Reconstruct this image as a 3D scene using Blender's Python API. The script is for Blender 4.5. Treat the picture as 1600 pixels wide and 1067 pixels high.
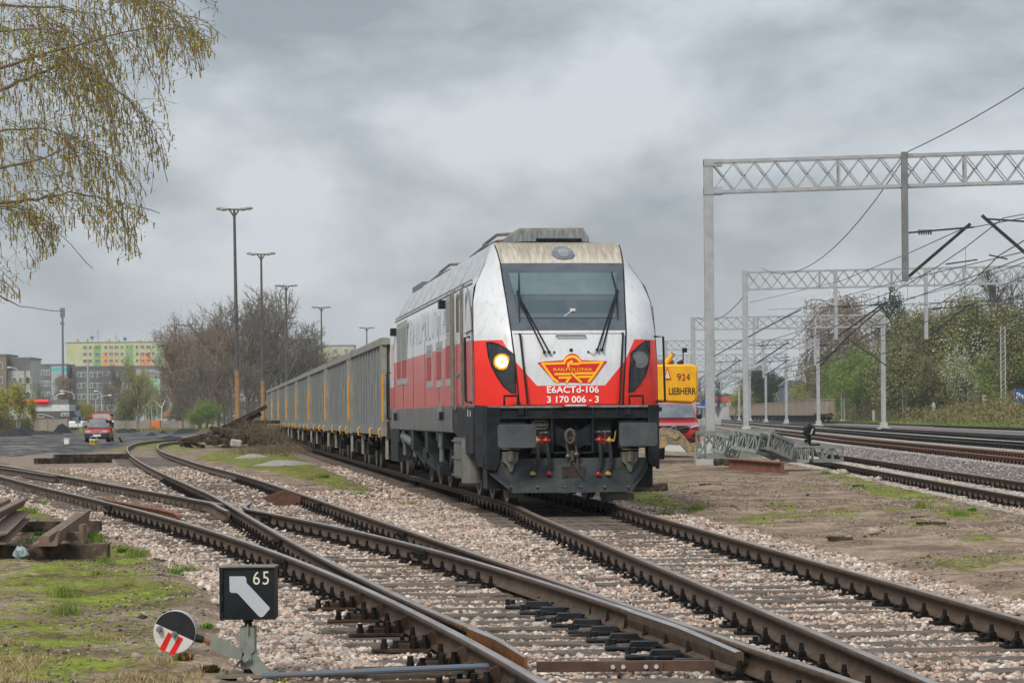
import bpy, bmesh, math, random
import numpy as np
from math import radians, sin, cos, pi, sqrt, atan2
from mathutils import Vector, Matrix
for o in list(bpy.data.objects): bpy.data.objects.remove(o)
S = bpy.context.scene
COL = S.collection
random.seed(7); RNG = np.random.default_rng(11)

# ---------------------------------------------------------------- camera
FPX, RHO, YC, CAMZ = 4000.0, .008, 650.2, 1.5      # focal length in photo pixels, roll, horizon row, eye height
cam = bpy.data.cameras.new("camera"); cam.lens = 36*FPX/1600; cam.sensor_width = 36
cam.shift_y = (YC-533.5)/1600; cam.clip_start = .5; cam.clip_end = 9000
camo = bpy.data.objects.new("camera", cam); COL.objects.link(camo)
camo.matrix_world = Matrix(((cos(RHO), sin(RHO), 0, 0), (0, 0, -1, 0), (-sin(RHO), cos(RHO), 0, CAMZ), (0, 0, 0, 1)))
S.camera = camo
# ---------------------------------------------------------------- exposure
S.view_settings.view_transform = 'Standard'; S.view_settings.look = 'None'
S.view_settings.gamma = 1; S.view_settings.exposure = 0.27
S.render.engine = 'CYCLES'
# ---------------------------------------------------------------- overcast sky
W = bpy.data.worlds.new("World"); S.world = W; W.use_nodes = True
nt = W.node_tree; nt.nodes.clear(); N = nt.nodes.new; LK = nt.links.new
out = N('ShaderNodeOutputWorld'); bgS = N('ShaderNodeBackground'); bgC = N('ShaderNodeBackground'); add = N('ShaderNodeAddShader')
sky = N('ShaderNodeTexSky'); sky.sky_type = 'NISHITA'; sky.sun_disc = False
SUN_EL, SUN_AZ = radians(42), radians(205)           # azimuth clockwise from +Y
sky.sun_elevation = SUN_EL; sky.sun_rotation = SUN_AZ; sky.air_density = 1; sky.dust_density = 3
LK(sky.outputs[0], bgS.inputs[0]); bgS.inputs[1].default_value = .015
tc = N('ShaderNodeTexCoord'); mp = N('ShaderNodeMapping'); mp.inputs['Scale'].default_value = (6.5, 4, 12)
LK(tc.outputs['Generated'], mp.inputs[0])
n1 = N('ShaderNodeTexNoise'); n1.inputs['Scale'].default_value = 1.0; n1.inputs['Detail'].default_value = 6; n1.inputs['Roughness'].default_value = .56; n1.inputs['Distortion'].default_value = .15
LK(mp.outputs[0], n1.inputs['Vector'])
sp = N('ShaderNodeSeparateXYZ'); LK(tc.outputs['Generated'], sp.inputs[0])
rp = N('ShaderNodeValToRGB'); LK(n1.outputs[0], rp.inputs[0])
rp.color_ramp.elements[0].position = .40; rp.color_ramp.elements[0].color = (.235, .262, .29, 1)
rp.color_ramp.elements[1].position = .59; rp.color_ramp.elements[1].color = (.50, .525, .555, 1)
hz = N('ShaderNodeMapRange'); hz.inputs['From Min'].default_value = .0; hz.inputs['From Max'].default_value = .085
hz.inputs['To Min'].default_value = .75; hz.inputs['To Max'].default_value = 0; LK(sp.outputs['Z'], hz.inputs['Value'])
mx = N('ShaderNodeMix'); mx.data_type = 'RGBA'; LK(hz.outputs[0], mx.inputs['Factor'])
LK(rp.outputs[0], mx.inputs['A']); mx.inputs['B'].default_value = (.50, .525, .55, 1)
ze = N('ShaderNodeMapRange'); ze.inputs['From Min'].default_value = .2; ze.inputs['From Max'].default_value = 1.0
ze.inputs['To Min'].default_value = 1.0; ze.inputs['To Max'].default_value = 2.2; LK(sp.outputs['Z'], ze.inputs['Value'])
LK(mx.outputs['Result'], bgC.inputs[0]); LK(ze.outputs[0], bgC.inputs[1])
LK(bgS.outputs[0], add.inputs[0]); LK(bgC.outputs[0], add.inputs[1]); LK(add.outputs[0], out.inputs[0])
# ---------------------------------------------------------------- soft sun behind the camera
sl = bpy.data.lights.new("sun", 'SUN'); sl.energy = 2.0; sl.angle = radians(14); sl.color = (1, .94, .83)
so = bpy.data.objects.new("sun", sl); COL.objects.link(so)
sd = Vector((sin(SUN_AZ)*cos(SUN_EL), cos(SUN_AZ)*cos(SUN_EL), sin(SUN_EL)))
so.rotation_euler = sd.to_track_quat('Z', 'Y').to_euler()

# ---------------------------------------------------------------- measuring helpers (photo pixel -> point in the place)
def ray(px, py):
    dx = px-800; dy = 533.5-py+YC-533.5
    return (dx*cos(RHO)+dy*sin(RHO))/FPX, (-dx*sin(RHO)+dy*cos(RHO))/FPX
def G(px, py, z=0.0):
    u, v = ray(px, py); Y = (CAMZ-z)/(-v); return Vector((u*Y, Y, z))
def D(px, py, Y):
    u, v = ray(px, py); return Vector((u*Y, Y, CAMZ+v*Y))

# ---------------------------------------------------------------- mesh builder
class MB:
    def __init__(s): s.v = []; s.f = []; s.m = []; s.M = Matrix(); s.k = 0
    def add(s, vs, fs, k=None):
        b = len(s.v); M = s.M; s.v += [tuple(M @ Vector(p)) for p in vs]
        s.f += [tuple(b+i for i in f) for f in fs]; s.m += [s.k if k is None else k]*len(fs); return s
    def box(s, x0, x1, y0, y1, z0, z1, k=None, c=0):
        if c <= 0:
            return s.add([(x0,y0,z0),(x1,y0,z0),(x1,y1,z0),(x0,y1,z0),(x0,y0,z1),(x1,y0,z1),(x1,y1,z1),(x0,y1,z1)],
                [(0,3,2,1),(4,5,6,7),(0,1,5,4),(1,2,6,5),(2,3,7,6),(3,0,4,7)], k)
        vs = []
        for z, i in ((z0, c), (z0+c, 0), (z1-c, 0), (z1, c)):
            for x, y in ((x0+c+i*0, y0+i), (x1-c, y0+i), (x1-i, y0+c), (x1-i, y1-c), (x1-c, y1-i), (x0+c, y1-i), (x0+i, y1-c), (x0+i, y0+c)):
                vs.append((x, y, z))
        fs = [tuple(range(7, -1, -1)), tuple(range(24, 32))]
        for r in range(3):
            for i in range(8): fs.append((r*8+i, r*8+(i+1) % 8, r*8+8+(i+1) % 8, r*8+8+i))
        return s.add(vs, fs, k)
    def beam(s, a, b, w, h, k=None, up=(0, 0, 1)):
        a = Vector(a); b = Vector(b); d = (b-a)
        if d.length < 1e-6: return s
        d.normalize(); r = d.cross(Vector(up))
        if r.length < 1e-3: r = d.cross(Vector((1, 0, 0)))
        r.normalize(); u = r.cross(d); r *= w/2; u *= h/2
        vs = [a-r-u, a+r-u, a+r+u, a-r+u, b-r-u, b+r-u, b+r+u, b-r+u]
        return s.add(vs, [(0,1,2,3),(7,6,5,4),(0,4,5,1),(1,5,6,2),(2,6,7,3),(3,7,4,0)], k)
    def cyl(s, a, b, r, r2=None, n=10, k=None, cap=True):
        a = Vector(a); b = Vector(b); d = b-a
        if d.length < 1e-7: return s
        d.normalize(); p = d.orthogonal().normalized(); q = d.cross(p); r2 = r if r2 is None else r2
        vs = []
        for c, R in ((a, r), (b, r2)):
            for i in range(n):
                t = 2*pi*i/n; vs.append(c+(p*cos(t)+q*sin(t))*R)
        fs = [(i, (i+1) % n, n+(i+1) % n, n+i) for i in range(n)]
        if cap: fs += [tuple(range(n-1, -1, -1)), tuple(range(n, 2*n))]
        return s.add(vs, fs, k)
    def tube(s, pts, r, n=6, k=None, cap=True):
        pts = [Vector(p) for p in pts]; R = r if isinstance(r, (list, tuple)) else [r]*len(pts)
        vs = []; pn = None
        for i, p in enumerate(pts):
            d = (pts[min(i+1, len(pts)-1)]-pts[max(i-1, 0)])
            if d.length < 1e-9: d = Vector((0, 0, 1))
            d.normalize()
            if pn is None: pn = d.orthogonal().normalized()
            else:
                pn = pn-d*pn.dot(d)
                if pn.length < 1e-6: pn = d.orthogonal()
                pn.normalize()
            q = d.cross(pn)
            for j in range(n):
                t = 2*pi*j/n; vs.append(p+(pn*cos(t)+q*sin(t))*R[i])
        fs = []
        for i in range(len(pts)-1):
            for j in range(n): fs.append((i*n+j, i*n+(j+1) % n, (i+1)*n+(j+1) % n, (i+1)*n+j))
        if cap: fs += [tuple(range(n-1, -1, -1)), tuple(range((len(pts)-1)*n, len(pts)*n))]
        return s.add(vs, fs, k)
    def prism(s, poly, axis, a, b, k=None):
        # poly: 2-D outline; axis 'x','y','z' = extrusion axis
        def P3(p, t):
            return {'x': (t, p[0], p[1]), 'y': (p[0], t, p[1]), 'z': (p[0], p[1], t)}[axis]
        n = len(poly); vs = [P3(p, a) for p in poly]+[P3(p, b) for p in poly]
        fs = [(i, (i+1) % n, n+(i+1) % n, n+i) for i in range(n)]+[tuple(range(n-1, -1, -1)), tuple(range(n, 2*n))]
        return s.add(vs, fs, k)
    def sphere(s, c, r, n=10, k=None, sc=(1, 1, 1)):
        vs = []; fs = []; m = max(4, n//2)
        for i in range(m+1):
            for j in range(n):
                a = pi*i/m; b = 2*pi*j/n
                vs.append((c[0]+r*sc[0]*sin(a)*cos(b), c[1]+r*sc[1]*sin(a)*sin(b), c[2]+r*sc[2]*cos(a)))
        for i in range(m):
            for j in range(n): fs.append((i*n+j, (i+1)*n+j, (i+1)*n+(j+1) % n, i*n+(j+1) % n))
        return s.add(vs, fs, k)
    def split(s, name, mats, parent=None, gap=.03, **kw):   # separate pieces become separate parts
        n = len(s.v); p = list(range(n))
        def fd(i):
            while p[i] != i: p[i] = p[p[i]]; i = p[i]
            return i
        for f in s.f:
            for j in f[1:]: p[fd(j)] = fd(f[0])
        isl = {}
        for i in range(n): isl.setdefault(fd(i), []).append(i)
        B = []
        for k, ii in isl.items():
            v = [s.v[i] for i in ii]; B.append([[min(c[a] for c in v)-gap/2 for a in range(3)], [max(c[a] for c in v)+gap/2 for a in range(3)], {k}])
        ch = True
        while ch:
            ch = False
            for i in range(len(B)):
                for j in range(i+1, len(B)):
                    if all(B[i][0][a] <= B[j][1][a] and B[j][0][a] <= B[i][1][a] for a in range(3)):
                        B[i] = [[min(B[i][0][a], B[j][0][a]) for a in range(3)], [max(B[i][1][a], B[j][1][a]) for a in range(3)], B[i][2] | B[j][2]]; B.pop(j); ch = True; break
                if ch: break
        outp = []
        for b in B:
            q = MB(); ix = {}
            for f, m_ in zip(s.f, s.m):
                if fd(f[0]) in b[2]:
                    for i in f:
                        if i not in ix: ix[i] = len(q.v); q.v.append(s.v[i])
                    q.f.append(tuple(ix[i] for i in f)); q.m.append(m_)
            outp.append(q.build(name, mats, parent, **kw))
        return outp
    def build(s, name, mats, parent=None, smooth=False, bevel=0):
        me = bpy.data.meshes.new(name); me.from_pydata(s.v, [], s.f)
        if not isinstance(mats, (list, tuple)): mats = [mats]
        for m in mats: me.materials.append(m)
        if len(mats) > 1: me.polygons.foreach_set('material_index', s.m)
        bm = bmesh.new(); bm.from_mesh(me); bmesh.ops.recalc_face_normals(bm, faces=bm.faces)
        if bevel: bmesh.ops.bevel(bm, geom=[e for e in bm.edges if len(e.link_faces) == 2 and e.calc_face_angle(0) > .6], offset=bevel, segments=1, affect='EDGES')
        bm.to_mesh(me); bm.free()
        o = bpy.data.objects.new(name, me); COL.objects.link(o)
        if parent is not None: o.parent = parent
        if smooth: smooth_angle(me, radians(40))
        return o
def smooth_angle(me, ang):
    me.polygons.foreach_set('use_smooth', [True]*len(me.polygons))
    bm = bmesh.new(); bm.from_mesh(me)
    for e in bm.edges:
        if len(e.link_faces) == 2 and e.calc_face_angle(0) > ang: e.smooth = False
    bm.to_mesh(me); bm.free()
def npmesh(name, V, F, mats, parent=None, mi=None):
    me = bpy.data.meshes.new(name); V = np.asarray(V, dtype=np.float32); F = np.asarray(F, dtype=np.int32); k = F.shape[1]
    me.vertices.add(len(V)); me.vertices.foreach_set('co', V.ravel())
    me.loops.add(F.size); me.loops.foreach_set('vertex_index', F.ravel())
    me.polygons.add(len(F)); me.polygons.foreach_set('loop_start', np.arange(0, F.size, k, dtype=np.int32))
    if not isinstance(mats, (list, tuple)): mats = [mats]
    for m in mats: me.materials.append(m)
    if mi is not None: me.polygons.foreach_set('material_index', np.asarray(mi, dtype=np.int32))
    me.update(calc_edges=True); me.validate()
    o = bpy.data.objects.new(name, me); COL.objects.link(o)
    if parent is not None: o.parent = parent
    return o
def thing(name, label, cat, loc=(0, 0, 0), rz=0, group=None):
    o = bpy.data.objects.new(name, None); COL.objects.link(o); o.empty_display_size = .3
    o.location = loc; o.rotation_euler = (0, 0, rz); tag(o, label, cat, group); return o
def tag(o, label, cat, group=None, kind=None):
    if label: o['label'] = label
    if cat: o['category'] = cat
    if group: o['group'] = group
    if kind: o['kind'] = kind
    return o
def structure(o): o['kind'] = 'structure'; return o
KIDS = {}
def dup(root, loc=None, rz=None, label=None, sc=None):
    r = root.copy(); COL.objects.link(r)
    if loc is not None: r.location = loc
    if rz is not None: r.rotation_euler = (0, 0, rz)
    if sc is not None: r.scale = (sc, sc, sc) if not isinstance(sc, tuple) else sc
    if label: r['label'] = label
    for ch in list(root.children):
        c = ch.copy(); COL.objects.link(c); c.parent = r
        for g in ch.children:
            d = g.copy(); COL.objects.link(d); d.parent = c
    return r
def text(s, size, mat, M, parent, depth=.004, name='lettering', align='CENTER', bold=0.0, sx=1.0):
    cu = bpy.data.curves.new(name, 'FONT'); cu.body = s; cu.size = size; cu.extrude = depth; cu.align_x = align; cu.align_y = 'CENTER'
    cu.offset = bold; cu.resolution_u = 3
    t = bpy.data.objects.new('tmp', cu); COL.objects.link(t)
    dg = bpy.context.evaluated_depsgraph_get(); dg.update()
    me = bpy.data.meshes.new_from_object(t.evaluated_get(dg)); bpy.data.objects.remove(t)
    me.name = name; me.materials.clear(); me.materials.append(mat)
    me.transform(M @ Matrix.Diagonal((sx, 1, 1, 1)))
    o = bpy.data.objects.new(name, me); COL.objects.link(o)
    if parent is not None: o.parent = parent
    return o
def faceM(x, y, z):   # text standing upright and facing -y
    return Matrix.Translation((x, y, z)) @ Matrix.Rotation(pi/2, 4, 'X')

# ---------------------------------------------------------------- materials
def vib(c, k=1.25):
    g = sum(c)/3; return tuple(min(.9, max(.0015, g+(v-g)*k)) for v in c)
def mat(name, c1, c2=None, scale=4, rough=.6, metal=0, bump=0, bs=None, st=(1, 1, 1), coat=0, c3=None, spec=.5, lo=.38, hi=.62, island=0):
    c1 = vib(c1); c2 = c2 and vib(c2); c3 = c3 and vib(c3)
    if max(c1) < .05: spec *= .4; c1 = tuple(v*.7 for v in c1); c2 = c2 and tuple(v*.75 for v in c2)
    m = bpy.data.materials.new(name); m.use_nodes = True; t = m.node_tree; b = t.nodes['Principled BSDF']; n = t.nodes.new; L = t.links.new
    b.inputs['Roughness'].default_value = rough; b.inputs['Metallic'].default_value = metal
    b.inputs['Coat Weight'].default_value = coat; b.inputs['Coat Roughness'].default_value = .08; b.inputs['Specular IOR Level'].default_value = spec
    b.inputs['Base Color'].default_value = (*c1, 1)
    if c2 is not None or bump:
        tcn = n('ShaderNodeTexCoord'); mpn = n('ShaderNodeMapping'); mpn.inputs['Scale'].default_value = st; L(tcn.outputs['Object'], mpn.inputs[0])
        nz = n('ShaderNodeTexNoise'); nz.inputs['Scale'].default_value = scale; nz.inputs['Detail'].default_value = 6; nz.inputs['Roughness'].default_value = .65
        L(mpn.outputs[0], nz.inputs['Vector'])
        if c2 is not None:
            r = n('ShaderNodeValToRGB'); r.color_ramp.elements[0].position = lo; r.color_ramp.elements[1].position = hi
            r.color_ramp.elements[0].color = (*c1, 1); r.color_ramp.elements[1].color = (*c2, 1)
            if c3 is not None:
                e = r.color_ramp.elements.new(min(.98, hi+.1)); e.color = (*c3, 1)
            L(nz.outputs[0], r.inputs[0]); src = r.outputs[0]
            if island:
                ge = n('ShaderNodeNewGeometry'); mr = n('ShaderNodeMapRange'); mr.inputs['To Min'].default_value = 1-island; mr.inputs['To Max'].default_value = 1+island
                L(ge.outputs['Random Per Island'], mr.inputs['Value']); vm = n('ShaderNodeVectorMath'); vm.operation = 'SCALE'
                L(src, vm.inputs[0]); L(mr.outputs[0], vm.inputs['Scale']); src = vm.outputs[0]
            L(src, b.inputs['Base Color'])
        if bump:
            nb = n('ShaderNodeTexNoise'); nb.inputs['Scale'].default_value = bs or scale*4; nb.inputs['Detail'].default_value = 5; L(mpn.outputs[0], nb.inputs['Vector'])
            bp = n('ShaderNodeBump'); bp.inputs['Strength'].default_value = bump; bp.inputs['Distance'].default_value = .02
            L(nb.outputs[0], bp.inputs['Height']); L(bp.outputs[0], b.inputs['Normal'])
    return m
def emis(name, c, s):
    m = bpy.data.materials.new(name); m.use_nodes = True; b = m.node_tree.nodes['Principled BSDF']
    b.inputs['Base Color'].default_value = (*c, 1); b.inputs['Emission Color'].default_value = (*c, 1); b.inputs['Emission Strength'].default_value = s; return m
def islands(name, cols, rough=.8, bump=0, sat=None, trans=0, dirt=0):
    # each loose piece takes one of the listed colours
    cols = [vib(c, 1.18) for c in cols]
    m = bpy.data.materials.new(name); m.use_nodes = True; t = m.node_tree; b = t.nodes['Principled BSDF']; n = t.nodes.new; L = t.links.new
    ge = n('ShaderNodeNewGeometry'); r = n('ShaderNodeValToRGB'); r.color_ramp.interpolation = 'LINEAR'
    cr = r.color_ramp; k = len(cols)
    cr.elements[0].color = (*cols[0], 1); cr.elements[0].position = 0
    cr.elements[1].color = (*cols[-1], 1); cr.elements[1].position = 1
    for i in range(1, k-1):
        e = cr.elements.new(i/(k-1)); e.color = (*cols[i], 1)
    L(ge.outputs['Random Per Island'], r.inputs[0]); L(r.outputs[0], b.inputs['Base Color']); b.inputs['Roughness'].default_value = rough
    if dirt:
        tq = n('ShaderNodeTexCoord'); nq = n('ShaderNodeTexNoise'); nq.inputs['Scale'].default_value = .9; nq.inputs['Detail'].default_value = 7; nq.inputs['Roughness'].default_value = .68; L(tq.outputs['Object'], nq.inputs['Vector'])
        mq = n('ShaderNodeMapRange'); mq.inputs['From Min'].default_value = .5; mq.inputs['From Max'].default_value = .68; mq.inputs['To Max'].default_value = dirt; L(nq.outputs[0], mq.inputs['Value'])
        xq = n('ShaderNodeMix'); xq.data_type = 'RGBA'; xq.blend_type = 'MULTIPLY'; xq.inputs['B'].default_value = (.42, .36, .31, 1); L(mq.outputs[0], xq.inputs['Factor']); L(r.outputs[0], xq.inputs['A']); L(xq.outputs['Result'], b.inputs['Base Color'])
    b.inputs['Specular IOR Level'].default_value = .25
    if bump:
        tcn = n('ShaderNodeTexCoord'); nb = n('ShaderNodeTexNoise'); nb.inputs['Scale'].default_value = 60; L(tcn.outputs['Object'], nb.inputs['Vector'])
        bp = n('ShaderNodeBump'); bp.inputs['Strength'].default_value = bump; bp.inputs['Distance'].default_value = .01; L(nb.outputs[0], bp.inputs['Height']); L(bp.outputs[0], b.inputs['Normal'])
    return m
black = mat('black paint', (.012, .013, .015), (.03, .032, .035), 6, .5)
dgrey = mat('dark grey paint', (.016, .019, .022), (.034, .039, .044), 3, .55, bump=.15, spec=.3)
mgrey = mat('mid grey paint', (.12, .125, .13), (.18, .185, .19), 4, .6)
lgrey = mat('galvanised steel', (.36, .38, .39), (.46, .48, .49), 3, .5, metal=.15)
rubber = mat('rubber', (.012, .012, .012), (.03, .03, .03), 20, .7)
chrome = mat('chrome', (.5, .5, .5), rough=.2, metal=1)
yellow = mat('yellow paint', (.72, .36, .02), (.6, .3, .03), 6, .5)
white = mat('white paint', (.72, .73, .72), (.6, .6, .58), 8, .5)
redp = mat('red paint', (.6, .025, .02), (.45, .03, .02), 5, .45)
rust = mat('rusty steel', (.13, .06, .035), (.24, .12, .07), 9, .8, bump=.3)
concrete = mat('concrete', (.3, .29, .27), (.42, .41, .38), 3, .9, bump=.3)
oldwood = mat('old creosoted timber', (.028, .021, .017), (.11, .085, .065), 5, .9, bump=.5, st=(1, 1, 1), c3=(.17, .14, .11))
glassd = mat('dark window glass', (.02, .026, .03), rough=.06, spec=1.0, coat=.3)

# ================================================================ TRACK LINES (x as a function of distance y, metres)
def curve(tab):
    Y = np.array([p[0] for p in tab], float); X = np.array([p[1] for p in tab], float)
    m = np.gradient(X, Y)
    def f(y):
        y = np.asarray(y, float); i = np.clip(np.searchsorted(Y, y)-1, 0, len(Y)-2)
        h = Y[i+1]-Y[i]; t = np.clip((y-Y[i])/h, -2, 3); tt = np.clip(t, 0, 1)
        v = (2*tt**3-3*tt**2+1)*X[i]+(tt**3-2*tt**2+tt)*h*m[i]+(-2*tt**3+3*tt**2)*X[i+1]+(tt**3-tt**2)*h*m[i+1]
        return v+(t-tt)*h*np.where(t > 1, m[i+1], m[i])
    return f
TH = math.atan(478/4000.)
XM = curve([(4, 3.44), (9, 3.10), (13, 2.80), (18, 2.41), (25, 1.84), (30, 1.44), (35, 1.04), (38, .83), (45, .06), (60, -1.74), (100, -6.52), (200, -18.5)])
fR0 = curve([(9, .70), (11, .42), (13, .115), (15, -.22), (18, -.77), (21, -1.37), (25, -2.25), (30, -3.46), (35, -4.77), (40, -6.16), (45, -7.6), (50, -9.07), (60, -11.9), (72, -15.3)])
fR3 = curve([(14.6, 1.30), (16, 1.07), (18, .72), (21, .165), (25, -.64), (30, -1.81), (35, -3.13), (39.2, -4.32), (45, -6.0), (50, -7.47), (60, -10.4), (70, -13.35), (84, -17.6)])
fR2 = curve([(9, 2.32), (11, 1.99), (13, 1.65), (15, 1.31), (18, .80), (21, .30), (25, -.37), (30, -1.2), (35, -2.04), (40, -2.87), (45, -3.71), (50, -4.56), (56, -5.6), (64, -7.04), (73, -8.76), (88, -11.42), (101, -13.7), (125, -17.3), (139, -19.0), (155, -19.6), (175, -19.6)])
fR1 = curve([(14.2, .11), (15, -.03), (18, -.64), (21, -1.2), (25, -1.92), (30, -2.78), (35, -3.62), (39.2, -4.32), (45, -5.3), (50, -6.22), (57.5, -7.6), (71.6, -10.15), (84, -12.3), (104, -15.6), (127, -19.0), (147, -21.3), (165, -22.4), (184, -22.4)])
def lat(y): return .035*y+np.maximum(0, np.asarray(y)-120)*.015
XS = lambda y: 7.83+.0243*np.asarray(y)                      # yard siding on the right
MAIN = {'a': (11.75, .13), 'b': (15.6, .17), 'c': (19.6, .2), 'd': (29.0, .2)}

def vnoise(x, y, seed=0):
    xi = np.floor(x).astype(int); yi = np.floor(y).astype(int); fx = x-xi; fy = y-yi; fx = fx*fx*(3-2*fx); fy = fy*fy*(3-2*fy)
    def h(a, b):
        n = (a*374761393+b*668265263+seed*1442695041) & 0x7fffffff; n = (n ^ (n >> 13))*1274126177 & 0x7fffffff; return ((n ^ (n >> 16)) & 0xffff)/65535.
    return (h(xi, yi)*(1-fx)+h(xi+1, yi)*fx)*(1-fy)+(h(xi, yi+1)*(1-fx)+h(xi+1, yi+1)*fx)*fy
def fbm(x, y, seed=0, o=4):
    s = 0; a = .5; t = 0
    for i in range(o): s = s+a*vnoise(x*2**i, y*2**i, seed+i); t += a; a *= .5
    return s/t
def polyd(x, y, px):           # soft inside weight: + inside, metres
    P = [G(a, b) for a, b in px]; n = len(P); d = np.full(x.shape, 1e9); ins = np.zeros(x.shape, bool)
    for i in range(n):
        ax, ay = P[i].x, P[i].y; bx, by = P[(i+1) % n].x, P[(i+1) % n].y
        ex, ey = bx-ax, by-ay; t = np.clip(((x-ax)*ex+(y-ay)*ey)/(ex*ex+ey*ey+1e-9), 0, 1)
        d = np.minimum(d, np.hypot(x-ax-t*ex, y-ay-t*ey))
        c = ((ay > y) != (by > y)) & (x < (bx-ax)*(y-ay)/(by-ay+1e-12)+ax); ins ^= c
    return np.where(ins, d, -d)
def ss(v, a, b): t = np.clip((v-a)/(b-a), 0, 1); return t*t*(3-2*t)
def masks(x, y):
    b = ss(-np.abs(x-XM(y)), -2.3, -1.5)
    xl = fR0(y); xr = fR2(y); inT = np.minimum(x-(np.where(y < 40, xl, fR1(y)))+.9, xr+1.0-x); b = np.maximum(b, ss(inT, -.1, .5)*ss(-y, -150, -80))
    lb = np.abs(x-(fR0(y)+fR3(np.clip(y, 14.6, 90)))/2); b = np.maximum(b, ss(-lb, -2.2, -1.3)*ss(-y, -90, -60)*ss(y, 26, 30))
    b = np.maximum(b, ss(polyd(x, y, [(700, 775), (1000, 880), (1460, 1067), (1300, 1067), (860, 912), (600, 835), (440, 766), (560, 766)]), -.3, .3))
    b = np.maximum(b, ss(polyd(x, y, [(210, 790), (340, 830), (460, 880), (700, 985), (700, 1067), (370, 1067), (335, 925), (270, 890), (235, 855), (180, 820), (60, 770), (110, 745)]), -.25, .25))
    b = np.maximum(b, ss(polyd(x, y, [(180, 705), (240, 715), (350, 775), (250, 765), (90, 735), (0, 722), (0, 712)]), -.3, .5))
    ls = x-XS(y); b = np.maximum(b, .75*ss(-np.abs(ls), -1.5, -.9))
    grey = ss(ls, .9, 1.6)*ss(-(x-lat(y)), -32, -31.3)
    grass = ss(polyd(x, y, [(0, 873), (110, 868), (180, 838), (215, 835), (300, 900), (345, 930), (345, 1080), (-400, 1080), (-300, 840)]), -.3, .5)*.9
    grass = np.maximum(grass, ss(polyd(x, y, [(300, 716), (350, 702), (480, 696), (560, 735), (665, 783), (655, 795), (600, 790), (520, 766), (430, 738)]), -.4, .6))
    grass = np.maximum(grass, ss(polyd(x, y, [(935, 775), (1040, 770), (1130, 815), (1080, 815)]), -.3, .4)*.8)
    grass = np.maximum(grass, ss(polyd(x, y, [(1260, 722), (1330, 728), (1460, 768), (1560, 815), (1470, 805), (1330, 765)]), -.5, .5)*.85)
    grass = np.maximum(grass, ss(polyd(x, y, [(20, 725), (140, 728), (200, 750), (120, 744)]), -.5, .5)*.95)
    grass = np.maximum(grass, ss(polyd(x, y, [(0, 770), (60, 775), (130, 800), (70, 815), (0, 800)]), -.4, .4)*.9)
    grass = np.maximum(grass, ss(polyd(x, y, [(130, 703), (210, 688), (300, 683), (420, 678), (330, 700), (240, 715), (160, 712)]), -1.5, 1)*.62)
    grass = np.maximum(grass, ss(y, 292, 300)*ss(-(x), 8, 14)*.8)
    grass = np.maximum(grass, ss(x-lat(y), 31, 33)*.75)
    coal = ss(polyd(x, y, [(-300, 677), (170, 675.5), (185, 671.5), (420, 671), (400, 676), (300, 680), (225, 690), (170, 703), (120, 712), (-300, 712)]), -3, 3)
    conc = ss(polyd(x, y, [(1000, 690), (1180, 688), (1180, 704), (1080, 706), (1020, 702)]), -.6, .3)
    oil = ss(-np.abs(x-XM(y)), -1.7, -.6)*ss(y, 31, 37)
    grass = grass*(.55+.7*ss(fbm(x*.9, y*.45, 91), .36, .56)); rest = ss(x-XM(y), 1.6, 2.4)*ss(-(x-XS(y)), 1.2, 1.8)*ss(-y, -66, -60); grass = np.maximum(grass, rest*.62*ss(fbm(x*.9, y*.5, 95), .58, .70))
    return b, grass*(1-b), coal, grey, conc, oil
def gz(x, y):
    L = x-lat(y)
    z = .02+.11*ss(L, 8.5, 10.8)+.06*ss(L, 13, 20)
    z = z+np.clip((L-32.5)*.22, 0, 3.4)+np.clip((L-60)*.02, 0, 2)
    b, g, c, gr, co, oil = masks(x, y)
    dirt = 1-np.maximum(b, np.maximum(gr, co))
    z = z+dirt*(fbm(x*.9, y*.5, 3)-.5)*.14+(fbm(x*5, y*4, 5)-.5)*.07*dirt+c*(fbm(x*.5, y*.3, 8)-.5)*.22
    z = z-.054*b-.02
    return z
# ---- ground sheet
xs = np.concatenate([-np.geomspace(900, 24.5, 60), np.arange(-24, -8, .4), np.arange(-8, 11, .11), np.arange(11, 26, .4), np.geomspace(26.5, 1200, 90)])
ys = np.concatenate([np.arange(3, 10, .6), np.arange(10, 44, .13), np.geomspace(44.2, 260, 250), np.geomspace(264, 5000, 60)])
XX, YY = np.meshgrid(xs, ys); ZZ = gz(XX, YY)
nx, ny = len(xs), len(ys); idx = np.arange(nx*ny).reshape(ny, nx)
F4 = np.stack([idx[:-1, :-1], idx[:-1, 1:], idx[1:, 1:], idx[1:, :-1]], -1).reshape(-1, 4)

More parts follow.
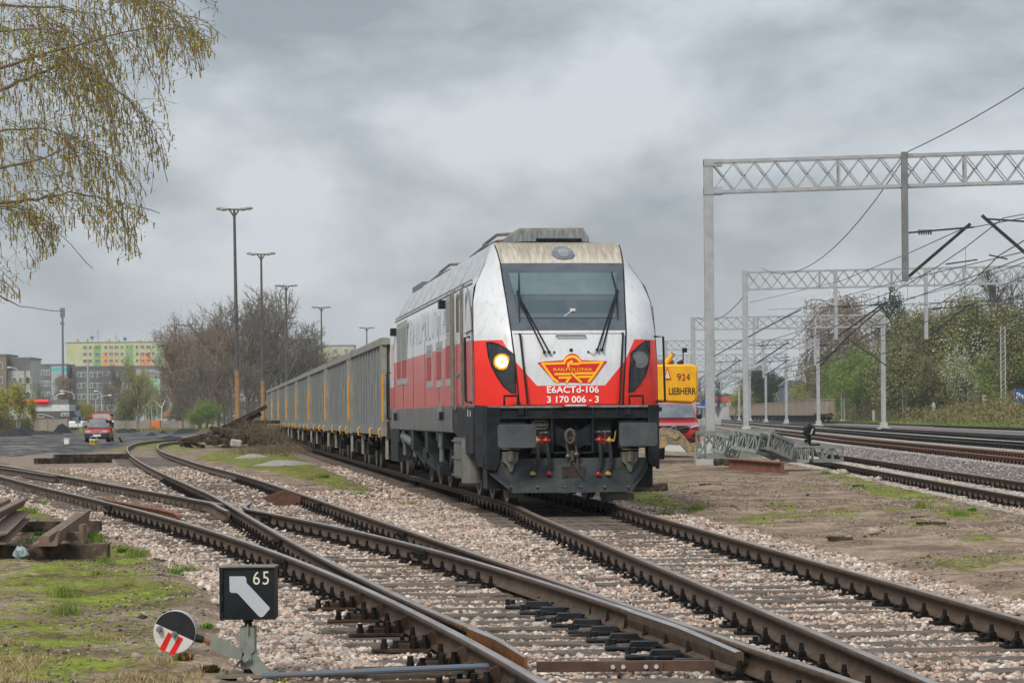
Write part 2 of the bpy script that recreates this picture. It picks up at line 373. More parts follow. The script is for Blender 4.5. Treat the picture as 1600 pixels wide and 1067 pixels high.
def ground_mat():
    m = bpy.data.materials.new('yard ground'); m.use_nodes = True; t = m.node_tree; b = t.nodes['Principled BSDF']; n = t.nodes.new; L = t.links.new
    b.inputs['Roughness'].default_value = .95; b.inputs['Specular IOR Level'].default_value = .2
    tcn = n('ShaderNodeTexCoord'); P = tcn.outputs['Object']
    def noise(sc, det=6, ro=.6):
        z = n('ShaderNodeTexNoise'); z.inputs['Scale'].default_value = sc; z.inputs['Detail'].default_value = det; z.inputs['Roughness'].default_value = ro; L(P, z.inputs['Vector']); return z.outputs[0]
    def ramp(src, *st):
        st = [(p, vib(c, 1.22)) for p, c in st]
        r = n('ShaderNodeValToRGB'); L(src, r.inputs[0]); cr = r.color_ramp
        cr.elements[0].position, cr.elements[0].color = st[0][0], (*st[0][1], 1); cr.elements[1].position, cr.elements[1].color = st[-1][0], (*st[-1][1], 1)
        for p, c in st[1:-1]: e = cr.elements.new(p); e.color = (*c, 1)
        return r.outputs[0]
    def mixc(f, a, c):
        x = n('ShaderNodeMix'); x.data_type = 'RGBA'; L(f, x.inputs['Factor']); L(a, x.inputs['A']); L(c, x.inputs['B']); return x.outputs['Result']
    def vor(sc):
        v = n('ShaderNodeTexVoronoi'); v.inputs['Scale'].default_value = sc; L(P, v.inputs['Vector']); return v
    a1 = n('ShaderNodeVertexColor'); a1.layer_name = 'zones'; s1 = n('ShaderNodeSeparateColor'); L(a1.outputs[0], s1.inputs[0])
    a2 = n('ShaderNodeVertexColor'); a2.layer_name = 'zones_b'; s2 = n('ShaderNodeSeparateColor'); L(a2.outputs[0], s2.inputs[0])
    nA = noise(2.2); nB = noise(14, 5); nC = noise(.5, 4); nD = noise(45, 3)
    def th(src, nz, amp, lo=.4, hi=.6):
        mu = n('ShaderNodeMath'); mu.operation = 'MULTIPLY_ADD'; L(nz, mu.inputs[0]); mu.inputs[1].default_value = amp; L(src, mu.inputs[2])
        mr = n('ShaderNodeMapRange'); mr.inputs['From Min'].default_value = lo+amp*.5; mr.inputs['From Max'].default_value = hi+amp*.5; L(mu.outputs[0], mr.inputs['Value']); return mr.outputs[0]
    dirt = ramp(noise(.9, 9, .68), (.40, (.055, .042, .03)), (.47, (.15, .115, .085)), (.54, (.27, .21, .16)), (.63, (.40, .33, .265)), (.74, (.22, .175, .135)))
    fine = ramp(noise(24, 6, .8), (.38, (.05, .038, .027)), (.5, (.24, .18, .135)), (.62, (.48, .4, .32)))
    x = n('ShaderNodeMix'); x.data_type = 'RGBA'; x.inputs['Factor'].default_value = .42; L(dirt, x.inputs['A']); L(fine, x.inputs['B']); dirt = x.outputs['Result']
    vs = vor(9); peb = ramp(vs.outputs['Distance'], (.0, (1, 1, 1)), (.12, (1, 1, 1)), (.14, (0, 0, 0)))
    dark = ramp(noise(1.1, 8, .7), (.36, (.055, .047, .038)), (.52, (.3, .26, .2)))
    x = n('ShaderNodeMix'); x.data_type = 'RGBA'; x.blend_type = 'MULTIPLY'; x.inputs['Factor'].default_value = 0.0
    moss = ramp(nB, (.34, (.035, .032, .02)), (.45, (.11, .10, .04)), (.54, (.2, .21, .05)), (.64, (.30, .29, .07)), (.76, (.32, .25, .14)))
    grassc = ramp(noise(1.3, 7, .65), (.38, (.05, .04, .03)), (.45, (.14, .11, .07)), (.51, (.14, .17, .04)), (.6, (.20, .28, .05)), (.72, (.28, .22, .11)))
    x = n('ShaderNodeMix'); x.data_type = 'RGBA'; x.inputs['Factor'].default_value = .45; L(grassc, x.inputs['A']); L(moss, x.inputs['B']); grassc = x.outputs['Result']
    nG = noise(5.5, 8, .72); col = mixc(th(s1.outputs[1], nG, 2.4, .42, .62), dirt, grassc)
    coalc = ramp(noise(.45, 9, .72), (.38, (.02, .021, .024)), (.48, (.06, .06, .062)), (.56, (.16, .15, .14)), (.66, (.26, .24, .22)), (.76, (.08, .08, .082)))
    col = mixc(th(s1.outputs[2], nC, .5), col, coalc)
    vb = vor(24); sb = n('ShaderNodeSeparateColor'); L(vb.outputs['Color'], sb.inputs[0])
    bal = ramp(sb.outputs[0], (0, (.09, .075, .062)), (.2, (.25, .19, .15)), (.45, (.38, .30, .245)), (.7, (.48, .41, .35)), (.9, (.58, .53, .47)), (1, (.2, .19, .18)))
    edge = ramp(vb.outputs['Distance'], (.3, (1, 1, 1)), (.75, (.35, .3, .28)))
    x = n('ShaderNodeMix'); x.data_type = 'RGBA'; x.blend_type = 'MULTIPLY'; x.inputs['Factor'].default_value = 1; L(bal, x.inputs['A']); L(edge, x.inputs['B']); bal = x.outputs['Result']
    col = mixc(th(s1.outputs[0], nB, .5), col, bal)
    gy = ramp(sb.outputs[1], (0, (.07, .068, .07)), (.3, (.17, .16, .16)), (.6, (.28, .26, .26)), (.85, (.4, .37, .36)), (1, (.3, .2, .17)))
    x = n('ShaderNodeMix'); x.data_type = 'RGBA'; x.blend_type = 'MULTIPLY'; x.inputs['Factor'].default_value = 1; L(gy, x.inputs['A']); L(edge, x.inputs['B']); gy = x.outputs['Result']
    col = mixc(th(s2.outputs[0], nB, .4), col, gy)
    cc = ramp(nA, (.35, (.32, .31, .28)), (.6, (.47, .45, .42)))
    col = mixc(th(s2.outputs[1], nA, .5), col, cc)
    oilc = ramp(nB, (.35, (.02, .018, .016)), (.65, (.075, .065, .055)))
    col = mixc(th(s2.outputs[2], nB, .5), col, oilc)
    L(col, b.inputs['Base Color'])
    bp = n('ShaderNodeBump'); bp.inputs['Strength'].default_value = .8; bp.inputs['Distance'].default_value = .03
    L(vb.outputs['Distance'], bp.inputs['Height']); bp.invert = True
    b2 = n('ShaderNodeBump'); b2.inputs['Strength'].default_value = .9; b2.inputs['Distance'].default_value = .03; L(nB, b2.inputs['Height']); L(bp.outputs[0], b2.inputs['Normal'])
    L(b2.outputs[0], b.inputs['Normal']); return m
mk = masks(XX, YY)
gr = npmesh('ground', np.stack([XX, YY, ZZ], -1).reshape(-1, 3), F4, ground_mat()); structure(gr)
for nm, ch in (('zones', (mk[0], mk[1], mk[2])), ('zones_b', (mk[3], mk[4], mk[5]))):
    at = gr.data.color_attributes.new(nm, 'FLOAT_COLOR', 'POINT')
    at.data.foreach_set('color', np.stack([ch[0].ravel(), ch[1].ravel(), ch[2].ravel(), np.ones(nx*ny)], -1).astype(np.float32).ravel())
def gh(x, y): return float(gz(np.array([float(x)]), np.array([float(y)]))[0])

# ================================================================ RAILS
railm = mat('rail side, brown rust', (.052, .036, .025), (.088, .062, .044), 8, .7, bump=.2, spec=.3)
rustrail = mat('rail side, red rust', (.13, .055, .028), (.2, .10, .055), 8, .8, bump=.2)
railtop = mat('rail head, worn steel', (.48, .47, .47), (.30, .26, .23), 1.5, .30, metal=.9)
railtopr = mat('rail head, dull', (.36, .33, .30), (.25, .2, .165), 2, .38, metal=.75)
chairm = mat('tarred rail fastening', (.008, .0075, .0075), (.026, .022, .02), 12, .55, spec=.25)
sleeperm = mat('weathered sleeper timber', (.05, .04, .034), (.15, .125, .105), 3, .9, bump=.5, st=(3, 14, 14), c3=(.22, .19, .165), island=.3)
csleep = mat('concrete sleeper', (.27, .25, .22), (.38, .36, .33), 4, .9)
PROF = [(.0625, 0), (.0625, .011), (.02, .028), (.009, .042), (.009, .106), (.034, .117), (.0345, .139), (.028, .149), (.012, .1515)]
PROF = PROF+[(-a, b) for a, b in PROF[::-1]]
def rail(parent, f, y0, y1, zt=.17, top=1, side=railm, name='rail', step=None, prof=PROF, label=None, topm=None):
    yy = np.arange(y0, y1, step or .5); yy = np.append(yy, y1)
    if y1 > 60: yy = np.concatenate([np.arange(y0, min(60, y1), .5), np.geomspace(max(60, y0), y1, 60)]) if y0 < 60 else np.geomspace(y0, y1, 70)
    xx = f(yy); n = len(prof); V = []
    for i in range(len(yy)):
        a = max(i-1, 0); c = min(i+1, len(yy)-1); dx, dy = xx[c]-xx[a], yy[c]-yy[a]; l = math.hypot(dx, dy); rx, ry = dy/l, -dx/l
        V += [(xx[i]+rx*p, yy[i]+ry*p, zt-.1515+q) for p, q in prof]
    F = []; mi = []
    for i in range(len(yy)-1):
        for j in range(n):
            F.append((i*n+j, i*n+(j+1) % n, (i+1)*n+(j+1) % n, (i+1)*n+j)); mi.append(1 if 7 <= j <= 9 else 0)
    o = npmesh(name, V, F, [side, topm or (railtop if top else railtopr)], parent, mi)
    e = MB(); e.add(V[:n], [tuple(range(n))]); e.add(V[-n:], [tuple(range(n))])
    # close the two ends inside the same mesh
    me = o.data; bm = bmesh.new(); bm.from_mesh(me); bm.verts.ensure_lookup_table()
    for s in (0, len(V)-n):
        try: bm.faces.new([bm.verts[s+i] for i in range(n)])
        except Exception: pass
    bmesh.ops.recalc_face_normals(bm, faces=bm.faces); bm.to_mesh(me); bm.free()
    if label: o['label'] = label
    return o
def sleeper_mb(m, half, w=.25, h=.16, z=.0, rx=(1, 0), c=(0, 0), jit=0):
    ax = Vector((rx[0], rx[1], 0)); ay = Vector((-rx[1], rx[0], 0)); C = Vector((c[0], c[1], z)); a, b2 = half if isinstance(half, tuple) else (-half, half)
    n = 7; vs = []; fs = []
    for i in range(n+1):
        t = a+(b2-a)*i/n
        for sy, sz in ((-w/2, -h), (w/2, -h), (w/2+random.uniform(-jit, jit), -.008), (w/2-.012, random.uniform(-jit, jit)), (-w/2+.012, random.uniform(-jit, jit)), (-w/2+random.uniform(-jit, jit), -.008)):
            vs.append(C+ax*t+ay*sy+Vector((0, 0, sz)))
    for i in range(n):
        for j in range(6): fs.append((i*6+j, i*6+(j+1) % 6, i*6+6+(j+1) % 6, i*6+6+j))
    fs += [tuple(range(6)), tuple(range(n*6, n*6+6))]
    m.add(vs, fs)
def chair_mb(m, p, rx, big=1.0, k=None):
    ax = Vector((rx[0], rx[1], 0)); ay = Vector((-rx[1], rx[0], 0)); C = Vector((p[0], p[1], p[2] if len(p) > 2 else 0))
    old = m.M; m.M = Matrix.Translation(C) @ Matrix(((ax.x, ay.x, 0, 0), (ax.y, ay.y, 0, 0), (0, 0, 1, 0), (0, 0, 0, 1)))
    m.box(-.19, .19, -.075, .075, -.006, .014, k)
    for s in (-1, 1):
        x = s*.092
        m.prism([(x-.026, .014), (x+.026, .014), (x+.023, .044), (x+.014, .056), (x-.014, .056), (x-.023, .044)], 'y', -.04, .04, k)
        m.cyl((x, 0, .05), (x, 0, .076), .017*big, n=6, k=k); m.cyl((x, 0, .076), (x, 0, .102), .0135*big, n=6, k=k)
        m.cyl((s*.16, 0, .01), (s*.16, 0, .042), .017, n=6, k=k)
    m.M = old
def make_track(root, fc, y0, y1, z=0, step=.62, nmax=60, smat=sleeperm, half=1.28, chairs=True, gauge=.7535, top=1, side=railm, far_chairs=True, topm=None):
    f1 = lambda y: fc(y)-gauge; f2 = lambda y: fc(y)+gauge
    rail(root, f1, y0, y1, .17+z, top, side, topm=topm); rail(root, f2, y0, y1, .17+z, top, side, topm=topm)
    y = y0+.2; i = 0; far = MB(); fch = MB()
    base = [None]
    while y < y1-.2:
        x = float(fc(y)); dx = float(fc(y+.5)-fc(y-.5)); l = math.hypot(dx, 1); rx = (1/l, -dx/l)
        if i < nmax:
            m = MB(); sleeper_mb(m, half+random.uniform(-.04, .04), rx=(1, 0), jit=.006)
            o = m.build('sleeper', smat, root); o.location = (x, y, z+random.uniform(-.012, .004)); o.rotation_euler = (0, 0, atan2(rx[1], rx[0])+random.uniform(-.012, .012))
            if chairs:
                if base[0] is None:
                    c = MB(); chair_mb(c, (0, 0, .008), (1, 0)); base[0] = c.build('rail_chair', chairm, o); cc = base[0]; cc.location.x = -gauge*l
                else: cc = base[0].copy(); COL.objects.link(cc); cc.parent = o; cc.location.x = -gauge*l
                c2 = cc.copy(); COL.objects.link(c2); c2.parent = o; c2.location.x = gauge*l
        else:
            sleeper_mb(far, half, rx=rx, c=(x, y), z=z)
            if far_chairs and y < 230:
                for s in (-1, 1):
                    for q in (-1, 1):
                        cx = x+s*gauge+q*.09; fch.box(cx-.03, cx+.03, y-.04, y+.04, z, z+.095)
        y += step; i += 1
    if far.v: tag(far.build('sleeper', smat, root), None, None, kind='stuff')
    if fch.v: tag(fch.build('rail_chair', chairm, root), None, None, kind='stuff')
t_main = thing('railway_track', 'straight track the locomotive stands on, running to the lower right corner', 'railway track', (0, 0, 0))
make_track(t_main, XM, 8, 190, nmax=62, topm=railtopr)
t_s = thing('railway_track', 'weedy siding with concrete sleepers on the right between the dirt path and the grey gravel', 'railway track')
make_track(t_s, XS, 28, 96, nmax=50, smat=csleep, topm=railtopr)
labs = {'a': 'rust red track nearest the grey gravel shoulder on the right', 'b': 'dark line track, second one beyond the rust red track', 'c': 'dark line track just in front of the white gantry columns', 'd': 'farthest track on the right, at the foot of the bushy bank'}
for k, (x0, dz) in MAIN.items():
    t = thing('railway_track', labs[k], 'railway track')
    make_track(t, (lambda y, x0=x0: x0+lat(y)), 45 if k != 'd' else 90, 620, z=dz, nmax=0, smat=csleep, side=rustrail if k == 'a' else chairm, top=k != 'a')
# ---- the turnout in front
tt = thing('railway_turnout', 'set of points in the foreground where two curved tracks part', 'turnout')
rail(tt, fR0, 8, 76); rail(tt, fR2, 8, 178, topm=railtopr)
BL = [(a*(1 if a > 0 else 1), b) for a, b in PROF]
rail(tt, fR1, 16.2, 185, topm=railtopr); rail(tt, fR3, 17.5, 37.9); rail(tt, fR3, 39.9, 88)
def blade(f, y0, y1, w0, w1, side):   # machined switch blade: thin tongue growing to the full rail
    m = MB(); ys = np.linspace(y0, y1, 9); n = 0
    vs = []; fs = []
    for i, y in enumerate(ys):
        t = i/8; x = float(f(y)); w = w0+(w1-w0)*t; top = .145+.025*min(1, t*2)
        for px, pz in ((-.06, .02), (-.06, .034), (-.012, .05), (-w/2, .11), (-w/2, top-.006), (-w/4, top), (w/4, top), (w/2, top-.006), (w/2, .11), (.012, .05), (.06, .034), (.06, .02)):
            vs.append((x+px, y, pz))
    for i in range(8):
        for j in range(12): fs.append((i*12+j, i*12+(j+1) % 12, i*12+12+(j+1) % 12, i*12+12+j))
    fs += [tuple(range(12)), tuple(range(96, 108))]
    m.add(vs, fs); m.m = [1 if (k < 96 and k % 12 in (4, 5, 6)) else 0 for k in range(len(m.f))]
    return m.build('switch_blade', [side, railtop], tt)
rustb = mat('switch blade, orange rust', (.11, .06, .04), (.26, .12, .05), 3, .55, metal=.3)
blade(fR1, 14.45, 16.2, .02, .066, rustb)['label'] = 'rusty switch blade standing open'
b2 = blade(fR3, 14.65, 17.5, .05, .068, railm); b2['label'] = 'switch blade lying against its stock rail'
# wing and guard rails, frog
wing = curve([(36.3, -3.40), (37.5, -3.79), (38.6, -4.05), (39.6, -4.11), (41, -4.2)])
rail(tt, wing, 38.0, 40.6, name='wing_rail'); wing2 = curve([(36, -3.93), (38.6, -4.42), (40.5, -4.75), (43, -5.45)])
rail(tt, wing2, 37.0, 43, name='wing_rail')
m = MB(); m.box(-4.5, -4.12, 37.8, 40.2, .0, .025); m.build('frog_plate', railm, tt)
g1 = curve([(35, -4.55), (36, -4.72), (40, -5.9), (43.5, -6.93), (44.5, -7.1)]); rail(tt, g1, 35.2, 44.4, zt=.18, side=rust, name='guard_rail', topm=rust)
m = MB()
for i in range(5):
    y = 44.2+i*.85; x = float(fR2(y))-.13
    m.prism([(x-.42, .0), (x+.05, .0), (x+.05, .15), (x-.02, .16), (x-.38, .03)], 'y', y, y+.14)
    m.prism([(x-.42, .0), (x+.02, .0), (x+.02, .09), (x-.38, .01)], 'y', y+.14, y+.85)
m.box(float(fR2(44))-.62, float(fR2(48))-.05, 43.9, 48.7, -.02, .02)
m.build('guard_rail', mat('casting, dark brown rust', (.055, .028, .02), (.11, .055, .038), 6, .8), tt)['label'] = 'rust brown ribbed ramp casting beside the rail'
# fish plates, spacer blocks
m = MB()
for f, y in ((fR0, 24.9), (fR0, 13.1), (fR3, 26.3), (fR1, 29.2), (fR2, 30.6), (fR3, 36.2), (fR2, 41.5), (fR0, 41)):
    for s in (-1, 1):
        a = (float(f(y-.32))+s*.03, y-.32, .1); b = (float(f(y+.32))+s*.03, y+.32, .1); m.beam(a, b, .03, .1)
        for q in (-.22, -.08, .08, .22): m.cyl((float(f(y+q))+s*.03, y+q, .1), (float(f(y+q))+s*.085, y+q, .1), .018, n=6)
m.split('fish_plate', chairm, tt, gap=.06)
# timbers
y = 8.6; i = 0; far = MB()
ybase = None; T_ROWS = []
while y < 176:
    xl = float(fR0(y)) if y < 41 else float(fR1(y)); xr = float(fR2(y)); tl = xl-.55; tr = xr+.55
    if 13.9 < y < 15.6: tl -= 1.35
    T_ROWS.append((y, tl, tr))
    if i < 88:
        m = MB(); sleeper_mb(m, (tl, tr), rx=(1, 0), jit=.006); o = m.build('sleeper', sleeperm, tt)
        o.location = (0, y, random.uniform(-.012, .002))
        for f, a, b in ((fR0, 0, 41), (fR2, 0, 400), (fR1, 17.6, 400), (fR3, 22.3, 41)):
            if f is fR0 and 13.2 < y < 20.3 and i % 2: continue
            if a < y < b and not (f is fR1 and 37.5 < y < 40.5) and not (f is fR3 and y > 37.5):
                if ybase is None: c = MB(); chair_mb(c, (0, 0, .008), (1, 0), 1.15); cc = c.build('rail_chair', chairm, o); ybase = cc
                else: cc = ybase.copy(); COL.objects.link(cc); cc.parent = o
                cc.location = (float(f(y)), 0, 0)
    else: sleeper_mb(far, (tl, tr), c=(0, y), z=-.04)
    y += .6; i += 1
tag(far.build('sleeper', sleeperm, tt), None, None, kind='stuff')
# left branch sleepers beyond the frog
m = MB()
for y in np.arange(41.6, 82, .62):
    xl = float(fR0(y))-.5; xr = float(fR3(y))+.5; sleeper_mb(m, (xl, xr), c=(0, y), z=.002)
    for f in (fR0, fR3):
        for q in (-.1, .1): cx = float(f(y))+q; m.box(cx-.03, cx+.03, y-.04, y+.04, 0, .095)
tag(m.build('sleeper', [sleeperm], tt), None, None, kind='stuff')
f4 = curve([(62, -11.2), (70, -13.7), (85, -19)]); rail(tt, f4, 61, 88, name='switch_blade')
brace_m = mat('rail brace, dark rust', (.045, .03, .022), (.09, .058, .04), 9, .7, bump=.2)
# slide chairs under the closed blade, rail braces beside the open one
for y, tl, tr in T_ROWS:
    if 14.9 < y < 20.6:
        x = float(fR3(y)); m = MB(); m.box(x-.42, x-.10, -.06, .06, .004, .022, c=.004); m.prism([(x-.27, .022), (x-.07, .022), (x-.08, .055), (x-.25, .055)], 'y', -.05, .05)
        m.cyl((x-.40, -.03, .03), (x-.40, -.03, .075), .02, n=6); m.cyl((x-.36, .04, .03), (x-.36, .04, .065), .02, n=6)
        m.box(x-.02, x+.02, -.02, .02, .004, .03); o = m.build('slide_chair', black, tt); o.location.y = y
    if 13.2 < y < 20.3 and int(round((y-8.6)/.6)) % 2:
        x = float(fR0(y)); mp_ = MB(); mp_.box(x-.44, x-.06, -.065, .065, .004, .020); m = MB()
        arc = [(x-.33, .022)]+[(x-.30+.24*(1-cos(a)), .03+.10*sin(a*.5)**2*2*.62+.0) for a in np.linspace(.3, pi/2, 5)]+[(x-.028, .14), (x-.028, .10), (x-.12, .03)]
        mp_.prism([(x-.33, .022), (x-.31, .05), (x-.2, .05), (x-.12, .075), (x-.075, .12), (x-.04, .14), (x-.03, .14), (x-.03, .022)], 'y', .02, .06)
        for px, py, h in ((x-.36, -.02, .085), (x-.29, .03, .07), (x-.17, -.02, .10), (x-.1, -.02, .11)):
            m.cyl((px, py, .02), (px, py, h*.6), .026, n=6); m.cyl((px, py, h*.6), (px, py, h), .019, n=6)
        o = mp_.build('rail_brace', [brace_m], tt); o.location.y = y; m.split('bolt', chairm, o)
# stretcher bar between the blades and the point rod to the lever
m = MB(); m.box(.13, 1.16, 14.78, 14.83, .022, .082); m.box(.52, .86, 14.765, 14.78, .026, .078)
m.build('stretcher_bar', mat('stretcher bar, dark brown', (.05, .03, .022), (.09, .05, .035), 6, .6), tt)
m = MB()
for x in (.57, .63, .76, .82): m.cyl((x, 14.765, .052), (x, 14.75, .052), .013, n=8)
m.split('bolt', lgrey, tt)
m = MB(); m.tube([(-1.45, 14.72, .02), (-.9, 14.62, .05), (-.55, 14.55, .07), (-.1, 14.5, .09)], .017, 8); m.build('point_rod', mat('point rod, peeling blue grey', (.12, .14, .17), (.2, .12, .08), 6, .85, lo=.5, hi=.7, spec=.15), tt)
m = MB(); m.box(-.95, -.1, 15.15, 15.22, .0, .022); m.box(-.75, -.12, 14.36, 14.44, .0, .022); m.split('bearing_plate', railm, tt)

# ================================================================ BALLAST STONES
def hull(seed, n=11):
    r = random.Random(seed); bm = bmesh.new()
    for i in range(n):
        v = Vector((r.gauss(0, 1), r.gauss(0, 1), r.gauss(0, 1))).normalized()*r.uniform(.7, 1.1); bm.verts.new((v.x, v.y*.85, v.z*.62))
    bmesh.ops.convex_hull(bm, input=bm.verts); bmesh.ops.triangulate(bm, faces=bm.faces)
    vs = [tuple(v.co) for v in bm.verts if v.link_faces]; ix = {v: i for i, v in enumerate([v for v in bm.verts if v.link_faces])}
    fs = [tuple(ix[v] for v in f.verts) for f in bm.faces]; bm.free(); return np.array(vs), np.array(fs)
HULLS = [hull(s) for s in range(9)]
def scatter(name, X, Y, Z, R, material, label, cat, hulls=HULLS):
    V = []; F = []; off = 0; which = RNG.integers(0, len(hulls), len(X))
    for h in range(len(hulls)):
        i = np.where(which == h)[0]
        if not len(i): continue
        hv, hf = hulls[h]; n = len(hv); a = RNG.uniform(0, 2*pi, len(i)); b = RNG.normal(0, .5, len(i)); ca, sa, cb, sb = np.cos(a), np.sin(a), np.cos(b), np.sin(b)
        p = hv[None]*(R[i][:, None, None])*RNG.uniform(.75, 1.25, (len(i), 1, 3))
        y1 = p[..., 1]*cb[:, None]-p[..., 2]*sb[:, None]; z1 = p[..., 1]*sb[:, None]+p[..., 2]*cb[:, None]; x1 = p[..., 0]
        q = np.stack([x1*ca[:, None]-y1*sa[:, None]+X[i][:, None], x1*sa[:, None]+y1*ca[:, None]+Y[i][:, None], z1+Z[i][:, None]], -1)
        V.append(q.reshape(-1, 3)); F.append((hf[None]+(np.arange(len(i))*n)[:, None, None]+off).reshape(-1, 3)); off += len(i)*n
    o = npmesh(name, np.concatenate(V), np.concatenate(F), material); tag(o, label, cat, kind='stuff'); return o
def inview(x, y, m=1.06): return (np.abs(x) < .2*m*y+.3)
stonem = islands('ballast stone', [(.10, .085, .075), (.33, .25, .205), (.50, .405, .345), (.25, .185, .145), (.60, .51, .445), (.15, .14, .13), (.66, .59, .53), (.44, .30, .24), (.44, .37, .32), (.2, .14, .105), (.72, .67, .61), (.27, .25, .23)], .85, bump=.25, dirt=.85)
def stones(y0, y1, dens, r0, r1):
    hw = .22*y1; n = int(2*hw*(y1-y0)*dens); x = RNG.uniform(-hw, hw, n); y = RNG.uniform(y0, y1, n)
    k = inview(x, y); x, y = x[k], y[k]; b = masks(x, y)[0]+(fbm(x*2.5, y*2.5, 21)-.5)*.7
    k = (b > .52); k &= masks(x, y)[5] < .35; x, y = x[k], y[k]
    near = np.zeros(len(x), bool)
    for f, a, c in ((lambda q: XM(q)-.7535, 0, 300), (lambda q: XM(q)+.7535, 0, 300), (fR0, 0, 75), (fR2, 0, 178), (fR1, 14.2, 180), (fR3, 14.6, 88)):
        near |= (np.abs(x-f(y)) < .085) & (y > a) & (y < c)
    x, y = x[~near], y[~near]
    # keep the sleeper tops mostly clear
    onM = (np.abs(x-XM(y)) < 1.3) & (np.abs(((y-8.2+(x-XM(y))*0+.31) % .62)-.31) < .125)
    inT = (x > fR0(y)-.55) & (x < fR2(y)+.55) & (np.abs(((y-8.6+.3) % .6)-.3) < .13)
    cover = fbm(x*.8, y*.8, 33); keep = ~((onM | inT) & (RNG.uniform(0, 1, len(x)) > np.where(cover > .66, .5, .04)))
    x, y = x[keep], y[keep]; R = RNG.uniform(r0, r1, len(x))*np.where(RNG.uniform(0, 1, len(x)) > .93, 1.5, 1)
    crib = (fbm(x*1.4, y*1.4, 40)-.5)*.07
    return x, y, -.028+crib+RNG.uniform(-.012, .016, len(x)), R
A = [stones(11, 19, 1250, .017, .036), stones(19, 28, 850, .02, .038), stones(28, 46, 380, .024, .045), stones(46, 80, 60, .03, .06)]
X, Y, Z, R = [np.concatenate([a[i] for a in A]) for i in range(4)]
scatter('ballast', X, Y, Z, R, stonem, 'pinkish grey crushed stone ballast spread between the yard rails', 'ballast')
print('stones', len(X))
# grey stones by the line tracks
n = 30000; x = RNG.uniform(7, 26, n); y = RNG.uniform(42, 110, n); k = inview(x, y); x, y = x[k], y[k]; k = masks(x, y)[3] > .5; x, y = x[k], y[k]
gm = islands('grey ballast stone', [(.12, .12, .125), (.22, .21, .21), (.33, .31, .31), (.18, .16, .15), (.42, .40, .39), (.28, .2, .17), (.26, .26, .27)], .9)
scatter('ballast', x, y, gz(x, y)+.015, RNG.uniform(.03, .055, len(x)), gm, 'grey blue crushed stone shoulder along the line tracks on the right', 'ballast')
# loose stones, clods and chips on the bare earth
n = 90000; x = RNG.uniform(-9, 12, n); y = RNG.uniform(12, 60, n); k = inview(x, y); x, y = x[k], y[k]; mm = masks(x, y); k = (mm[0] < .3) & (fbm(x*1.3, y*.9, 51) > .49); x, y = x[k], y[k]
cm = islands('clod', [(.06, .05, .04), (.12, .095, .075), (.2, .16, .13), (.3, .25, .21), (.1, .08, .06), (.42, .38, .34), (.07, .06, .05)], .95)
scatter('loose_stones', x, y, gz(x, y)+.003, RNG.uniform(.007, .026, len(x))*np.where(RNG.uniform(0, 1, len(x)) > .97, 2.2, 1), cm, 'small stones and dark clods lying on the bare earth', 'loose stones')

# ================================================================ GRASS
def blades(name, X, Y, H, material, label, lean=.5, wd=.0013):
    n = len(X); a = RNG.uniform(0, 2*pi, n); l = RNG.uniform(.15, lean, n)*H; dx, dy = np.cos(a)*l, np.sin(a)*l; b = RNG.uniform(0, pi, n); w = wd*(1+Y/30.)
    wx, wy = np.cos(b)*w, np.sin(b)*w; Z = gz(X, Y)-.005
    P = [np.stack(v, -1) for v in ((X-wx, Y-wy, Z), (X+wx, Y+wy, Z), (X+dx*.4+wx*.8, Y+dy*.4+wy*.8, Z+H*.6), (X+dx*.4-wx*.8, Y+dy*.4-wy*.8, Z+H*.6), (X+dx, Y+dy, Z+H*.95), (X+dx*1.05, Y+dy*1.05, Z+H))]
    V = np.stack(P, 1).reshape(-1, 3); o = np.arange(n)[:, None]*6
    F = np.concatenate([np.stack([o+0, o+1, o+2, o+3], -1).reshape(-1, 4), np.stack([o+3, o+2, o+5, o+4], -1).reshape(-1, 4)])
    return tag(npmesh(name, V, F, material), label, 'grass', kind='stuff')
def spots(n, x0, x1, y0, y1, cond):
    x = RNG.uniform(x0, x1, n); y = RNG.uniform(y0, y1, n); k = inview(x, y, 1.1); x, y = x[k], y[k]; k = cond(x, y); return x[k], y[k]
gmat = islands('fresh grass blade', [(.05, .11, .015), (.09, .17, .02), (.14, .22, .035), (.07, .13, .03), (.2, .24, .06), (.22, .2, .09), (.1, .19, .02)], .6)
dmat = islands('dry grass blade', [(.28, .21, .11), (.4, .32, .2), (.2, .15, .08), (.48, .4, .27), (.33, .25, .15)], .8)
# tussocks: clusters around seeds
def tufts(nt_, per, cond, x0, x1, y0, y1, r, h0, h1):
    cx, cy = spots(nt_, x0, x1, y0, y1, cond); i = np.repeat(np.arange(len(cx)), per); n = len(i); rr = RNG.uniform(.4, 1, len(cx))[i]
    x = cx[i]+RNG.normal(0, r, n)*rr; y = cy[i]+RNG.normal(0, r, n)*rr; return x, y, RNG.uniform(h0, h1, n)*rr
gcond = lambda x, y: (masks(x, y)[1]+(fbm(x*1.2, y*1.2, 61)-.5)*1.3 > .75)
a = tufts(9000, 20, gcond, -7, 14, 12, 60, .05, .012, .045)
b = tufts(34, 150, lambda x, y: masks(x, y)[1] > .5, -5, 0, 13, 30, .05, .04, .10)
pts = [G(300, 892), (G(288, 893)), G(98, 925), G(105, 960), G(360, 840)-Vector((0, 0, 0)), G(70, 785), G(45, 800), G(60, 830), G(150, 850), G(120, 838), G(50, 850), G(215, 865), G(500, 748), G(640, 787), G(560, 772), G(1040, 803), G(1090, 798), G(1290, 742), G(1440, 795), G(1500, 805), G(420, 704), G(445, 712)]
px = np.repeat([p.x for p in pts], 240)+RNG.normal(0, .07, len(pts)*240); py = np.repeat([p.y for p in pts], 240)+RNG.normal(0, .10, len(pts)*240)
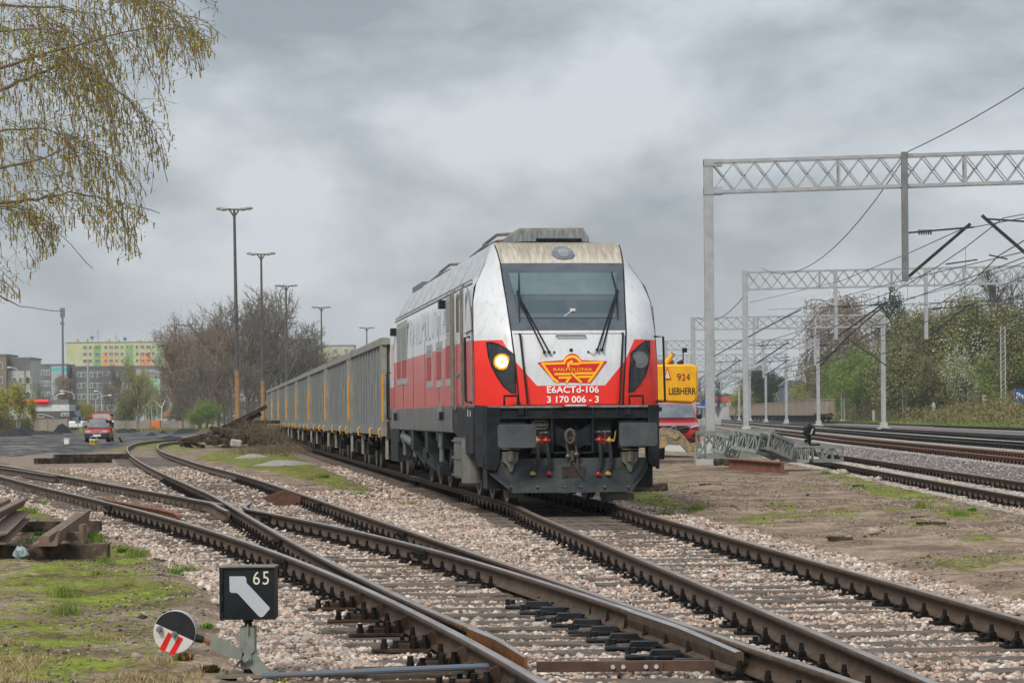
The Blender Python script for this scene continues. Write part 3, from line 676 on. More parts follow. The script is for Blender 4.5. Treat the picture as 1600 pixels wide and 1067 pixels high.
blades('grass', np.concatenate([a[0], b[0], px]), np.concatenate([a[1], b[1], py]), np.concatenate([a[2], b[2], RNG.uniform(.04, .14, len(px))]), gmat, 'short fresh green grass growing in tufts across the yard earth')
x, y = spots(110000, -5, .5, 12.5, 18, lambda x, y: (masks(x, y)[1] > .4) & (fbm(x*2, y*2, 71)+ss(-y, -15.6, -14.2)*.35 > .62))
x2, y2 = spots(30000, -8, 14, 16, 60, lambda x, y: (masks(x, y)[1] > .4) & (fbm(x*1.5, y*1.5, 72) > .6))
blades('dry_grass', np.concatenate([x, x2]), np.concatenate([y, y2]), RNG.uniform(.012, .055, len(x)+len(x2)), dmat, 'dry straw coloured grass at the lower left and among the green', lean=1.2)

# ================================================================ LOCOMOTIVE
LX, LY, LZ = .90, 38.0, .17
loco = thing('locomotive', 'white and red freight locomotive with lit headlamp, at the head of the train', 'locomotive', (LX, LY, LZ), TH)
cT, sT = cos(TH), sin(TH)
def plane_y(px, py, yl):
    u, v = ray(px, py); t = (yl+LY*cT-LX*sT)/(cT-u*sT); return (u*t-LX)*cT+(t-LY)*sT, CAMZ+v*t-LZ
def plane_x(px, py, xl=-1.39):
    u, v = ray(px, py); t = (xl+LX*cT+LY*sT)/(u*cT+sT); return -(u*t-LX)*sT+(t-LY)*cT, CAMZ+v*t-LZ
NZ = [1.485, 1.78, 2.15, 2.60, 3.07, 3.35, 3.67, 3.85, 3.98, 4.03]
NF = [.10, .12, .16, .30, .60, .79, 1.0, 1.25, 1.55, 1.9]
NXF = [.78, .80, .83, .87, .90, .925, .945, .96, .97, .92]
NW = [1.39, 1.39, 1.39, 1.385, 1.36, 1.29, 1.12, 1.04, .985, .93]
NJ = [.62, .62, .65, .80, 1.05, 1.3, 1.6, 1.75, 1.9, 2.1]
ip = lambda z, T: float(np.interp(z, NZ, T))
def nose(x, z):
    yf, xf, w, yj = ip(z, NF), ip(z, NXF), ip(z, NW), ip(z, NJ); a = abs(x)
    if a <= xf: return yf+.05*(a/xf)**2
    q = min(1.0, (a-xf)/max(.02, w-xf)); return yf+.05+(yj-yf-.05)*(.45*q+.55*q**2.6)
def npx(px, py):
    yl = .3
    for _ in range(12): x, z = plane_y(px, py, yl); yl = nose(x, z)
    return x, z
def rows(poly, zz):
    xs_ = []
    for i in range(len(poly)):
        (ax, az), (bx, bz) = poly[i], poly[(i+1) % len(poly)]
        if (az <= zz < bz) or (bz <= zz < az): xs_.append(ax+(bx-ax)*(zz-az)/(bz-az))
    return (min(xs_), max(xs_)) if len(xs_) > 1 else None
def patch(poly, off, m, nr=14, nc=8, k=None, fn=nose, th=.012):
    z0, z1 = min(p[1] for p in poly), max(p[1] for p in poly); vs = []; R = []
    for i in range(nr+1):
        zz = z0+(z1-z0)*(.001+.998*i/nr); r = rows(poly, zz)
        if r: R.append((zz, *r))
    for s, o_ in ((0, off), (1, off-th)):
        for zz, a, b in R:
            for j in range(nc+1): x = a+(b-a)*j/nc; vs.append((x, fn(x, zz)-o_, zz))
    n = len(R); W_ = nc+1; fs = []
    for i in range(n-1):
        for j in range(nc): fs.append((i*W_+j, i*W_+j+1, (i+1)*W_+j+1, (i+1)*W_+j))
    B = n*W_
    for i in range(n-1):
        for j in (0, nc):
            fs.append((i*W_+j, (i+1)*W_+j, B+(i+1)*W_+j, B+i*W_+j))
    for j in range(nc):
        for i in (0, n-1): fs.append((i*W_+j, i*W_+j+1, B+i*W_+j+1, B+i*W_+j))
    m.add(vs, fs, k)
def stroke(pts, w, off, m, k=None):
    for (ax, az), (bx, bz) in zip(pts, pts[1:]):
        d = math.hypot(bx-ax, bz-az) or 1; ex, ez = (bx-ax)/d, (bz-az)/d; ax -= ex*w*.5; az -= ez*w*.5; bx += ex*w*.5; bz += ez*w*.5; nx_, nz_ = -ez*w/2, ex*w/2
        q = [(ax+nx_, az+nz_), (bx+nx_, bz+nz_), (bx-nx_, bz-nz_), (ax-nx_, az-nz_)]
        vs = [(x, nose(x, z)-off, z) for x, z in q]+[(x, nose(x, z)-off+.008, z) for x, z in q]
        m.add(vs, [(0,1,2,3),(4,5,6,7),(0,1,5,4),(1,2,6,5),(2,3,7,6),(3,0,4,7)], k)
C1 = lambda x, y: npx(700+x/3.8095, 350+y/3.8095)       # crop coordinates used while measuring
def livery(name, red, front):
    m = bpy.data.materials.new(name); m.use_nodes = True; t = m.node_tree; b = t.nodes['Principled BSDF']; n = t.nodes.new; L = t.links.new
    b.inputs['Roughness'].default_value = .34; b.inputs['Coat Weight'].default_value = .15; b.inputs['Coat Roughness'].default_value = .12
    tcn = n('ShaderNodeTexCoord'); s = n('ShaderNodeSeparateXYZ'); L(tcn.outputs['Object'], s.inputs[0])
    def math_(op, a, c=None, clamp=False):
        q = n('ShaderNodeMath'); q.operation = op; q.use_clamp = clamp
        for i, v in enumerate((a, c)):
            if v is None: continue
            if isinstance(v, (int, float)): q.inputs[i].default_value = v
            else: L(v, q.inputs[i])
        return q.outputs[0]
    def mr(v, a, b_, c, d):
        q = n('ShaderNodeMapRange'); L(v, q.inputs['Value']); q.inputs['From Min'].default_value = a; q.inputs['From Max'].default_value = b_; q.inputs['To Min'].default_value = c; q.inputs['To Max'].default_value = d; return q.outputs[0]
    def mix(f, a, c):
        x = n('ShaderNodeMix'); x.data_type = 'RGBA'
        for sock, v in (('Factor', f), ('A', a), ('B', c)):
            if isinstance(v, (int, float)): x.inputs[sock].default_value = v
            elif isinstance(v, tuple): x.inputs[sock].default_value = (*v, 1)
            else: L(v, x.inputs[sock])
        return x.outputs['Result']
    mp_ = n('ShaderNodeMapping'); mp_.inputs['Scale'].default_value = (9, 9, .9) if front else (9, 3.2, .5); L(tcn.outputs['Object'], mp_.inputs[0])
    st = n('ShaderNodeTexNoise'); st.inputs['Scale'].default_value = 1.6; st.inputs['Detail'].default_value = 7; st.inputs['Roughness'].default_value = .7; L(mp_.outputs[0], st.inputs['Vector'])
    nz = n('ShaderNodeTexNoise'); nz.inputs['Scale'].default_value = 1.7; nz.inputs['Detail'].default_value = 8; nz.inputs['Roughness'].default_value = .7; L(tcn.outputs['Object'], nz.inputs['Vector'])
    wht = mix(mr(st.outputs[0], .5, .76, 0, .6), (.60, .62, .65), (.36, .35, .32)); wht = mix(mr(nz.outputs[0], .6, .78, 0, .5), wht, (.45, .40, .34))
    redc = mix(mr(st.outputs[0], .4, .75, 0, .5), red, tuple(c*.62+.02 for c in red))
    if not front: redc = mix(mr(nz.outputs[0], .4, .7, 0, .35), redc, (.56, .2, .19))
    ax = math_('ABSOLUTE', s.outputs['X'])
    if front:
        bd = math_('ADD', mr(ax, .51, .83, 1.78, 2.15), mr(ax, .83, 1.0, 0, .32)); 
        isred = math_('LESS_THAN', s.outputs['Z'], bd)
    else:
        isred = math_('LESS_THAN', s.outputs['Z'], mr(s.outputs['Y'], 17.25, 17.26, 2.49, 1.97))
    col = mix(isred, wht, redc)
    if front:
        top = math_('MULTIPLY', mr(s.outputs['Z'], 3.64, 3.66, 0, 1), math_('LESS_THAN', ax, .95))
        mp2 = n('ShaderNodeMapping'); mp2.inputs['Scale'].default_value = (26, 2, 3.5); L(tcn.outputs['Object'], mp2.inputs[0])
        g = n('ShaderNodeTexNoise'); g.inputs['Scale'].default_value = 1; g.inputs['Detail'].default_value = 6; L(mp2.outputs[0], g.inputs['Vector'])
        gz_ = math_('ADD', g.outputs[0], mr(s.outputs['Z'], 3.66, 3.98, -.12, .22)); gr_ = mix(mr(gz_, .36, .72, 0, 1), (.46, .43, .36), (.22, .17, .10))
        col = mix(top, col, gr_)
    else:
        col = mix(math_('LESS_THAN', s.outputs['Z'], 1.50), col, mix(mr(nz.outputs[0], .42, .68, 0, 1), (.035, .04, .048), (.14, .14, .14)))
        hi_ = mr(s.outputs['Z'], 3.46, 3.47, 0, 1); col = mix(hi_, col, mix(mr(st.outputs[0], .42, .66, 0, 1), (.46, .48, .5), (.2, .205, .21)))
        rr = mix(0.0, (.3, .3, .3), (.3, .3, .3))
    L(col, b.inputs['Base Color']); return m
livN = livery('loco nose paint', (.80, .018, .004), True); livS = livery('loco side paint', (.55, .03, .025), False)
# nose shell
ts = [-1-0*i for i in range(0)]; vs = []; NR = 40
tt_ = list(np.linspace(-1, -.0001, 9))+list(np.linspace(0, 1, 9))
cols = []
zr = np.concatenate([np.linspace(1.485, 3.67, 30), np.linspace(3.69, 4.03, 9)])
for z in zr:
    xf, w = ip(z, NXF), ip(z, NW); xsn = [-(xf+(w-xf)*q) for q in np.linspace(1, 0, 8)]+[-xf*q for q in (.97, .66, .33, 0)]+[xf*q for q in (.33, .66, .97)]+[xf+(w-xf)*q for q in np.linspace(0, 1, 8)]
    for x in xsn: vs.append((x, nose(x, z), z))
nc_ = len(xsn); fs = [(i*nc_+j, i*nc_+j+1, (i+1)*nc_+j+1, (i+1)*nc_+j) for i in range(len(zr)-1) for j in range(nc_-1)]
m = MB(); m.add(vs, fs); m.build('nose_shell', livN, loco, smooth=True)
# body shell: side walls + roof
YR = 18.45; prof = [(1.39, 1.08), (1.39, 1.505), (1.39, 2.6), (1.375, 3.07), (1.33, 3.30), (1.27, 3.40), (.99, 3.93), (.93, 4.03), (.4, 4.06)]
vs = []; cyl_ = 0
full = [(-a, b) for a, b in prof]+[(a, b) for a, b in prof[::-1]]
def yst(z): return .62 if z < 1.485 else ip(z, NJ)
ycols = [0]+list(np.linspace(.05, 1, 12)); 
for j, q in enumerate(ycols):
    for a, b in full: y0 = yst(b); vs.append((a, y0+(YR-y0)*q, b))
n = len(full); fs = [(j*n+i, j*n+i+1, (j+1)*n+i+1, (j+1)*n+i) for j in range(len(ycols)-1) for i in range(n-1)]+[tuple(range((len(ycols)-1)*n, len(ycols)*n))]
m = MB(); m.add(vs, fs); m.build('body_shell', livS, loco, smooth=True)
# black seams around the front
m = MB()
for s_ in (-1, 1):
    for z0, z1 in ((1.49, 3.97),):
        pts = []
        for z in np.linspace(z0, z1, 26): x = s_*ip(z, NXF); pts.append((x, nose(x, z)-.006, z))
        m.tube(pts, .011, 5)
    pts = []
    for z in np.linspace(1.5, 3.0, 14): pts.append((s_*1.392, yst(z)+.01, z))
    m.tube(pts, .006, 5)

for z in (2.56, 1.50):
    pts = [(x, nose(x, z)-.002, z) for x in np.linspace(-.83, .83, 15)]; m.tube(pts, .0045, 4)
for y in (4.1, 6.6, 9.4, 12.1, 14.6, 17.2):
    m.tube([(-1.391, y, 1.52), (-1.391, y, 2.6), (-1.377, y, 3.07)], .006, 4)
m.split('panel_seam', black, loco)
# windscreen
frame = [(-.86, 2.615), (.86, 2.615), (.935, 3.655), (-.935, 3.655)]
scr = thing_ = MB(); patch(frame, .012, scr, 16, 10, 0); 
wsf = scr.build('windscreen', mat('windscreen surround', (.045, .055, .07), (.075, .085, .1), 3, .3, coat=.3), loco)
gm_ = MB(); patch([(-.755, 2.80), (.745, 2.80), (.82, 3.55), (-.83, 3.55)], .018, gm_, 14, 10)
glassw = mat('tinted windscreen glass', (.035, .055, .065), rough=.05, coat=.6, spec=.7); gm_.build('windscreen_pane', glassw, wsf)
gm_ = MB(); patch([(-.775, 3.16), (.77, 3.16), (.825, 3.50), (-.835, 3.50)], .023, gm_, 8, 10, th=.005); gm_.build('sun_blind_sky_sheen', mat('blue green sun blind with painted sky reflection', (.105, .145, .16), (.075, .11, .122), 2, .12, coat=.5), wsf)  # paler teal upper glass: sky reflection painted into the blind's colour
gm_ = MB(); patch([(-.74, 2.80), (.73, 2.80), (.735, 2.87), (-.745, 2.87)], .023, gm_, 3, 10, th=.004); gm_.build('dashboard_edge', mat('dashboard', (.075, .095, .11), rough=.2, coat=.4), wsf)
gm_ = MB(); gm_.tube([(-.06, nose(0, 2.83)-.03, 2.82), (.0, nose(0, 2.88)-.03, 2.86), (.06, nose(0, 2.9)-.03, 2.90)], .007, 5); gm_.box(.04, .12, nose(.08, 2.9)-.035, nose(.08, 2.9)-.022, 2.90, 2.94); gm_.build('paper_note', white, wsf)
# wipers
for s_, P in ((-1, [(585, 762), (430, 440), (415, 405)]), (1, [(900, 748), (985, 440), (1002, 400)])):
    m = MB(); 
    for dx in (-14, 14):
        pts = [C1(P[0][0]+dx, P[0][1]), C1(P[1][0]+dx*.35, P[1][1]+20), C1(P[2][0], P[2][1])]
        m.tube([(x, nose(x, z)-.065, z) for x, z in pts], .013, 5)
    q = [(420, 292), (420, 405), (424, 580)] if s_ < 0 else [(970, 282), (1002, 400), (1010, 566)]
    m.tube([(x, nose(x, z)-.045, z) for x, z in (C1(*p) for p in q)], [.008, .016, .008], 5)
    for dx in (-14, 14):
        x, z = C1(P[0][0]+dx, P[0][1]); m.cyl((x, nose(x, z)+.01, z), (x, nose(x, z)-.08, z), .022, n=8)
    x, z = C1(*P[2]); m.sphere((x, nose(x, z)-.05, z), .028, 8)
    m.build('wiper', black, loco)
# rail under the screen, sockets
m = MB(); a = C1(645, 665); b = C1(815, 665); m.tube([(a[0], nose(*a)+.0, a[1]), (a[0], nose(*a)-.05, a[1]), (b[0], nose(*b)-.05, b[1]), (b[0], nose(*b), b[1])], .014, 6); m.build('handrail', mgrey, loco)
m = MB(); x, z = C1(732, 750); m.box(x-.022, x+.022, nose(x, z)-.02, nose(x, z), z-.022, z+.022)
for p, q in (((632, 762), (600, 750)), ((834, 760), (895, 745))):
    x, z = C1(*p); m.cyl((x, nose(x, z), z), (x, nose(x, z)-.02, z), .016, n=8); a = C1(*q); mid = ((x+a[0])/2, min(z, a[1])-.05)
    m.tube([(x, nose(x, z)-.015, z), (mid[0], nose(*mid)-.02, mid[1]), (a[0], nose(*a)-.02, a[1])], .005, 4)
m.split('socket', black, loco)
# top headlamp
x, z = C1(685, 172); m = MB()
po = [(x+.18*cos(a)*(1.05 if sin(a) < 0 else .92), z+.125*sin(a)*(1.0 if sin(a) > 0 else .9)) for a in np.linspace(0, 2*pi, 20)[:-1]]
patch(po, .02, m, 12, 8, 0); po2 = [(x+.085*cos(a), z+.075*sin(a)) for a in np.linspace(0, 2*pi, 18)[:-1]]
hl = m.build('headlight', mat('lamp glass, smoky', (.09, .095, .115), (.13, .135, .15), 3, .15, coat=.4), loco); hl['label'] = 'unlit oval headlamp above the windscreen'
m = MB(); patch(po2, .03, m, 8, 6); m.build('lamp_lens', mat('unlit lens', (.18, .18, .19), rough=.15, coat=.5), hl)
# side headlamp glasses in the cheeks
LH = [(230, 707), (262, 706), (300, 717), (345, 742), (395, 780), (399, 880), (402, 1008), (375, 1000), (330, 962), (292, 905), (262, 850), (243, 790)]
RH = [(1197, 697), (1175, 699), (1140, 722), (1088, 770), (1082, 880), (1077, 1002), (1105, 990), (1140, 950), (1172, 900), (1190, 840), (1198, 760)]
gl = mat('headlamp glass', (.012, .014, .016), (.03, .032, .035), 9, .08, coat=.8); warm = emis('lit lamp', (1, .82, .5), 14); halo = emis('lit reflector', (1, .42, .05), 1.5)
for s_, HP, lab in ((-1, LH, 'headlamp unit with its lamp lit, left of the emblem'), (1, RH, 'unlit headlamp unit right of the emblem')):
    m = MB(); pl = [C1(*p) for p in HP]; patch(pl, .012, m, 22, 8); h = m.build('headlight', gl, loco, smooth=True); h['label'] = lab
    e = MB(); pts = [(x, nose(x, z)-.006, z) for x, z in pl]; e.tube(pts+[pts[0]], .014, 5); e.build('lamp_gasket', black, h)
    x, z = C1(318, 820) if s_ < 0 else C1(1140, 808); y = nose(x, z)
    d = Vector((s_*.10, -1, 0)).normalized(); c = Vector((x, y-.05, z)); m = MB(); m.cyl(c+d*-.05, c+d*.0, .13, .125, 20); m.build('lamp_bowl', mat('lamp bowl', (.12, .12, .13), rough=.2, coat=.6) if s_ > 0 else mat('lamp bowl warm', (.5, .28, .06), rough=.2, coat=.6), h)
    m = MB()
    if s_ < 0:
        for k in range(7):
            a = 2*pi*k/7; r = .058 if k < 7 else 0; m.sphere((c.x+r*cos(a), c.y-.012, c.z+r*sin(a)), .026, 8)
        m.build('lamp_lens', warm, h); m = MB(); m.cyl(c+d*.001, c+d*.006, .098, .098, 20); m.build('reflector', halo, h)
    else: m.cyl(c+d*.001, c+d*.006, .075, .07, 20); m.build('lamp_lens', mat('clear lens', (.13, .14, .145), rough=.1, coat=.6), h)
# vertical front handrails and low brackets
def hrail(pts, r=.02, mt=black): m = MB(); m.tube(pts, r, 7); return m.build('handrail', mt, loco)
for q in (((425, 655), (470, 1062)), ((1037, 650), (1017, 1060))):
    a, b = C1(*q[0]), C1(*q[1]); hrail([(a[0], nose(*a), a[1]), (a[0], nose(*a)-.08, a[1]), (b[0], nose(*b)-.08, b[1]), (b[0], nose(*b), b[1])], .017)
for x0, x1 in ((335, 415), (1080, 1160)):
    a, b = plane_y(700+x0/3.81, 350+1062/3.81, .05), plane_y(700+x1/3.81, 350+1022/3.81, .05)
    hrail([(a[0], .05, 1.49), (a[0], .05, b[1]), (b[0], .05, b[1]), (b[0], .05, 1.49)], .02)
a = plane_y(1026, 526, .55); b = plane_y(1031, 627, .5)
hrail([(a[0]-.04, .55, a[1]), (a[0]+.10, .55, a[1]), (a[0]+.12, .55, b[1]), (a[0]-.02, .55, b[1])], .017)
for px, y0_, y1_ in ((736, 526, 629),):
    ya, za = plane_x(px, y0_, -1.39); yb, zb = plane_x(px, y1_, -1.39); hrail([(-1.39, ya+.16, za), (-1.47, ya+.16, za-.01), (-1.47, ya+.1, zb+.02), (-1.39, ya-.1, zb)], .021)
ya, za = plane_x(606, 572); hrail([(-1.39, 18.3, 2.3), (-1.46, 18.3, 2.3), (-1.46, 18.35, 1.3), (-1.39, 18.35, 1.3)], .022)
# emblem
E = lambda x, y: C1(x, y); m = MB(); redE = mat('emblem red', (.52, .02, .015), rough=.35, coat=.3); yelE = mat('emblem yellow', (.86, .46, .01), rough=.4)
patch([E(*p) for p in ((528, 820), (680, 813), (692, 800), (702, 786), (718, 774), (738, 769), (760, 774), (776, 786), (786, 800), (798, 812), (949, 812), (850, 946), (638, 946))], .008, m, 26, 8, th=.006)
em = m.build('emblem', redE, loco); em['label'] = 'red and yellow winged wheel emblem'
m = MB()
for st in ([(562, 832), (690, 828), (700, 806), (716, 793), (738, 788), (760, 793), (776, 806), (790, 826), (918, 823)], [(562, 832), (596, 880), (624, 918), (650, 938)], [(918, 823), (884, 876), (858, 912), (838, 936)],
           [(640, 893), (722, 892)], [(664, 914), (728, 913)], [(722, 913), (706, 940)], [(738, 889), (790, 940)], [(762, 889), (868, 887)], [(778, 910), (848, 908)], [(735, 832), (775, 832)], [(716, 846), (716, 830), (735, 818)]):
    stroke([E(*p) for p in st], .034, .014, m)
m.build('emblem_bands', yelE, em)
def fit(o, wd, ht):
    co = [v.co for v in o.data.vertices]; a = [min(c[i] for c in co) for i in range(3)]; b = [max(c[i] for c in co) for i in range(3)]
    ctr = Vector([(a[i]+b[i])/2 for i in range(3)]); sx, sz = wd/max(b[0]-a[0], 1e-6), ht/max(b[2]-a[2], 1e-6)
    for v in o.data.vertices: v.co = Vector(((v.co.x-ctr.x)*sx+ctr.x, v.co.y, (v.co.z-ctr.z)*sz+ctr.z))
def sign(s, a, b, y, mt, par, bold=.0, dp=.004, name='lettering'):     # a,b: opposite corners (x,z)
    o = text(s, .1, mt, faceM((a[0]+b[0])/2, y, (a[1]+b[1])/2), par, dp, name, bold=bold)
    co = [v.co for v in o.data.vertices]; cx = (min(c.x for c in co)+max(c.x for c in co))/2; cz = (min(c.z for c in co)+max(c.z for c in co))/2
    fit(o, abs(b[0]-a[0]), abs(b[1]-a[1])); d = Vector(((a[0]+b[0])/2-cx, 0, (a[1]+b[1])/2-cz))
    for v in o.data.vertices: v.co += d
    return o
wl = mat('white lettering', (.82, .82, .82), rough=.5)
def drape(o, off):
    for v in o.data.vertices: v.co.y = nose(v.co.x, v.co.z)-off-(0.004 if v.co.y < 0 else 0)
for s_, a, b, mt, bo in (('E6ACTd-106', E(588, 965), E(897, 1004), wl, .0018), ('3 170 006 - 3', E(588, 1024), E(897, 1062), wl, .0018), ('RAILPOLONIA', E(626, 857), E(858, 874), yelE, .0012)):
    o = sign(s_, a, b, 0, mt, loco if mt is wl else em, bo, 0.0)
    for v in o.data.vertices: v.co.y = nose(v.co.x, v.co.z)-.022
# roof unit (air conditioner)
m = MB(); ac0 = plane_y(804, 381, 2.4)[0]; ac1 = plane_y(920, 381, 2.4)[0]
m.prism([(ac0, 4.04), (ac1, 4.04), (ac1-.02, 4.15), (ac1-.09, 4.26), (ac0+.05, 4.26), (ac0, 4.22)], 'y', 2.3, 4.0)
ac = m.build('roof_air_conditioner', mat('weathered grey housing', (.12, .13, .13), (.24, .25, .25), 5, .6, st=(6, 1, 1)), loco, bevel=.01)
m = MB()
for i in range(34): x = ac0+.34+i*(ac1-ac0-.48)/33; m.box(x-.004, x+.004, 2.27, 2.30, 4.055, 4.115)
m.box(ac0+.33, ac1-.13, 2.285, 2.30, 4.05, 4.12); m.build('grille', black, ac)
m = MB(); m.prism([(ac0+.05, 4.262), (ac1-.1, 4.262), (ac1-.09, 4.285), (ac0+.07, 4.285)], 'y', 2.32, 3.9); m.build('lid', mat('rust edged lid', (.22, .14, .07), (.3, .27, .22), 7, .8), ac)
# pantographs and roof gear
def panto(y0, tag_):
    m = MB()
    m.tube([(-.62, y0+2.2, 4.12), (-.66, y0+1.6, 4.26), (-.55, y0+.6, 4.36), (-.3, y0-.1, 4.33), (.2, y0-.2, 4.33)], .028, 6)
    m.tube([(-.7, y0+2.3, 4.06), (-.70, y0+1.8, 4.2), (-.5, y0+.9, 4.28), (.3, y0+.2, 4.25)], .022, 6)
    m.tube([(-.62, y0+1.2, 4.18), (.55, y0+1.1, 4.18)], .03, 6); m.tube([(-.8, y0+.3, 4.17), (.8, y0+.3, 4.17)], .022, 6)
    for x in (-.6, .55):
        for yy in (y0+.1, y0+1.6):
            for k in range(4): m.cyl((x, yy, 4.05+k*.035), (x, yy, 4.07+k*.035), .075-.012*(k % 2), n=8)
    m.tube([(-.5, y0+1.5, 4.25), (-.4, y0+.4, 4.3), (-.1, y0-.3, 4.2)], .012, 5); m.tube([(-.8, y0+2.2, 3.98), (-.9, y0+1.6, 4.05), (-.72, y0+1.2, 4.2), (-.3, y0+.7, 4.33)], .016, 5)
    for k in range(4): m.tube([(-.78+.1*k, y0+2.5, 4.0), (-.7+.1*k, y0+2.3, 4.12), (-.6+.1*k, y0+2.0, 4.1)], .02, 5)
    o = m.build('pantograph', mat('pantograph tubes', (.10, .10, .095), (.2, .14, .1), 5, .6), loco); o['label'] = tag_
panto(4.3, 'folded pantograph near the cab'); panto(12.6, 'folded pantograph near the rear')
m = MB()
for q in np.linspace(.16, .98, 8):   # roof hatch seams and bolts
    y = 1.9+q*16.5; m.beam((-1.272, y, 3.40), (-.982, y, 3.94), .008, .008)
m.tube([(-1.285, 1.9, 3.40), (-1.285, YR-.2, 3.40)], .012, 5)
for q in np.linspace(2.2, 18.2, 50): m.cyl((-1.25, q, 3.45), (-1.28, q, 3.47), .014, n=6)
m.box(-.7, .7, 8.2, 12.0, 4.05, 4.13); m.box(-.95, -.75, 15, 17.6, 4.0, 4.12); m.build('roof_hatch', mgrey, loco)
m = MB(); m.box(-.9, -.55, 17.3, 17.8, 4.0, 4.14); m.build('roof_horn', redp, loco)
# side panels measured from the photograph
sgl = mat('side louvre, pale', (.33, .35, .34), (.24, .26, .26), 30, .5, st=(1, .2, 4)); sred = mat('side louvre, dark red', (.26, .016, .02), (.34, .02, .025), 6, .45); sfr = mat('panel frame', (.36, .37, .36), (.28, .28, .27), 8, .5)
gasket = mat('door edge, grimy', (.12, .115, .10), (.2, .19, .17), 6, .6)
def sbox(m, px0, px1, py0, py1, x0=-1.39, x1=-1.40, k=None):
    ya, za = plane_x(px0, py0); yb, zb = plane_x(px1, py1); m.box(x1, x0, min(ya, yb), max(ya, yb), min(za, zb), max(za, zb), k)
def side_vent(px0, px1, top, bot, zmid):
    ya, zt = plane_x((px0+px1)/2, top); _, zb = plane_x((px0+px1)/2, bot); y1, _ = plane_x(px0, 550); y0, _ = plane_x(px1, 550)
    m = MB(); m.box(-1.403, -1.388, y0, y1, zb, zt); o = m.build('side_vent', sfr, loco)
    if zmid > zb:
        m = MB(); m.box(-1.408, -1.403, y0+.07, y1-.07, zb+.13, min(zmid, zt-.08)); m.build('louvre', sred, o)
    if zmid < zt:
        m = MB(); z = max(zmid, zb+.08)
        while z < zt-.1: m.box(-1.412, -1.403, y0+.07, y1-.07, z, z+.035); z += .05
        m.build('louvre', sgl, o)
    return o
for a in ((667.5, 675.5, 539, 606, 2.40), (682.5, 691.5, 534, 605, 2.45), (697, 706.5, 527, 603, 2.5)): side_vent(*a)
side_vent(698, 706.5, 464, 524, 1.0)
side_vent(621, 636.5, 503, 601, 2.48)
m = MB(); sbox(m, 621+7, 629, 504, 598, -1.40, -1.418); m.build('vent_mullion', sfr, loco)
# cab door
m = MB(); yA, zt = plane_x(726, 449); y0, _ = plane_x(727, 500); y1, _ = plane_x(713, 500); zb = 1.53
m.box(-1.402, -1.388, y0, y1, zb, 3.33); dr = m.build('cab_door', livS, loco)
m = MB(); yw0, _ = plane_x(720.5, 500); yw1, _ = plane_x(714.5, 500); m.box(-1.408, -1.40, yw0, yw1, 2.68, 3.22); m.build('door_window', glassd, dr)
m = MB(); m.box(-1.412, -1.402, yw0-.06, yw0, 2.6, 3.3); m.box(-1.412, -1.402, yw0, yw1, 3.23, 3.27); m.box(-1.43, -1.402, yw0-.1, yw1, 1.98, 2.02); m.box(-1.44, -1.402, yw0, yw0+.2, 3.2, 3.24); m.build('handle', gasket, dr)
m = MB()
for px in (726.5, 712.8, 710.5): 
    y, _ = plane_x(px, 500); m.tube([(-1.40, y, 3.36), (-1.445, y, 3.32), (-1.445, y, 1.5), (-1.40, y, 1.45)], .026, 6)
ya, _ = plane_x(728, 500); yb, _ = plane_x(742, 500); m.tube([(-1.398, ya+.5, 3.39), (-1.385, ya+.1, 3.40), (-1.39, yb+.95, 3.25), (-1.398, yb+.55, 2.95), (-1.4, yb+.35, 2.5), (-1.4, yb+.35, 1.55)], .012, 5)
m.tube([(-1.402, ya, 2.62), (-1.402, yb+.3, 2.64)], .01, 5)
m.split('door_post', gasket, loco)
m = MB(); ya, za = plane_x(695.5, 476); m.box(-1.50, -1.38, ya-.15, ya+.15, za-.07, za+.07); ya, za = plane_x(618, 519); m.box(-1.50, -1.38, ya-.15, ya+.15, za-.08, za+.08); m.split('side_camera', black, loco, bevel=.01)
# rear stripe panel
m = MB(); m.box(-1.396, -1.388, 17.35, 18.0, 2.15, 2.9); m.build('stripe_panel', mat('pink stripe sticker', (.6, .36, .32), (.55, .50, .4), 3, .5), loco)
# big pale lettering on the side
lt = mat('pale grey side lettering', (.52, .54, .565), rough=.5)
ya, _ = plane_x(639, 520); yb, _ = plane_x(696, 500)
for i_, ch_ in enumerate('RAILPOLONIA'):
    o = text(ch_, .5, lt, Matrix.Identity(4), loco, .0, bold=-.006)
    co = [v.co for v in o.data.vertices]; x0_, x1_ = min(c.x for c in co), max(c.x for c in co); z0_, z1_ = min(c.y for c in co), max(c.y for c in co)
    yc_ = ya+(yb-ya)*(i_+.5)/11; w_ = .46 if ch_ != 'I' else .09
    for v in o.data.vertices:
        fx = (v.co.x-x0_)/(x1_-x0_)-.5; fz = (v.co.y-z0_)/(z1_-z0_); zz = 2.72+fz*.54; v.co = Vector((-1.400+max(0, (zz-2.6))*.02, yc_-w_*fx, zz))
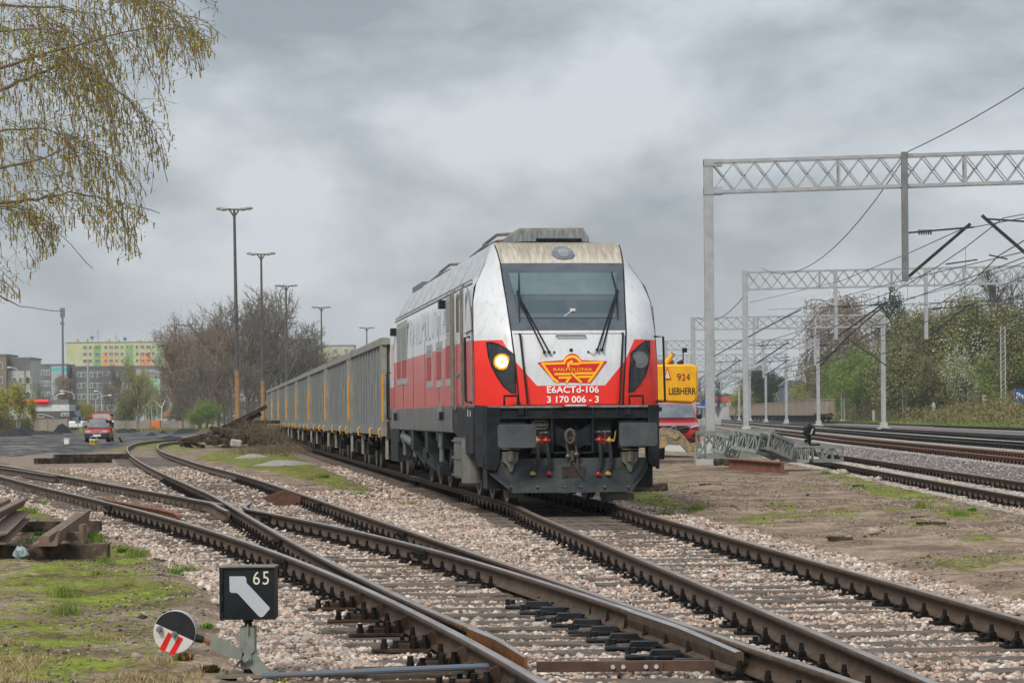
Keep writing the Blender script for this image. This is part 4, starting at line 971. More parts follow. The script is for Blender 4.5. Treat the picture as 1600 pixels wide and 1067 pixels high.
# ---- underframe, skirt plates
m = MB()
def spoly(pts, x0, x1): return [plane_x(*p) for p in pts], x0, x1
sk = [plane_x(600+x/5.93, 620+y/5.93) for x, y in ((640, 300), (700, 385), (750, 510), (760, 522), (838, 524), (838, 96), (640, 100))]
m.prism(sk, 'x', -1.405, -1.36)
m.box(-1.36, 1.36, .7, YR-.1, 1.06, 1.2)
uf = m.build('side_skirt', dgrey, loco)
m = MB()
for a, b, c, d in ((665, 705, 160, 235), (755, 782, 345, 470)): sbox(m, 600+a/5.93, 600+b/5.93, 620+c/5.93, 620+d/5.93, -1.40, -1.412)
for a, b, c, d in ((105, 118, 150, 220), (520, 545, 140, 215)): sbox(m, 600+a/5.93, 600+b/5.93, 620+c/5.93, 620+d/5.93, -1.385, -1.45)
m.split('skirt_opening', black, loco)
m = MB()
for px, py in ((111, 130), (535, 97)): y, z = plane_x(600+px/5.93, 620+py/5.93); m.prism([(y-.12, z-.2), (y+.12, z-.2), (y+.05, z+.06), (y-.05, z+.06)], 'x', -1.47, -1.39)
m.split('jacking_bracket', mgrey, loco)
m = MB(); ye, _ = plane_x(741.5, 650); m.box(-1.41, -1.395, 1.5, 1.56, 1.33, 1.44); m.box(-1.41, -1.395, 1.15, 1.2, 1.33, 1.42); m.split('small_plate', white, loco)
# hanging brackets, boxes, dampers along the bogies
m = MB()
def hang(px0, px1, py0, py1, x0=-1.38, x1=-1.2, k=0): sbox(m, 600+px0/5.93, 600+px1/5.93, 620+py0/5.93, 620+py1/5.93, x0, x1, k)
for a in ((60, 125, 300, 600), (243, 270, 290, 490), (373, 402, 292, 515), (475, 500, 305, 410), (525, 540, 225, 480), (118, 135, 290, 415), (357, 385, 470, 600), (485, 515, 640, 730)): hang(*a)
for p in (((250, 480), (262, 480), (365, 600), (365, 640)), ((392, 515), (402, 515), (500, 645), (500, 690), (485, 690)), ((357, 600), (420, 555), (490, 640), (490, 700))):
    m.prism([plane_x(600+x/5.93, 620+y/5.93) for x, y in p], 'x', -1.36, -1.15)
m.split('sand_box', dgrey, loco)
m = MB()
for (a, b) in (((150, 365), (240, 430)),): ya, za = plane_x(600+a[0]/5.93, 620+a[1]/5.93); yb, zb = plane_x(600+b[0]/5.93, 620+b[1]/5.93); m.cyl((-1.3, ya, za), (-1.3, yb, zb), .09, n=12)
for y in (3.2, 6.9, 12.6, 15.2): m.cyl((-1.32, y, .55), (-1.32, y, 1.02), .045, n=8); m.cyl((-1.32, y, .8), (-1.32, y, 1.05), .065, n=8)
m.split('damper', mat('damper grey', (.08, .085, .09), (.13, .135, .14), 5, .5), loco)
m = MB(); ya, _ = plane_x(713, 700); yb, _ = plane_x(722, 700)
m.box(-1.42, -1.18, yb-.1, ya+.1, .35, 1.0)
for z in (.38, .66, .93): m.box(-1.44, -1.25, yb-.2, ya+.25, z, z+.03)
stp = m.build('steps', mat('step box, dull', (.09, .09, .085), (.15, .145, .135), 5, .6), loco)
m = MB(); m.cyl((-1.27, 2.05, .30), (-1.27, 2.05, 1.0), .19, n=14); m.build('air_reservoir', mat('grey tank', (.11, .11, .10), (.16, .155, .14), 5, .6), loco)
# bogies and wheelsets
bogm = mat('bogie, oily dark', (.02, .021, .022), (.055, .055, .055), 5, .6); whm = mat('wheel tread', (.16, .15, .14), (.1, .085, .07), 4, .45, metal=.5); whd = mat('wheel disc', (.035, .033, .03), (.08, .07, .06), 5, .7)
for by in (2.0, 11.2):
    m = MB()
    for s_ in (-1, 1): m.prism([(by-1.2, .62), (by-1.0, .48), (by+5.2, .48), (by+5.6, .62), (by+5.6, .9), (by+4.6, .98), (by+2.2, .82), (by-.4, .98), (by-1.2, .9)], 'x', s_*1.02-.09, s_*1.02+.09)
    for yy in (by-1.1, by+.9, by+3.0, by+5.3): m.box(-1.0, 1.0, yy-.12, yy+.12, .5, .85)
    for s_ in (-1, 1):
        for k in range(3):
            yw = by+k*2.0; m.box(s_*1.1-.1, s_*1.1+.1, yw-.2, yw+.2, .38, .72); m.cyl((s_*1.05, yw, .58), (s_*1.26, yw, .58), .13, n=12)
            for dy in (-.38, .38):
                for q in range(5): m.cyl((s_*1.1, yw+dy, .62+q*.07), (s_*1.1, yw+dy, .655+q*.07), .11, n=10)
            m.box(s_*.92-.04, s_*.92+.04, yw-.75, yw-.62, .25, .75)
    m.build('bogie', bogm, loco)
    for k in range(3):
        yw = by+k*2.0-.5; 
        for s_ in (-1, 1):
            m = MB(); m.cyl((s_*.685, yw, .575), (s_*.72, yw, .575), .603, n=40, k=0); m.cyl((s_*.72, yw, .575), (s_*.82, yw, .575), .577, .573, n=40, k=0)
            m.cyl((s_*.82, yw, .575), (s_*.822, yw, .575), .50, n=32, k=1); m.cyl((s_*.60, yw, .575), (s_*.86, yw, .575), .16, n=16, k=1)
            m.build('wheel', [whm, whd], loco, smooth=True)
        m = MB(); m.cyl((-.7, yw, .575), (.7, yw, .575), .09, n=12); m.build('axle', bogm, loco)
m = MB()
for p in ((800, 690, 30), (885, 700, 20), (905, 870, 40)):
    pass
m.box(-1.0, -.86, .85, 1.0, .22, .95); m.box(-1.05, -.8, .75, 1.05, .30, .42); m.box(-.98, -.90, 1.35, 1.42, .2, .9); m.box(-1.15, -.75, 1.0, 1.3, .5, .56)
for s_ in (-1, 1): m.tube([(s_*.9, .8, .9), (s_*.86, .75, .5), (s_*.76, .7, .12)], .022, 6); m.box(s_*.78-.12, s_*.78+.12, .62, .72, .1, .2)
m.box(.55, 1.0, .5, .6, .05, .16)
m.split('rail_guard', mat('guard iron, dusty', (.12, .12, .10), (.2, .19, .16), 5, .7), loco)
# ---- front beam
FB = lambda px, py, y=0.0: plane_y(px, py, y)
C6 = lambda x, y, yl=0.0: plane_y(740+x/5.161, 610+y/5.161, yl)
m = MB(); m.box(-1.28, 1.28, 0, .12, 1.455, 1.48)
m.build('footplate', mat('footplate edge, pale', (.3, .29, .27), (.12, .11, .1), 8, .7), loco)
m = MB()
x0, z0 = C6(212, 212); x1, z1 = C6(1405, 128)
m.box(x0, x1, .03, .14, z0, 1.452); m.box(x0-.02, x1+.02, .0, .14, z0-.03, z0); m.box(x0, x1, .0, .14, 1.44, 1.455)
for c in (428, 632, 962, 1158): x, _ = C6(c, 160); m.box(x-.012, x+.012, .0, .05, z0, 1.44)
for c in (380, 1242): x, z = C6(c, 172); m.box(x-.04, x+.04, -.03, .03, z-.045, z+.045)
m.build('buffer_beam', dgrey, loco)
# corner plates
for s_ in (-1, 1):
    m = MB(); po = [C6(*p) for p in ((103, 135), (212, 135), (212, 560), (182, 640), (103, 640))]
    if s_ > 0: po = [C6(*p) for p in ((1405, 118), (1494, 118), (1494, 614), (1440, 614), (1405, 560))]
    m.prism(po, 'y', -.01, .10)
    xe = po[0][0] if s_ < 0 else po[1][0]; zb_ = .53
    # chamfer plate going back to the side wall
    a = Vector((xe, -.01)); b = Vector((s_*1.40, .62)); 
    vs = [(a.x, a.y, zb_), (b.x, b.y, zb_+.12), (b.x, b.y, 1.50), (a.x, a.y, 1.48)]; d = Vector((-s_*.05, .03, 0))
    vs += [tuple(Vector(v)+d) for v in vs]; m.add(vs, [(0,1,2,3),(4,5,6,7),(0,1,5,4),(1,2,6,5),(2,3,7,6),(3,0,4,7)])
    cp = m.build('corner_plate', dgrey, loco)
    m = MB()
    for z in (1.12, .66):
        p0 = a+(b-a)*.28; p1 = a+(b-a)*.80; nrm = Vector((s_*.62, -.12)).normalized()*.004
        m.add([(p0.x+nrm.x, p0.y+nrm.y, z-.08), (p1.x+nrm.x, p1.y+nrm.y, z-.08), (p1.x+nrm.x, p1.y+nrm.y, z+.08), (p0.x+nrm.x, p0.y+nrm.y, z+.08)], [(0, 1, 2, 3)])
    m.split('plate_opening', black, cp)
# recess back wall, dark panels, middle frame
m = MB(); m.box(-1.08, 1.08, .55, .6, .35, 1.45); m.box(-1.25, 1.25, .3, .9, .25, .62); m.build('recess_wall', black, loco)
m = MB(); a, b = C6(465, 500, .16), C6(625, 215, .16); m.box(a[0], b[0], .16, .2, a[1], b[1]); a, b = C6(968, 500, .16), C6(1108, 215, .16); m.box(a[0], b[0], .16, .2, a[1], b[1])
pn = m.split('panel', mat('near black panel', (.018, .021, .024), (.035, .04, .043), 6, .5), loco)[0]
m = MB()
for c0, c1_, d0, d1 in ((625, 640, 212, 508), (955, 968, 212, 500), (625, 968, 492, 508), (460, 632, 500, 512)):
    a, b = C6(c0, d1, .02), C6(c1_, d0, .02); m.box(a[0], b[0], .02, .4, a[1], b[1])
m.build('middle_frame', dgrey, loco)
m = MB(); po = [C6(*p, .12) for p in ((640, 268), (665, 275), (720, 315), (870, 315), (915, 275), (948, 262), (948, 440), (885, 440), (835, 480), (830, 520), (760, 520), (755, 480), (710, 440), (640, 440))]
m.prism(po, 'y', .12, .18)
for c in ((645, 312), (645, 395), (940, 312), (940, 395), (825, 295)): x, z = C6(*c, .12); m.cyl((x, .12, z), (x, .09, z), .017, n=6)
m.build('hook_plate', dgrey, loco)
cpm = mat('coupling steel', (.05, .047, .045), (.11, .09, .08), 9, .5, metal=.3)
m = MB()
for s_, P in ((-1, ((740, 340), (750, 440), (775, 560), (775, 650))), (1, ((800, 340), (822, 440), (835, 530), (838, 620)))):
    m.tube([(x, -.10, z) for x, z in (C6(*p, -.1) for p in P)], [.022, .018, .02, .02], 6)
x, z = C6(775, 370, -.1); m.tube([(x+.065*cos(a), -.14, z+.10*sin(a)) for a in np.linspace(0, 2*pi, 14)], .026, 6); m.cyl((x, .2, z), (x, -.1, z), .05, n=10)
a, b = C6(735, 345, -.1), C6(812, 345, -.1); m.cyl((a[0], -.1, a[1]), (b[0], -.1, b[1]), .03, n=8)
for c in ((760, 530), (828, 515)): x, z = C6(*c, -.1); m.sphere((x, -.12, z), .045, 8)
x, z = C6(795, 500, -.1); m.cyl((x, -.1, z-.12), (x, -.1, z+.03), .035, n=8)
a, b = C6(795, 580, -.1), C6(868, 695, -.1); m.tube([(a[0], -.2, a[1]), (b[0], -.2, b[1])], [.02, .014], 6)
x, z = C6(800, 650, -.1); m.cyl((x, -.1, z-.05), (x, -.1, z+.07), .04, n=8)
m.build('screw_coupling', cpm, loco, smooth=True)
m = MB(); a, b = C6(705, 700, 0), C6(885, 610, 0); m.box(a[0], b[0], -.14, .1, a[1], b[1]); 
for c in ((742, 620), (742, 680), (852, 620)): x, z = C6(*c, -.14); m.cyl((x, -.14, z), (x, -.16, z), .014, n=6)
m.build('coupling_rest', mat('rest plate', (.045, .035, .033), (.08, .06, .055), 8, .6), loco)
# buffers
bufm = mat('buffer face, greased steel', (.09, .096, .102), (.055, .058, .063), 3, .45, metal=.2)
for a, b in (((196, 465), (505, 272)), ((1176, 450), (1482, 258))):
    p, q = C6(*a, -.6), C6(*b, -.6); cx, cz = (p[0]+q[0])/2, (p[1]+q[1])/2; w_, h_ = (q[0]-p[0])/2, (q[1]-p[1])/2; r = .045
    po = []
    for sx, sz, a0 in ((1, 1, 0), (-1, 1, 90), (-1, -1, 180), (1, -1, 270)):
        for t in (0, 30, 60, 90): ang = radians(a0+t); po.append((cx+sx*(w_-r)+r*cos(ang), cz+sz*(h_-r)+r*sin(ang)))
    m = MB(); m.prism(po, 'y', -.60, -.575); bf = m.build('buffer', bufm, loco, bevel=.004)
    m = MB(); m.cyl((cx, -.575, cz), (cx, -.25, cz), .12, n=16); m.cyl((cx, -.25, cz), (cx, .2, cz), .15, .18, n=16); m.box(cx-.2, cx+.2, -.05, .05, cz-.2, cz+.2); m.build('buffer_housing', dgrey, bf)
# hoses with cocks
hosem = mat('rubber hose', (.03, .032, .035), (.055, .055, .055), 20, .6); yb_ = mat('yellow brass cock', (.34, .24, .08), rough=.5); rc_ = mat('red cock', (.3, .02, .025), rough=.45)
for pts, cm_, hd in ((((515, 430), (522, 520), (515, 600), (475, 660)), yb_, None), (((588, 430), (600, 510), (618, 590), (608, 660)), rc_, ((545, 430), (530, 335))), (((1018, 425), (1028, 520), (1025, 600), (1005, 665)), rc_, ((1050, 430), (1062, 335))), (((1098, 430), (1108, 520), (1108, 600), (1082, 660)), yb_, ((1130, 410), (1145, 325)))):
    P3 = [(x, -.12, z) for x, z in (C6(*p, -.12) for p in pts)]; P3 = [(P3[0][0], .1, P3[0][2]+.03)]+P3
    m = MB(); m.tube(P3, .028, 8); h = m.build('air_hose', hosem, loco, smooth=True)
    m = MB(); x, z = C6(pts[0][0]-4, pts[0][1]-28, -.1); m.sphere((x, -.1, z), .04, 8); m.cyl((x, -.1, z-.05), (x, -.1, z+.055), .02, n=8); m.cyl((x-.06, -.1, z), (x+.06, -.1, z), .02, n=8)
    if hd: a, b = C6(*hd[0], -.12), C6(*hd[1], -.12); m.tube([(x, -.12, z), (a[0], -.14, a[1]), (b[0], -.14, b[1])], .010, 5)
    x, z = C6(*pts[-1], -.12); m.sphere((x, -.13, z-.01), .035, 8); m.box(x-.04, x+.04, -.16, -.1, z-.035, z+.0); m.build('hose_cock', cm_, h)
for c in (300, 1262):
    x, z = C6(c, 560, -.1); m = MB(); m.prism([(x-.12, z+.12), (x+.12, z+.12), (x+.11, z), (x+.05, z-.07), (x+.02, z-.17), (x-.02, z-.17), (x-.06, z-.07), (x-.12, z-.02)], 'y', -.1, .1)
    m.tube([(x-.13, -.12, z+.22), (x-.12, -.12, z+.16), (x+.13, -.12, z+.16), (x+.14, -.12, z+.24)], .01, 5); m.cyl((x, -.12, z-.02), (x, -.12, z+.13), .05, n=8)
    m.build('hose_coupling', mat('coupling head, bronze grey', (.10, .10, .085), (.17, .16, .13), 12, .5, metal=.3), loco)
# snow plough
m = MB(); zt = .66
top = [(C6(85, 640)[0], zt), (C6(1430, 640)[0], zt)]
# three-sided blade: leans forward at the bottom
L0, R0_ = C6(305, 832)[0], C6(1262, 822)[0]
vs = [(top[0][0], .18, .64), (C6(212, 600)[0], .02, .70), (C6(1405, 600)[0], .02, .70), (top[1][0], .18, .64), (C6(105, 720)[0]+.02, .05, .50), (C6(1400, 700)[0], .05, .50), (L0, -.16, .20), (R0_, -.16, .20), (-.0, -.22, .20), (0, -.02, .70), (L0-.02, -.10, .30), (R0_+.02, -.10, .30), (0, -.16, .36)]
fs = [(6, 8, 12, 10), (8, 7, 11, 12), (10, 12, 9, 1), (12, 11, 2, 9), (0, 4, 10, 1), (4, 6, 10), (3, 2, 11, 5), (5, 11, 7)]
off = len(vs); vs += [(x, y+.03, z+.004) for x, y, z in vs]; fs += [tuple(off+i for i in f) for f in fs]
m.add(vs, fs); pl = m.build('snow_plough', mat('plough, worn dark', (.035, .04, .044), (.06, .066, .07), 4, .5, bump=.15), loco)
m = MB()
for c in (300, 517, 737, 863, 1058, 1250):
    x, z = C6(c, 792, -.17); m.box(x-.014, x+.014, -.175+abs(x)*.05-.02, -.12+abs(x)*.05, z-.05, z+.035)
m.split('slot', black, pl)
m = MB()
for c in (300, 517, 737, 863, 1058, 1250): x, z = C6(c, 772, -.17); m.cyl((x, -.21+abs(x)*.05, z), (x, -.17+abs(x)*.05, z), .014, n=6)
m.split('bolt', mgrey, pl)
# small lettering
pale = mat('pale stencil', (.55, .52, .38), rough=.6)
o = sign('1350kN', C6(478, 292, .15), C6(595, 262, .15), .148, pale, pn, .001)
m = MB(); a, b = C6(474, 308, .15), C6(600, 244, .15); r = (b[1]-a[1])/2
pts = [(a[0]+r+r*cos(t), .15, (a[1]+b[1])/2+r*sin(t)) for t in np.linspace(pi/2, 3*pi/2, 8)]+[(b[0]-r+r*cos(t), .15, (a[1]+b[1])/2+r*sin(t)) for t in np.linspace(-pi/2, pi/2, 8)]; m.tube(pts+[pts[0]], .005, 4); m.build('stencil_ring', pale, pn)
sign('0,5 MPa', C6(540, 345, .15), C6(598, 333, .15), .148, pale, pn); sign('0,5 MPa', C6(970, 338, .15), C6(1026, 326, .15), .148, pale, pn); sign('0,8 MPa', C6(1038, 336, .15), C6(1104, 324, .15), .148, pale, pn)
m = MB(); x, z = C6(820, 112); m.box(x-.16, x+.16, -.03, .0, 1.475, 1.495); m.build('front_step', white, loco)
m = MB(); m.box(x-.2, x-.16, -.035, .0, 1.472, 1.50); m.box(x+.16, x+.2, -.035, .0, 1.472, 1.50); m.split('step_end', redp, loco)

# ================================================================ HOPPER / OPEN WAGONS
def build_wagon(body, post, under, label, group, detail=True):
    r = thing('freight_wagon', label, 'freight wagon', group=group); w = 1.45
    m = MB(); m.box(-w+.065, w-.065, .66, 13.38, 1.02, 3.0); m.build('body', body, r)
    m = MB()
    for s_ in (-1, 1):
        for k in range(11):
            y = 1.6+k*1.08
            m.prism([(y-.07, 1.12), (y+.07, 1.12), (y+.07, 2.98), (y-.07, 2.98)], 'x', s_*(w-.066), s_*(w-.032))
        m.prism([(1.0, .93), (13.05, .93), (13.05, 1.14), (1.0, 1.14)], 'x', s_*(w-.13), s_*(w-.02))
    for k in range(5): m.box(-1.2+k*.6-.05, -1.2+k*.6+.05, .55, .68, 1.0, 2.95)
    m.build('side_rib', body, r)['kind'] = 'stuff'
    m = MB()
    for s_ in (-1, 1):
        m.box(s_*w-.07*(1+s_), s_*w+.07*(1-s_), .50, 13.54, 2.97, 3.13)
    for y in (.50, 13.40): m.box(-w+.14, w-.14, y, y+.14, 2.98, 3.12)
    m.build('top_rail', post, r)
    for s_ in (-1, 1):
        for y in (.56, 13.08):
            m = MB(); m.box(s_*w-.06*(1+s_), s_*w+.06*(1-s_), y, y+.42, .90, 2.968); m.build('corner_post', post, r)
    m = MB(); m.box(-1.35, 1.35, .62, 13.42, .92, 1.03); m.box(-.25, .25, .5, 13.5, .75, .93); m.box(-1.3, 1.3, .40, .60, .84, 1.14); m.box(-1.3, 1.3, 13.44, 13.64, .84, 1.14)
    m.build('underframe', under, r)
    if detail:
        for y in (13.3,):
            m = MB(); m.tube([(-w, y, 2.45), (-w-.05, y, 2.45), (-w-.05, y, 1.35), (-w, y, 1.35)], .016, 6); m.build('handrail', yellow, r)
        m = MB(); m.tube([(-w+.14, .50, 2.3), (-w+.01, .36, 2.3), (-w+.01, .36, 1.25), (-w+.14, .50, 1.25)], .018, 6); m.build('handrail', yellow, r)
        for y in (1.3, 4.6, 9.4):
            m = MB(); m.tube([(-w+.02, y, 1.08), (-w-.03, y, 1.02), (-w-.01, y, .88), (-w+.06, y+.06, .86)], .022, 6); m.build('tie_hook', yellow, r)
        m = MB(); m.box(-w+.03, -w+.066, 2.9, 3.25, 1.75, 2.15); m.build('data_plate', post, r)
    for y in (2.2, 11.2):
        m = MB()
        for s_ in (-1, 1):
            m.prism([(y-1.2, .55), (y-.4, .36), (y+.4, .36), (y+1.2, .55), (y+1.2, .66), (y+.4, .72), (y-.4, .72), (y-1.2, .66)], 'x', s_*1.0-.06, s_*1.0+.06)
            for yy in (y-.9, y+.9): m.box(s_*1.08-.08, s_*1.08+.1, yy-.17, yy+.17, .34, .62)
            for q in range(4):
                for dy in (-.14, .14): m.cyl((s_*1.03, y+dy, .40+q*.075), (s_*1.03, y+dy, .44+q*.075), .11, n=8)
        m.box(-1, 1, y-.15, y+.15, .45, .7)
        b = m.build('bogie', under, r)
        for yy in (y-.9, y+.9):
            for s_ in (-1, 1):
                m = MB(); m.cyl((s_*.69, yy, .46), (s_*.72, yy, .46), .49, n=24, k=0); m.cyl((s_*.72, yy, .46), (s_*.82, yy, .46), .46, n=24, k=0); m.build('wheel', whm if detail else under, r, smooth=True)
        m = MB(); m.box(-1.36, -1.30, y-1.55, y-1.42, .38, 1.0); m.box(-1.33, -1.30, y-1.6, y-1.4, .5, .53); m.build('step_bracket', mat('pale bracket', (.22, .21, .18), (.34, .32, .29), 4, .6) if detail else under, r)
    for s_ in (-1, 1):
        m = MB(); m.cyl((s_*.875, .4, 1.05), (s_*.875, .1, 1.05), .11, n=12); m.cyl((s_*.875, .1, 1.05), (s_*.875, .02, 1.05), .22, n=16); m.build('buffer', dgrey, r)
    m = MB(); m.cyl((0, .5, .95), (0, .05, .98), .05, n=8); m.build('coupling', under, r)
    m = MB(); m.tube([(-.4, .4, .9), (-.4, .15, .6), (-.1, .0, .5)], .03, 6); m.build('air_hose', hosem, r)
    return r
wgrey = mat('wagon grey green paint', (.125, .135, .14), (.19, .20, .20), 2.5, .5, st=(1, 2, .3), c3=(.13, .11, .09), lo=.35, hi=.6); wpost = mat('wagon beige grey post', (.27, .265, .24), (.18, .175, .16), 3, .6)
wunder = mat('wagon running gear', (.03, .033, .036), (.075, .075, .07), 5, .6)
wlab = ['grey open freight wagon coupled right behind the locomotive', 'second grey open wagon counted from the locomotive', 'third grey open wagon counted from the locomotive', 'fourth grey open wagon counted from the locomotive', 'fifth grey open wagon counted from the locomotive', 'sixth grey open wagon counted from the locomotive', 'seventh grey open wagon counted from the locomotive', 'rearmost grey wagon of the train, nearest the brown trees']
wag = build_wagon(wgrey, wpost, wunder, wlab[0], 'grey open wagons behind the locomotive')
for i in range(8):
    s_ = 19.73+14.04*i; loc = (LX-sT*s_, LY+cT*s_, LZ); o = wag if i == 0 else dup(wag, label=wlab[i]); o.location = loc; o.rotation_euler = (0, 0, TH)
wbr = mat('wagon faded brown paint', (.20, .165, .135), (.30, .25, .21), 1.5, .7, st=(1, 1, .4)); wbp = mat('wagon brown post', (.27, .22, .18), (.2, .17, .14), 3, .7)
w2 = build_wagon(wbr, wbp, wunder, 'brown open wagon at the near end of the standing train by the bank', 'brown wagons standing on the far track', detail=False)
x0 = MAIN['d'][0]
n2 = 'second third fourth fifth sixth seventh eighth ninth tenth eleventh twelfth thirteenth fourteenth fifteenth sixteenth seventeenth eighteenth nineteenth twentieth'.split()+['twenty first', 'twenty second', 'twenty third', 'twenty fourth']
for i in range(24):
    y = 338+i*14.04; x = 41.2+(y-338)*.0425; o = w2 if i == 0 else dup(w2, label='brown open wagon, %s from the near end of the far standing train' % n2[i-1]); o.location = (x, y, .37); o.rotation_euler = (0, 0, -math.atan(.0425))

# ================================================================ OVERHEAD LINE GANTRIES
gal = mat('gantry pale grey paint', (.27, .285, .30), (.36, .37, .38), 2.2, .55, c3=(.24, .20, .165), lo=.36, hi=.6); dkst = mat('dark steel arm', (.03, .033, .036), (.06, .06, .06), 5, .5)
def lattice_x(m, a, b, h, d, step, ch=.09, dg=.035):
    # box girder from a to b (top chords), height h, depth d, crossed bracing on both faces
    a = Vector(a); b = Vector(b); L_ = (b-a).length; e = (b-a)/L_; f = Vector((-e.y, e.x, 0)).normalized()*d; n = max(2, int(L_/step))
    for o_ in (Vector((0, 0, 0)), f):
        for z in (0, -h): m.beam(a+o_+Vector((0, 0, z)), b+o_+Vector((0, 0, z)), ch, ch)
        for i in range(n):
            p = a+e*(L_*i/n)+o_; q = a+e*(L_*(i+1)/n)+o_; dz = Vector((0, 0, -h+ch/2)); t_ = Vector((0, 0, -ch/2))
            m.beam(p+t_, q+dz, dg, dg); m.beam(p+dz, q+t_, dg, dg)
            if i % 6 == 5: m.beam(q+t_, q+dz, dg*1.6, dg*1.6)
    for i in range(0, n+1, 3):
        p = a+e*(L_*i/n)
        for z in (0, -h): m.beam(p+Vector((0, 0, z)), p+f+Vector((0, 0, z)), .04, .04)
def gantry(Y, xa, za, xb, zb, posts, label, hang, pw=.27, h=.9, base=.35):
    g = thing('line_gantry', label, 'gantry', (xa, Y, base), group='lattice gantries over the line tracks')
    m = MB(); lattice_x(m, (pw/2, 0, za-base-.05), (xb-xa, 0, zb-base-.05), h, .4, .62 if Y < 180 else .8, .09 if Y < 180 else .11, .035 if Y < 180 else .05); m.build('lattice_beam', gal, g)
    for i, (x, zt) in enumerate(posts):
        m = MB(); m.box(x-xa-pw/2, x-xa+pw/2, .0, pw, .45, zt-base+.02, c=.012)
        if i == 0 and Y < 100: 
            m.box(x-xa-pw/2, x-xa+pw/2+.28, -.02, pw+.02, zt-base-1.05, zt-base-.82); m.box(x-xa-pw/2, x-xa+pw/2+.28, -.02, pw+.02, zt-base-.2, zt-base+.0)
        m.build('column', gal, g)
        m = MB(); m.box(x-xa-pw*.8, x-xa+pw*.8, -pw*.3, pw*1.3, .1, .5, c=.02); m.box(x-xa-.45, x-xa+.45, -.3, .6, -.6, .14); m.build('column_footing', mat('pale footing', (.42, .42, .4), (.33, .33, .31), 3, .9), g)
    for (x, z0, z1, x2, z2) in hang:
        m = MB(); m.box(x-xa-.09, x-xa+.09, -.12, .06, z0-base, z1-base); m.build('drop_tube', mgrey if Y < 100 else gal, g)
        m = MB(); m.beam((x-xa+.1, -.05, z0-base+.15), (x2-xa, -.05, z2-base), .09 if Y < 100 else .11, .09)
        m.beam((x-xa+.1, -.05, z2-base-.25), (x2-xa+.1, -.05, z2-base-.10), .05, .05)
        for k in range(6): m.cyl((x-xa+.4+k*.07, -.05, z2-base-.235), (x-xa+.43+k*.07, -.05, z2-base-.235), .08, n=8)
        m.beam((x-xa+(x2-x)*.62, -.05, z0-base+(z2-z0)*.62-.55), (x2-xa+.2, -.05, z0-base+(z2-z0)*.62-.42), .04, .04)
        m.build('cantilever_arm', dkst, g)
    return g
def X_(px, Y): return D(px, 640, Y).x
def Z_(px, py, Y): return D(px, py, Y).z
Y1 = 75.9; xa = X_(1110, Y1)
gantry(Y1, xa, Z_(1110, 250, Y1), 23.5, Z_(1110, 250, Y1)+.42, [(xa, Z_(1110, 249, Y1)), (23.5, 9.2)], 'nearest lattice gantry, its tall grey column right of the yellow excavator',
       [(X_(1416, Y1), Z_(1416, 440, Y1), Z_(1416, 238, Y1), X_(1518, Y1), Z_(1518, 350, Y1)), (X_(1640, Y1), Z_(1640, 440, Y1), Z_(1640, 238, Y1), X_(1536, Y1), Z_(1536, 337, Y1))])
Y2 = 135.8; xa = X_(1166, Y2)
gantry(Y2, xa, Z_(1166, 424, Y2), 33, Z_(1166, 424, Y2)+.3, [(xa, Z_(1166, 423, Y2)), (33, 9.4)], 'second nearest lattice gantry, its column just right of the nearest one',
       [(X_(1307, Y2), Z_(1307, 530, Y2), Z_(1307, 422, Y2), X_(1385, Y2), Z_(1385, 472, Y2)), (X_(1448, Y2), Z_(1448, 530, Y2), Z_(1448, 420, Y2), X_(1517, Y2), Z_(1517, 475, Y2))], pw=.28)
glab = ['third gantry from the camera, white column right of the brown wagons', 'fourth gantry from the camera, behind the third', 'fifth gantry from the camera, smaller and paler', 'sixth gantry from the camera, far down the line', 'seventh gantry, barely visible far down the line', 'farthest gantry, tiny beside the station signs']
for i, (Y, pxl, pyl, pxr, pyr) in enumerate(((197, 1084, 496, 1381, 490.5), (259, 1041, 532, 1279, 529), (320, 1010, 555, 1229, 552), (379, 1000, 571, 1197, 567), (440, 1000, 582, 1172, 579), (505, 998, 591, 1155, 588))):
    xl, xr = X_(pxl, Y), X_(pxr, Y); hs = []
    for f in (.32, .64):
        x = xl+(xr-xl)*f; hs.append((x, 5.2, 8.9, x+2.6, 7.0))
    gantry(Y, xl, Z_(pxl, pyl, Y), xr, Z_(pxr, pyr, Y), [(xl, Z_(pxl, pyl, Y)), (xr, Z_(pxr, pyr, Y))], glab[i], hs, pw=.34, base=.3)
# slender lattice posts on the far side
for i, (px, pt, pb, Y, lab) in enumerate(((1317, 560, 658, 390, 'slim lattice post left of the bushy bank'), (1413.5, 536, 657, 320, 'slim lattice post in front of the blossoming bushes'), (1568, 510, 662, 255, 'slim lattice post left of the blue station sign'))):
    p = D(px, pb, Y); q = D(px, pt, Y); g = thing('lattice_post', lab, 'mast', (p.x, p.y, p.z), group='slim lattice posts by the bank'); h = q.z-p.z; m = MB()
    for sx in (-.22, .22):
        m.box(sx-.05, sx+.05, -.06, .06, 0, h)
    n = int(h/.45)
    for k in range(n): z = k*h/n; m.beam((-.2, 0, z), (.2, 0, z+h/n*.95), .05, .05)
    m.build('lattice_mast', gal, g); m = MB(); m.box(-.45, .45, -.3, .3, -.4, .25); m.build('footing', concrete, g)
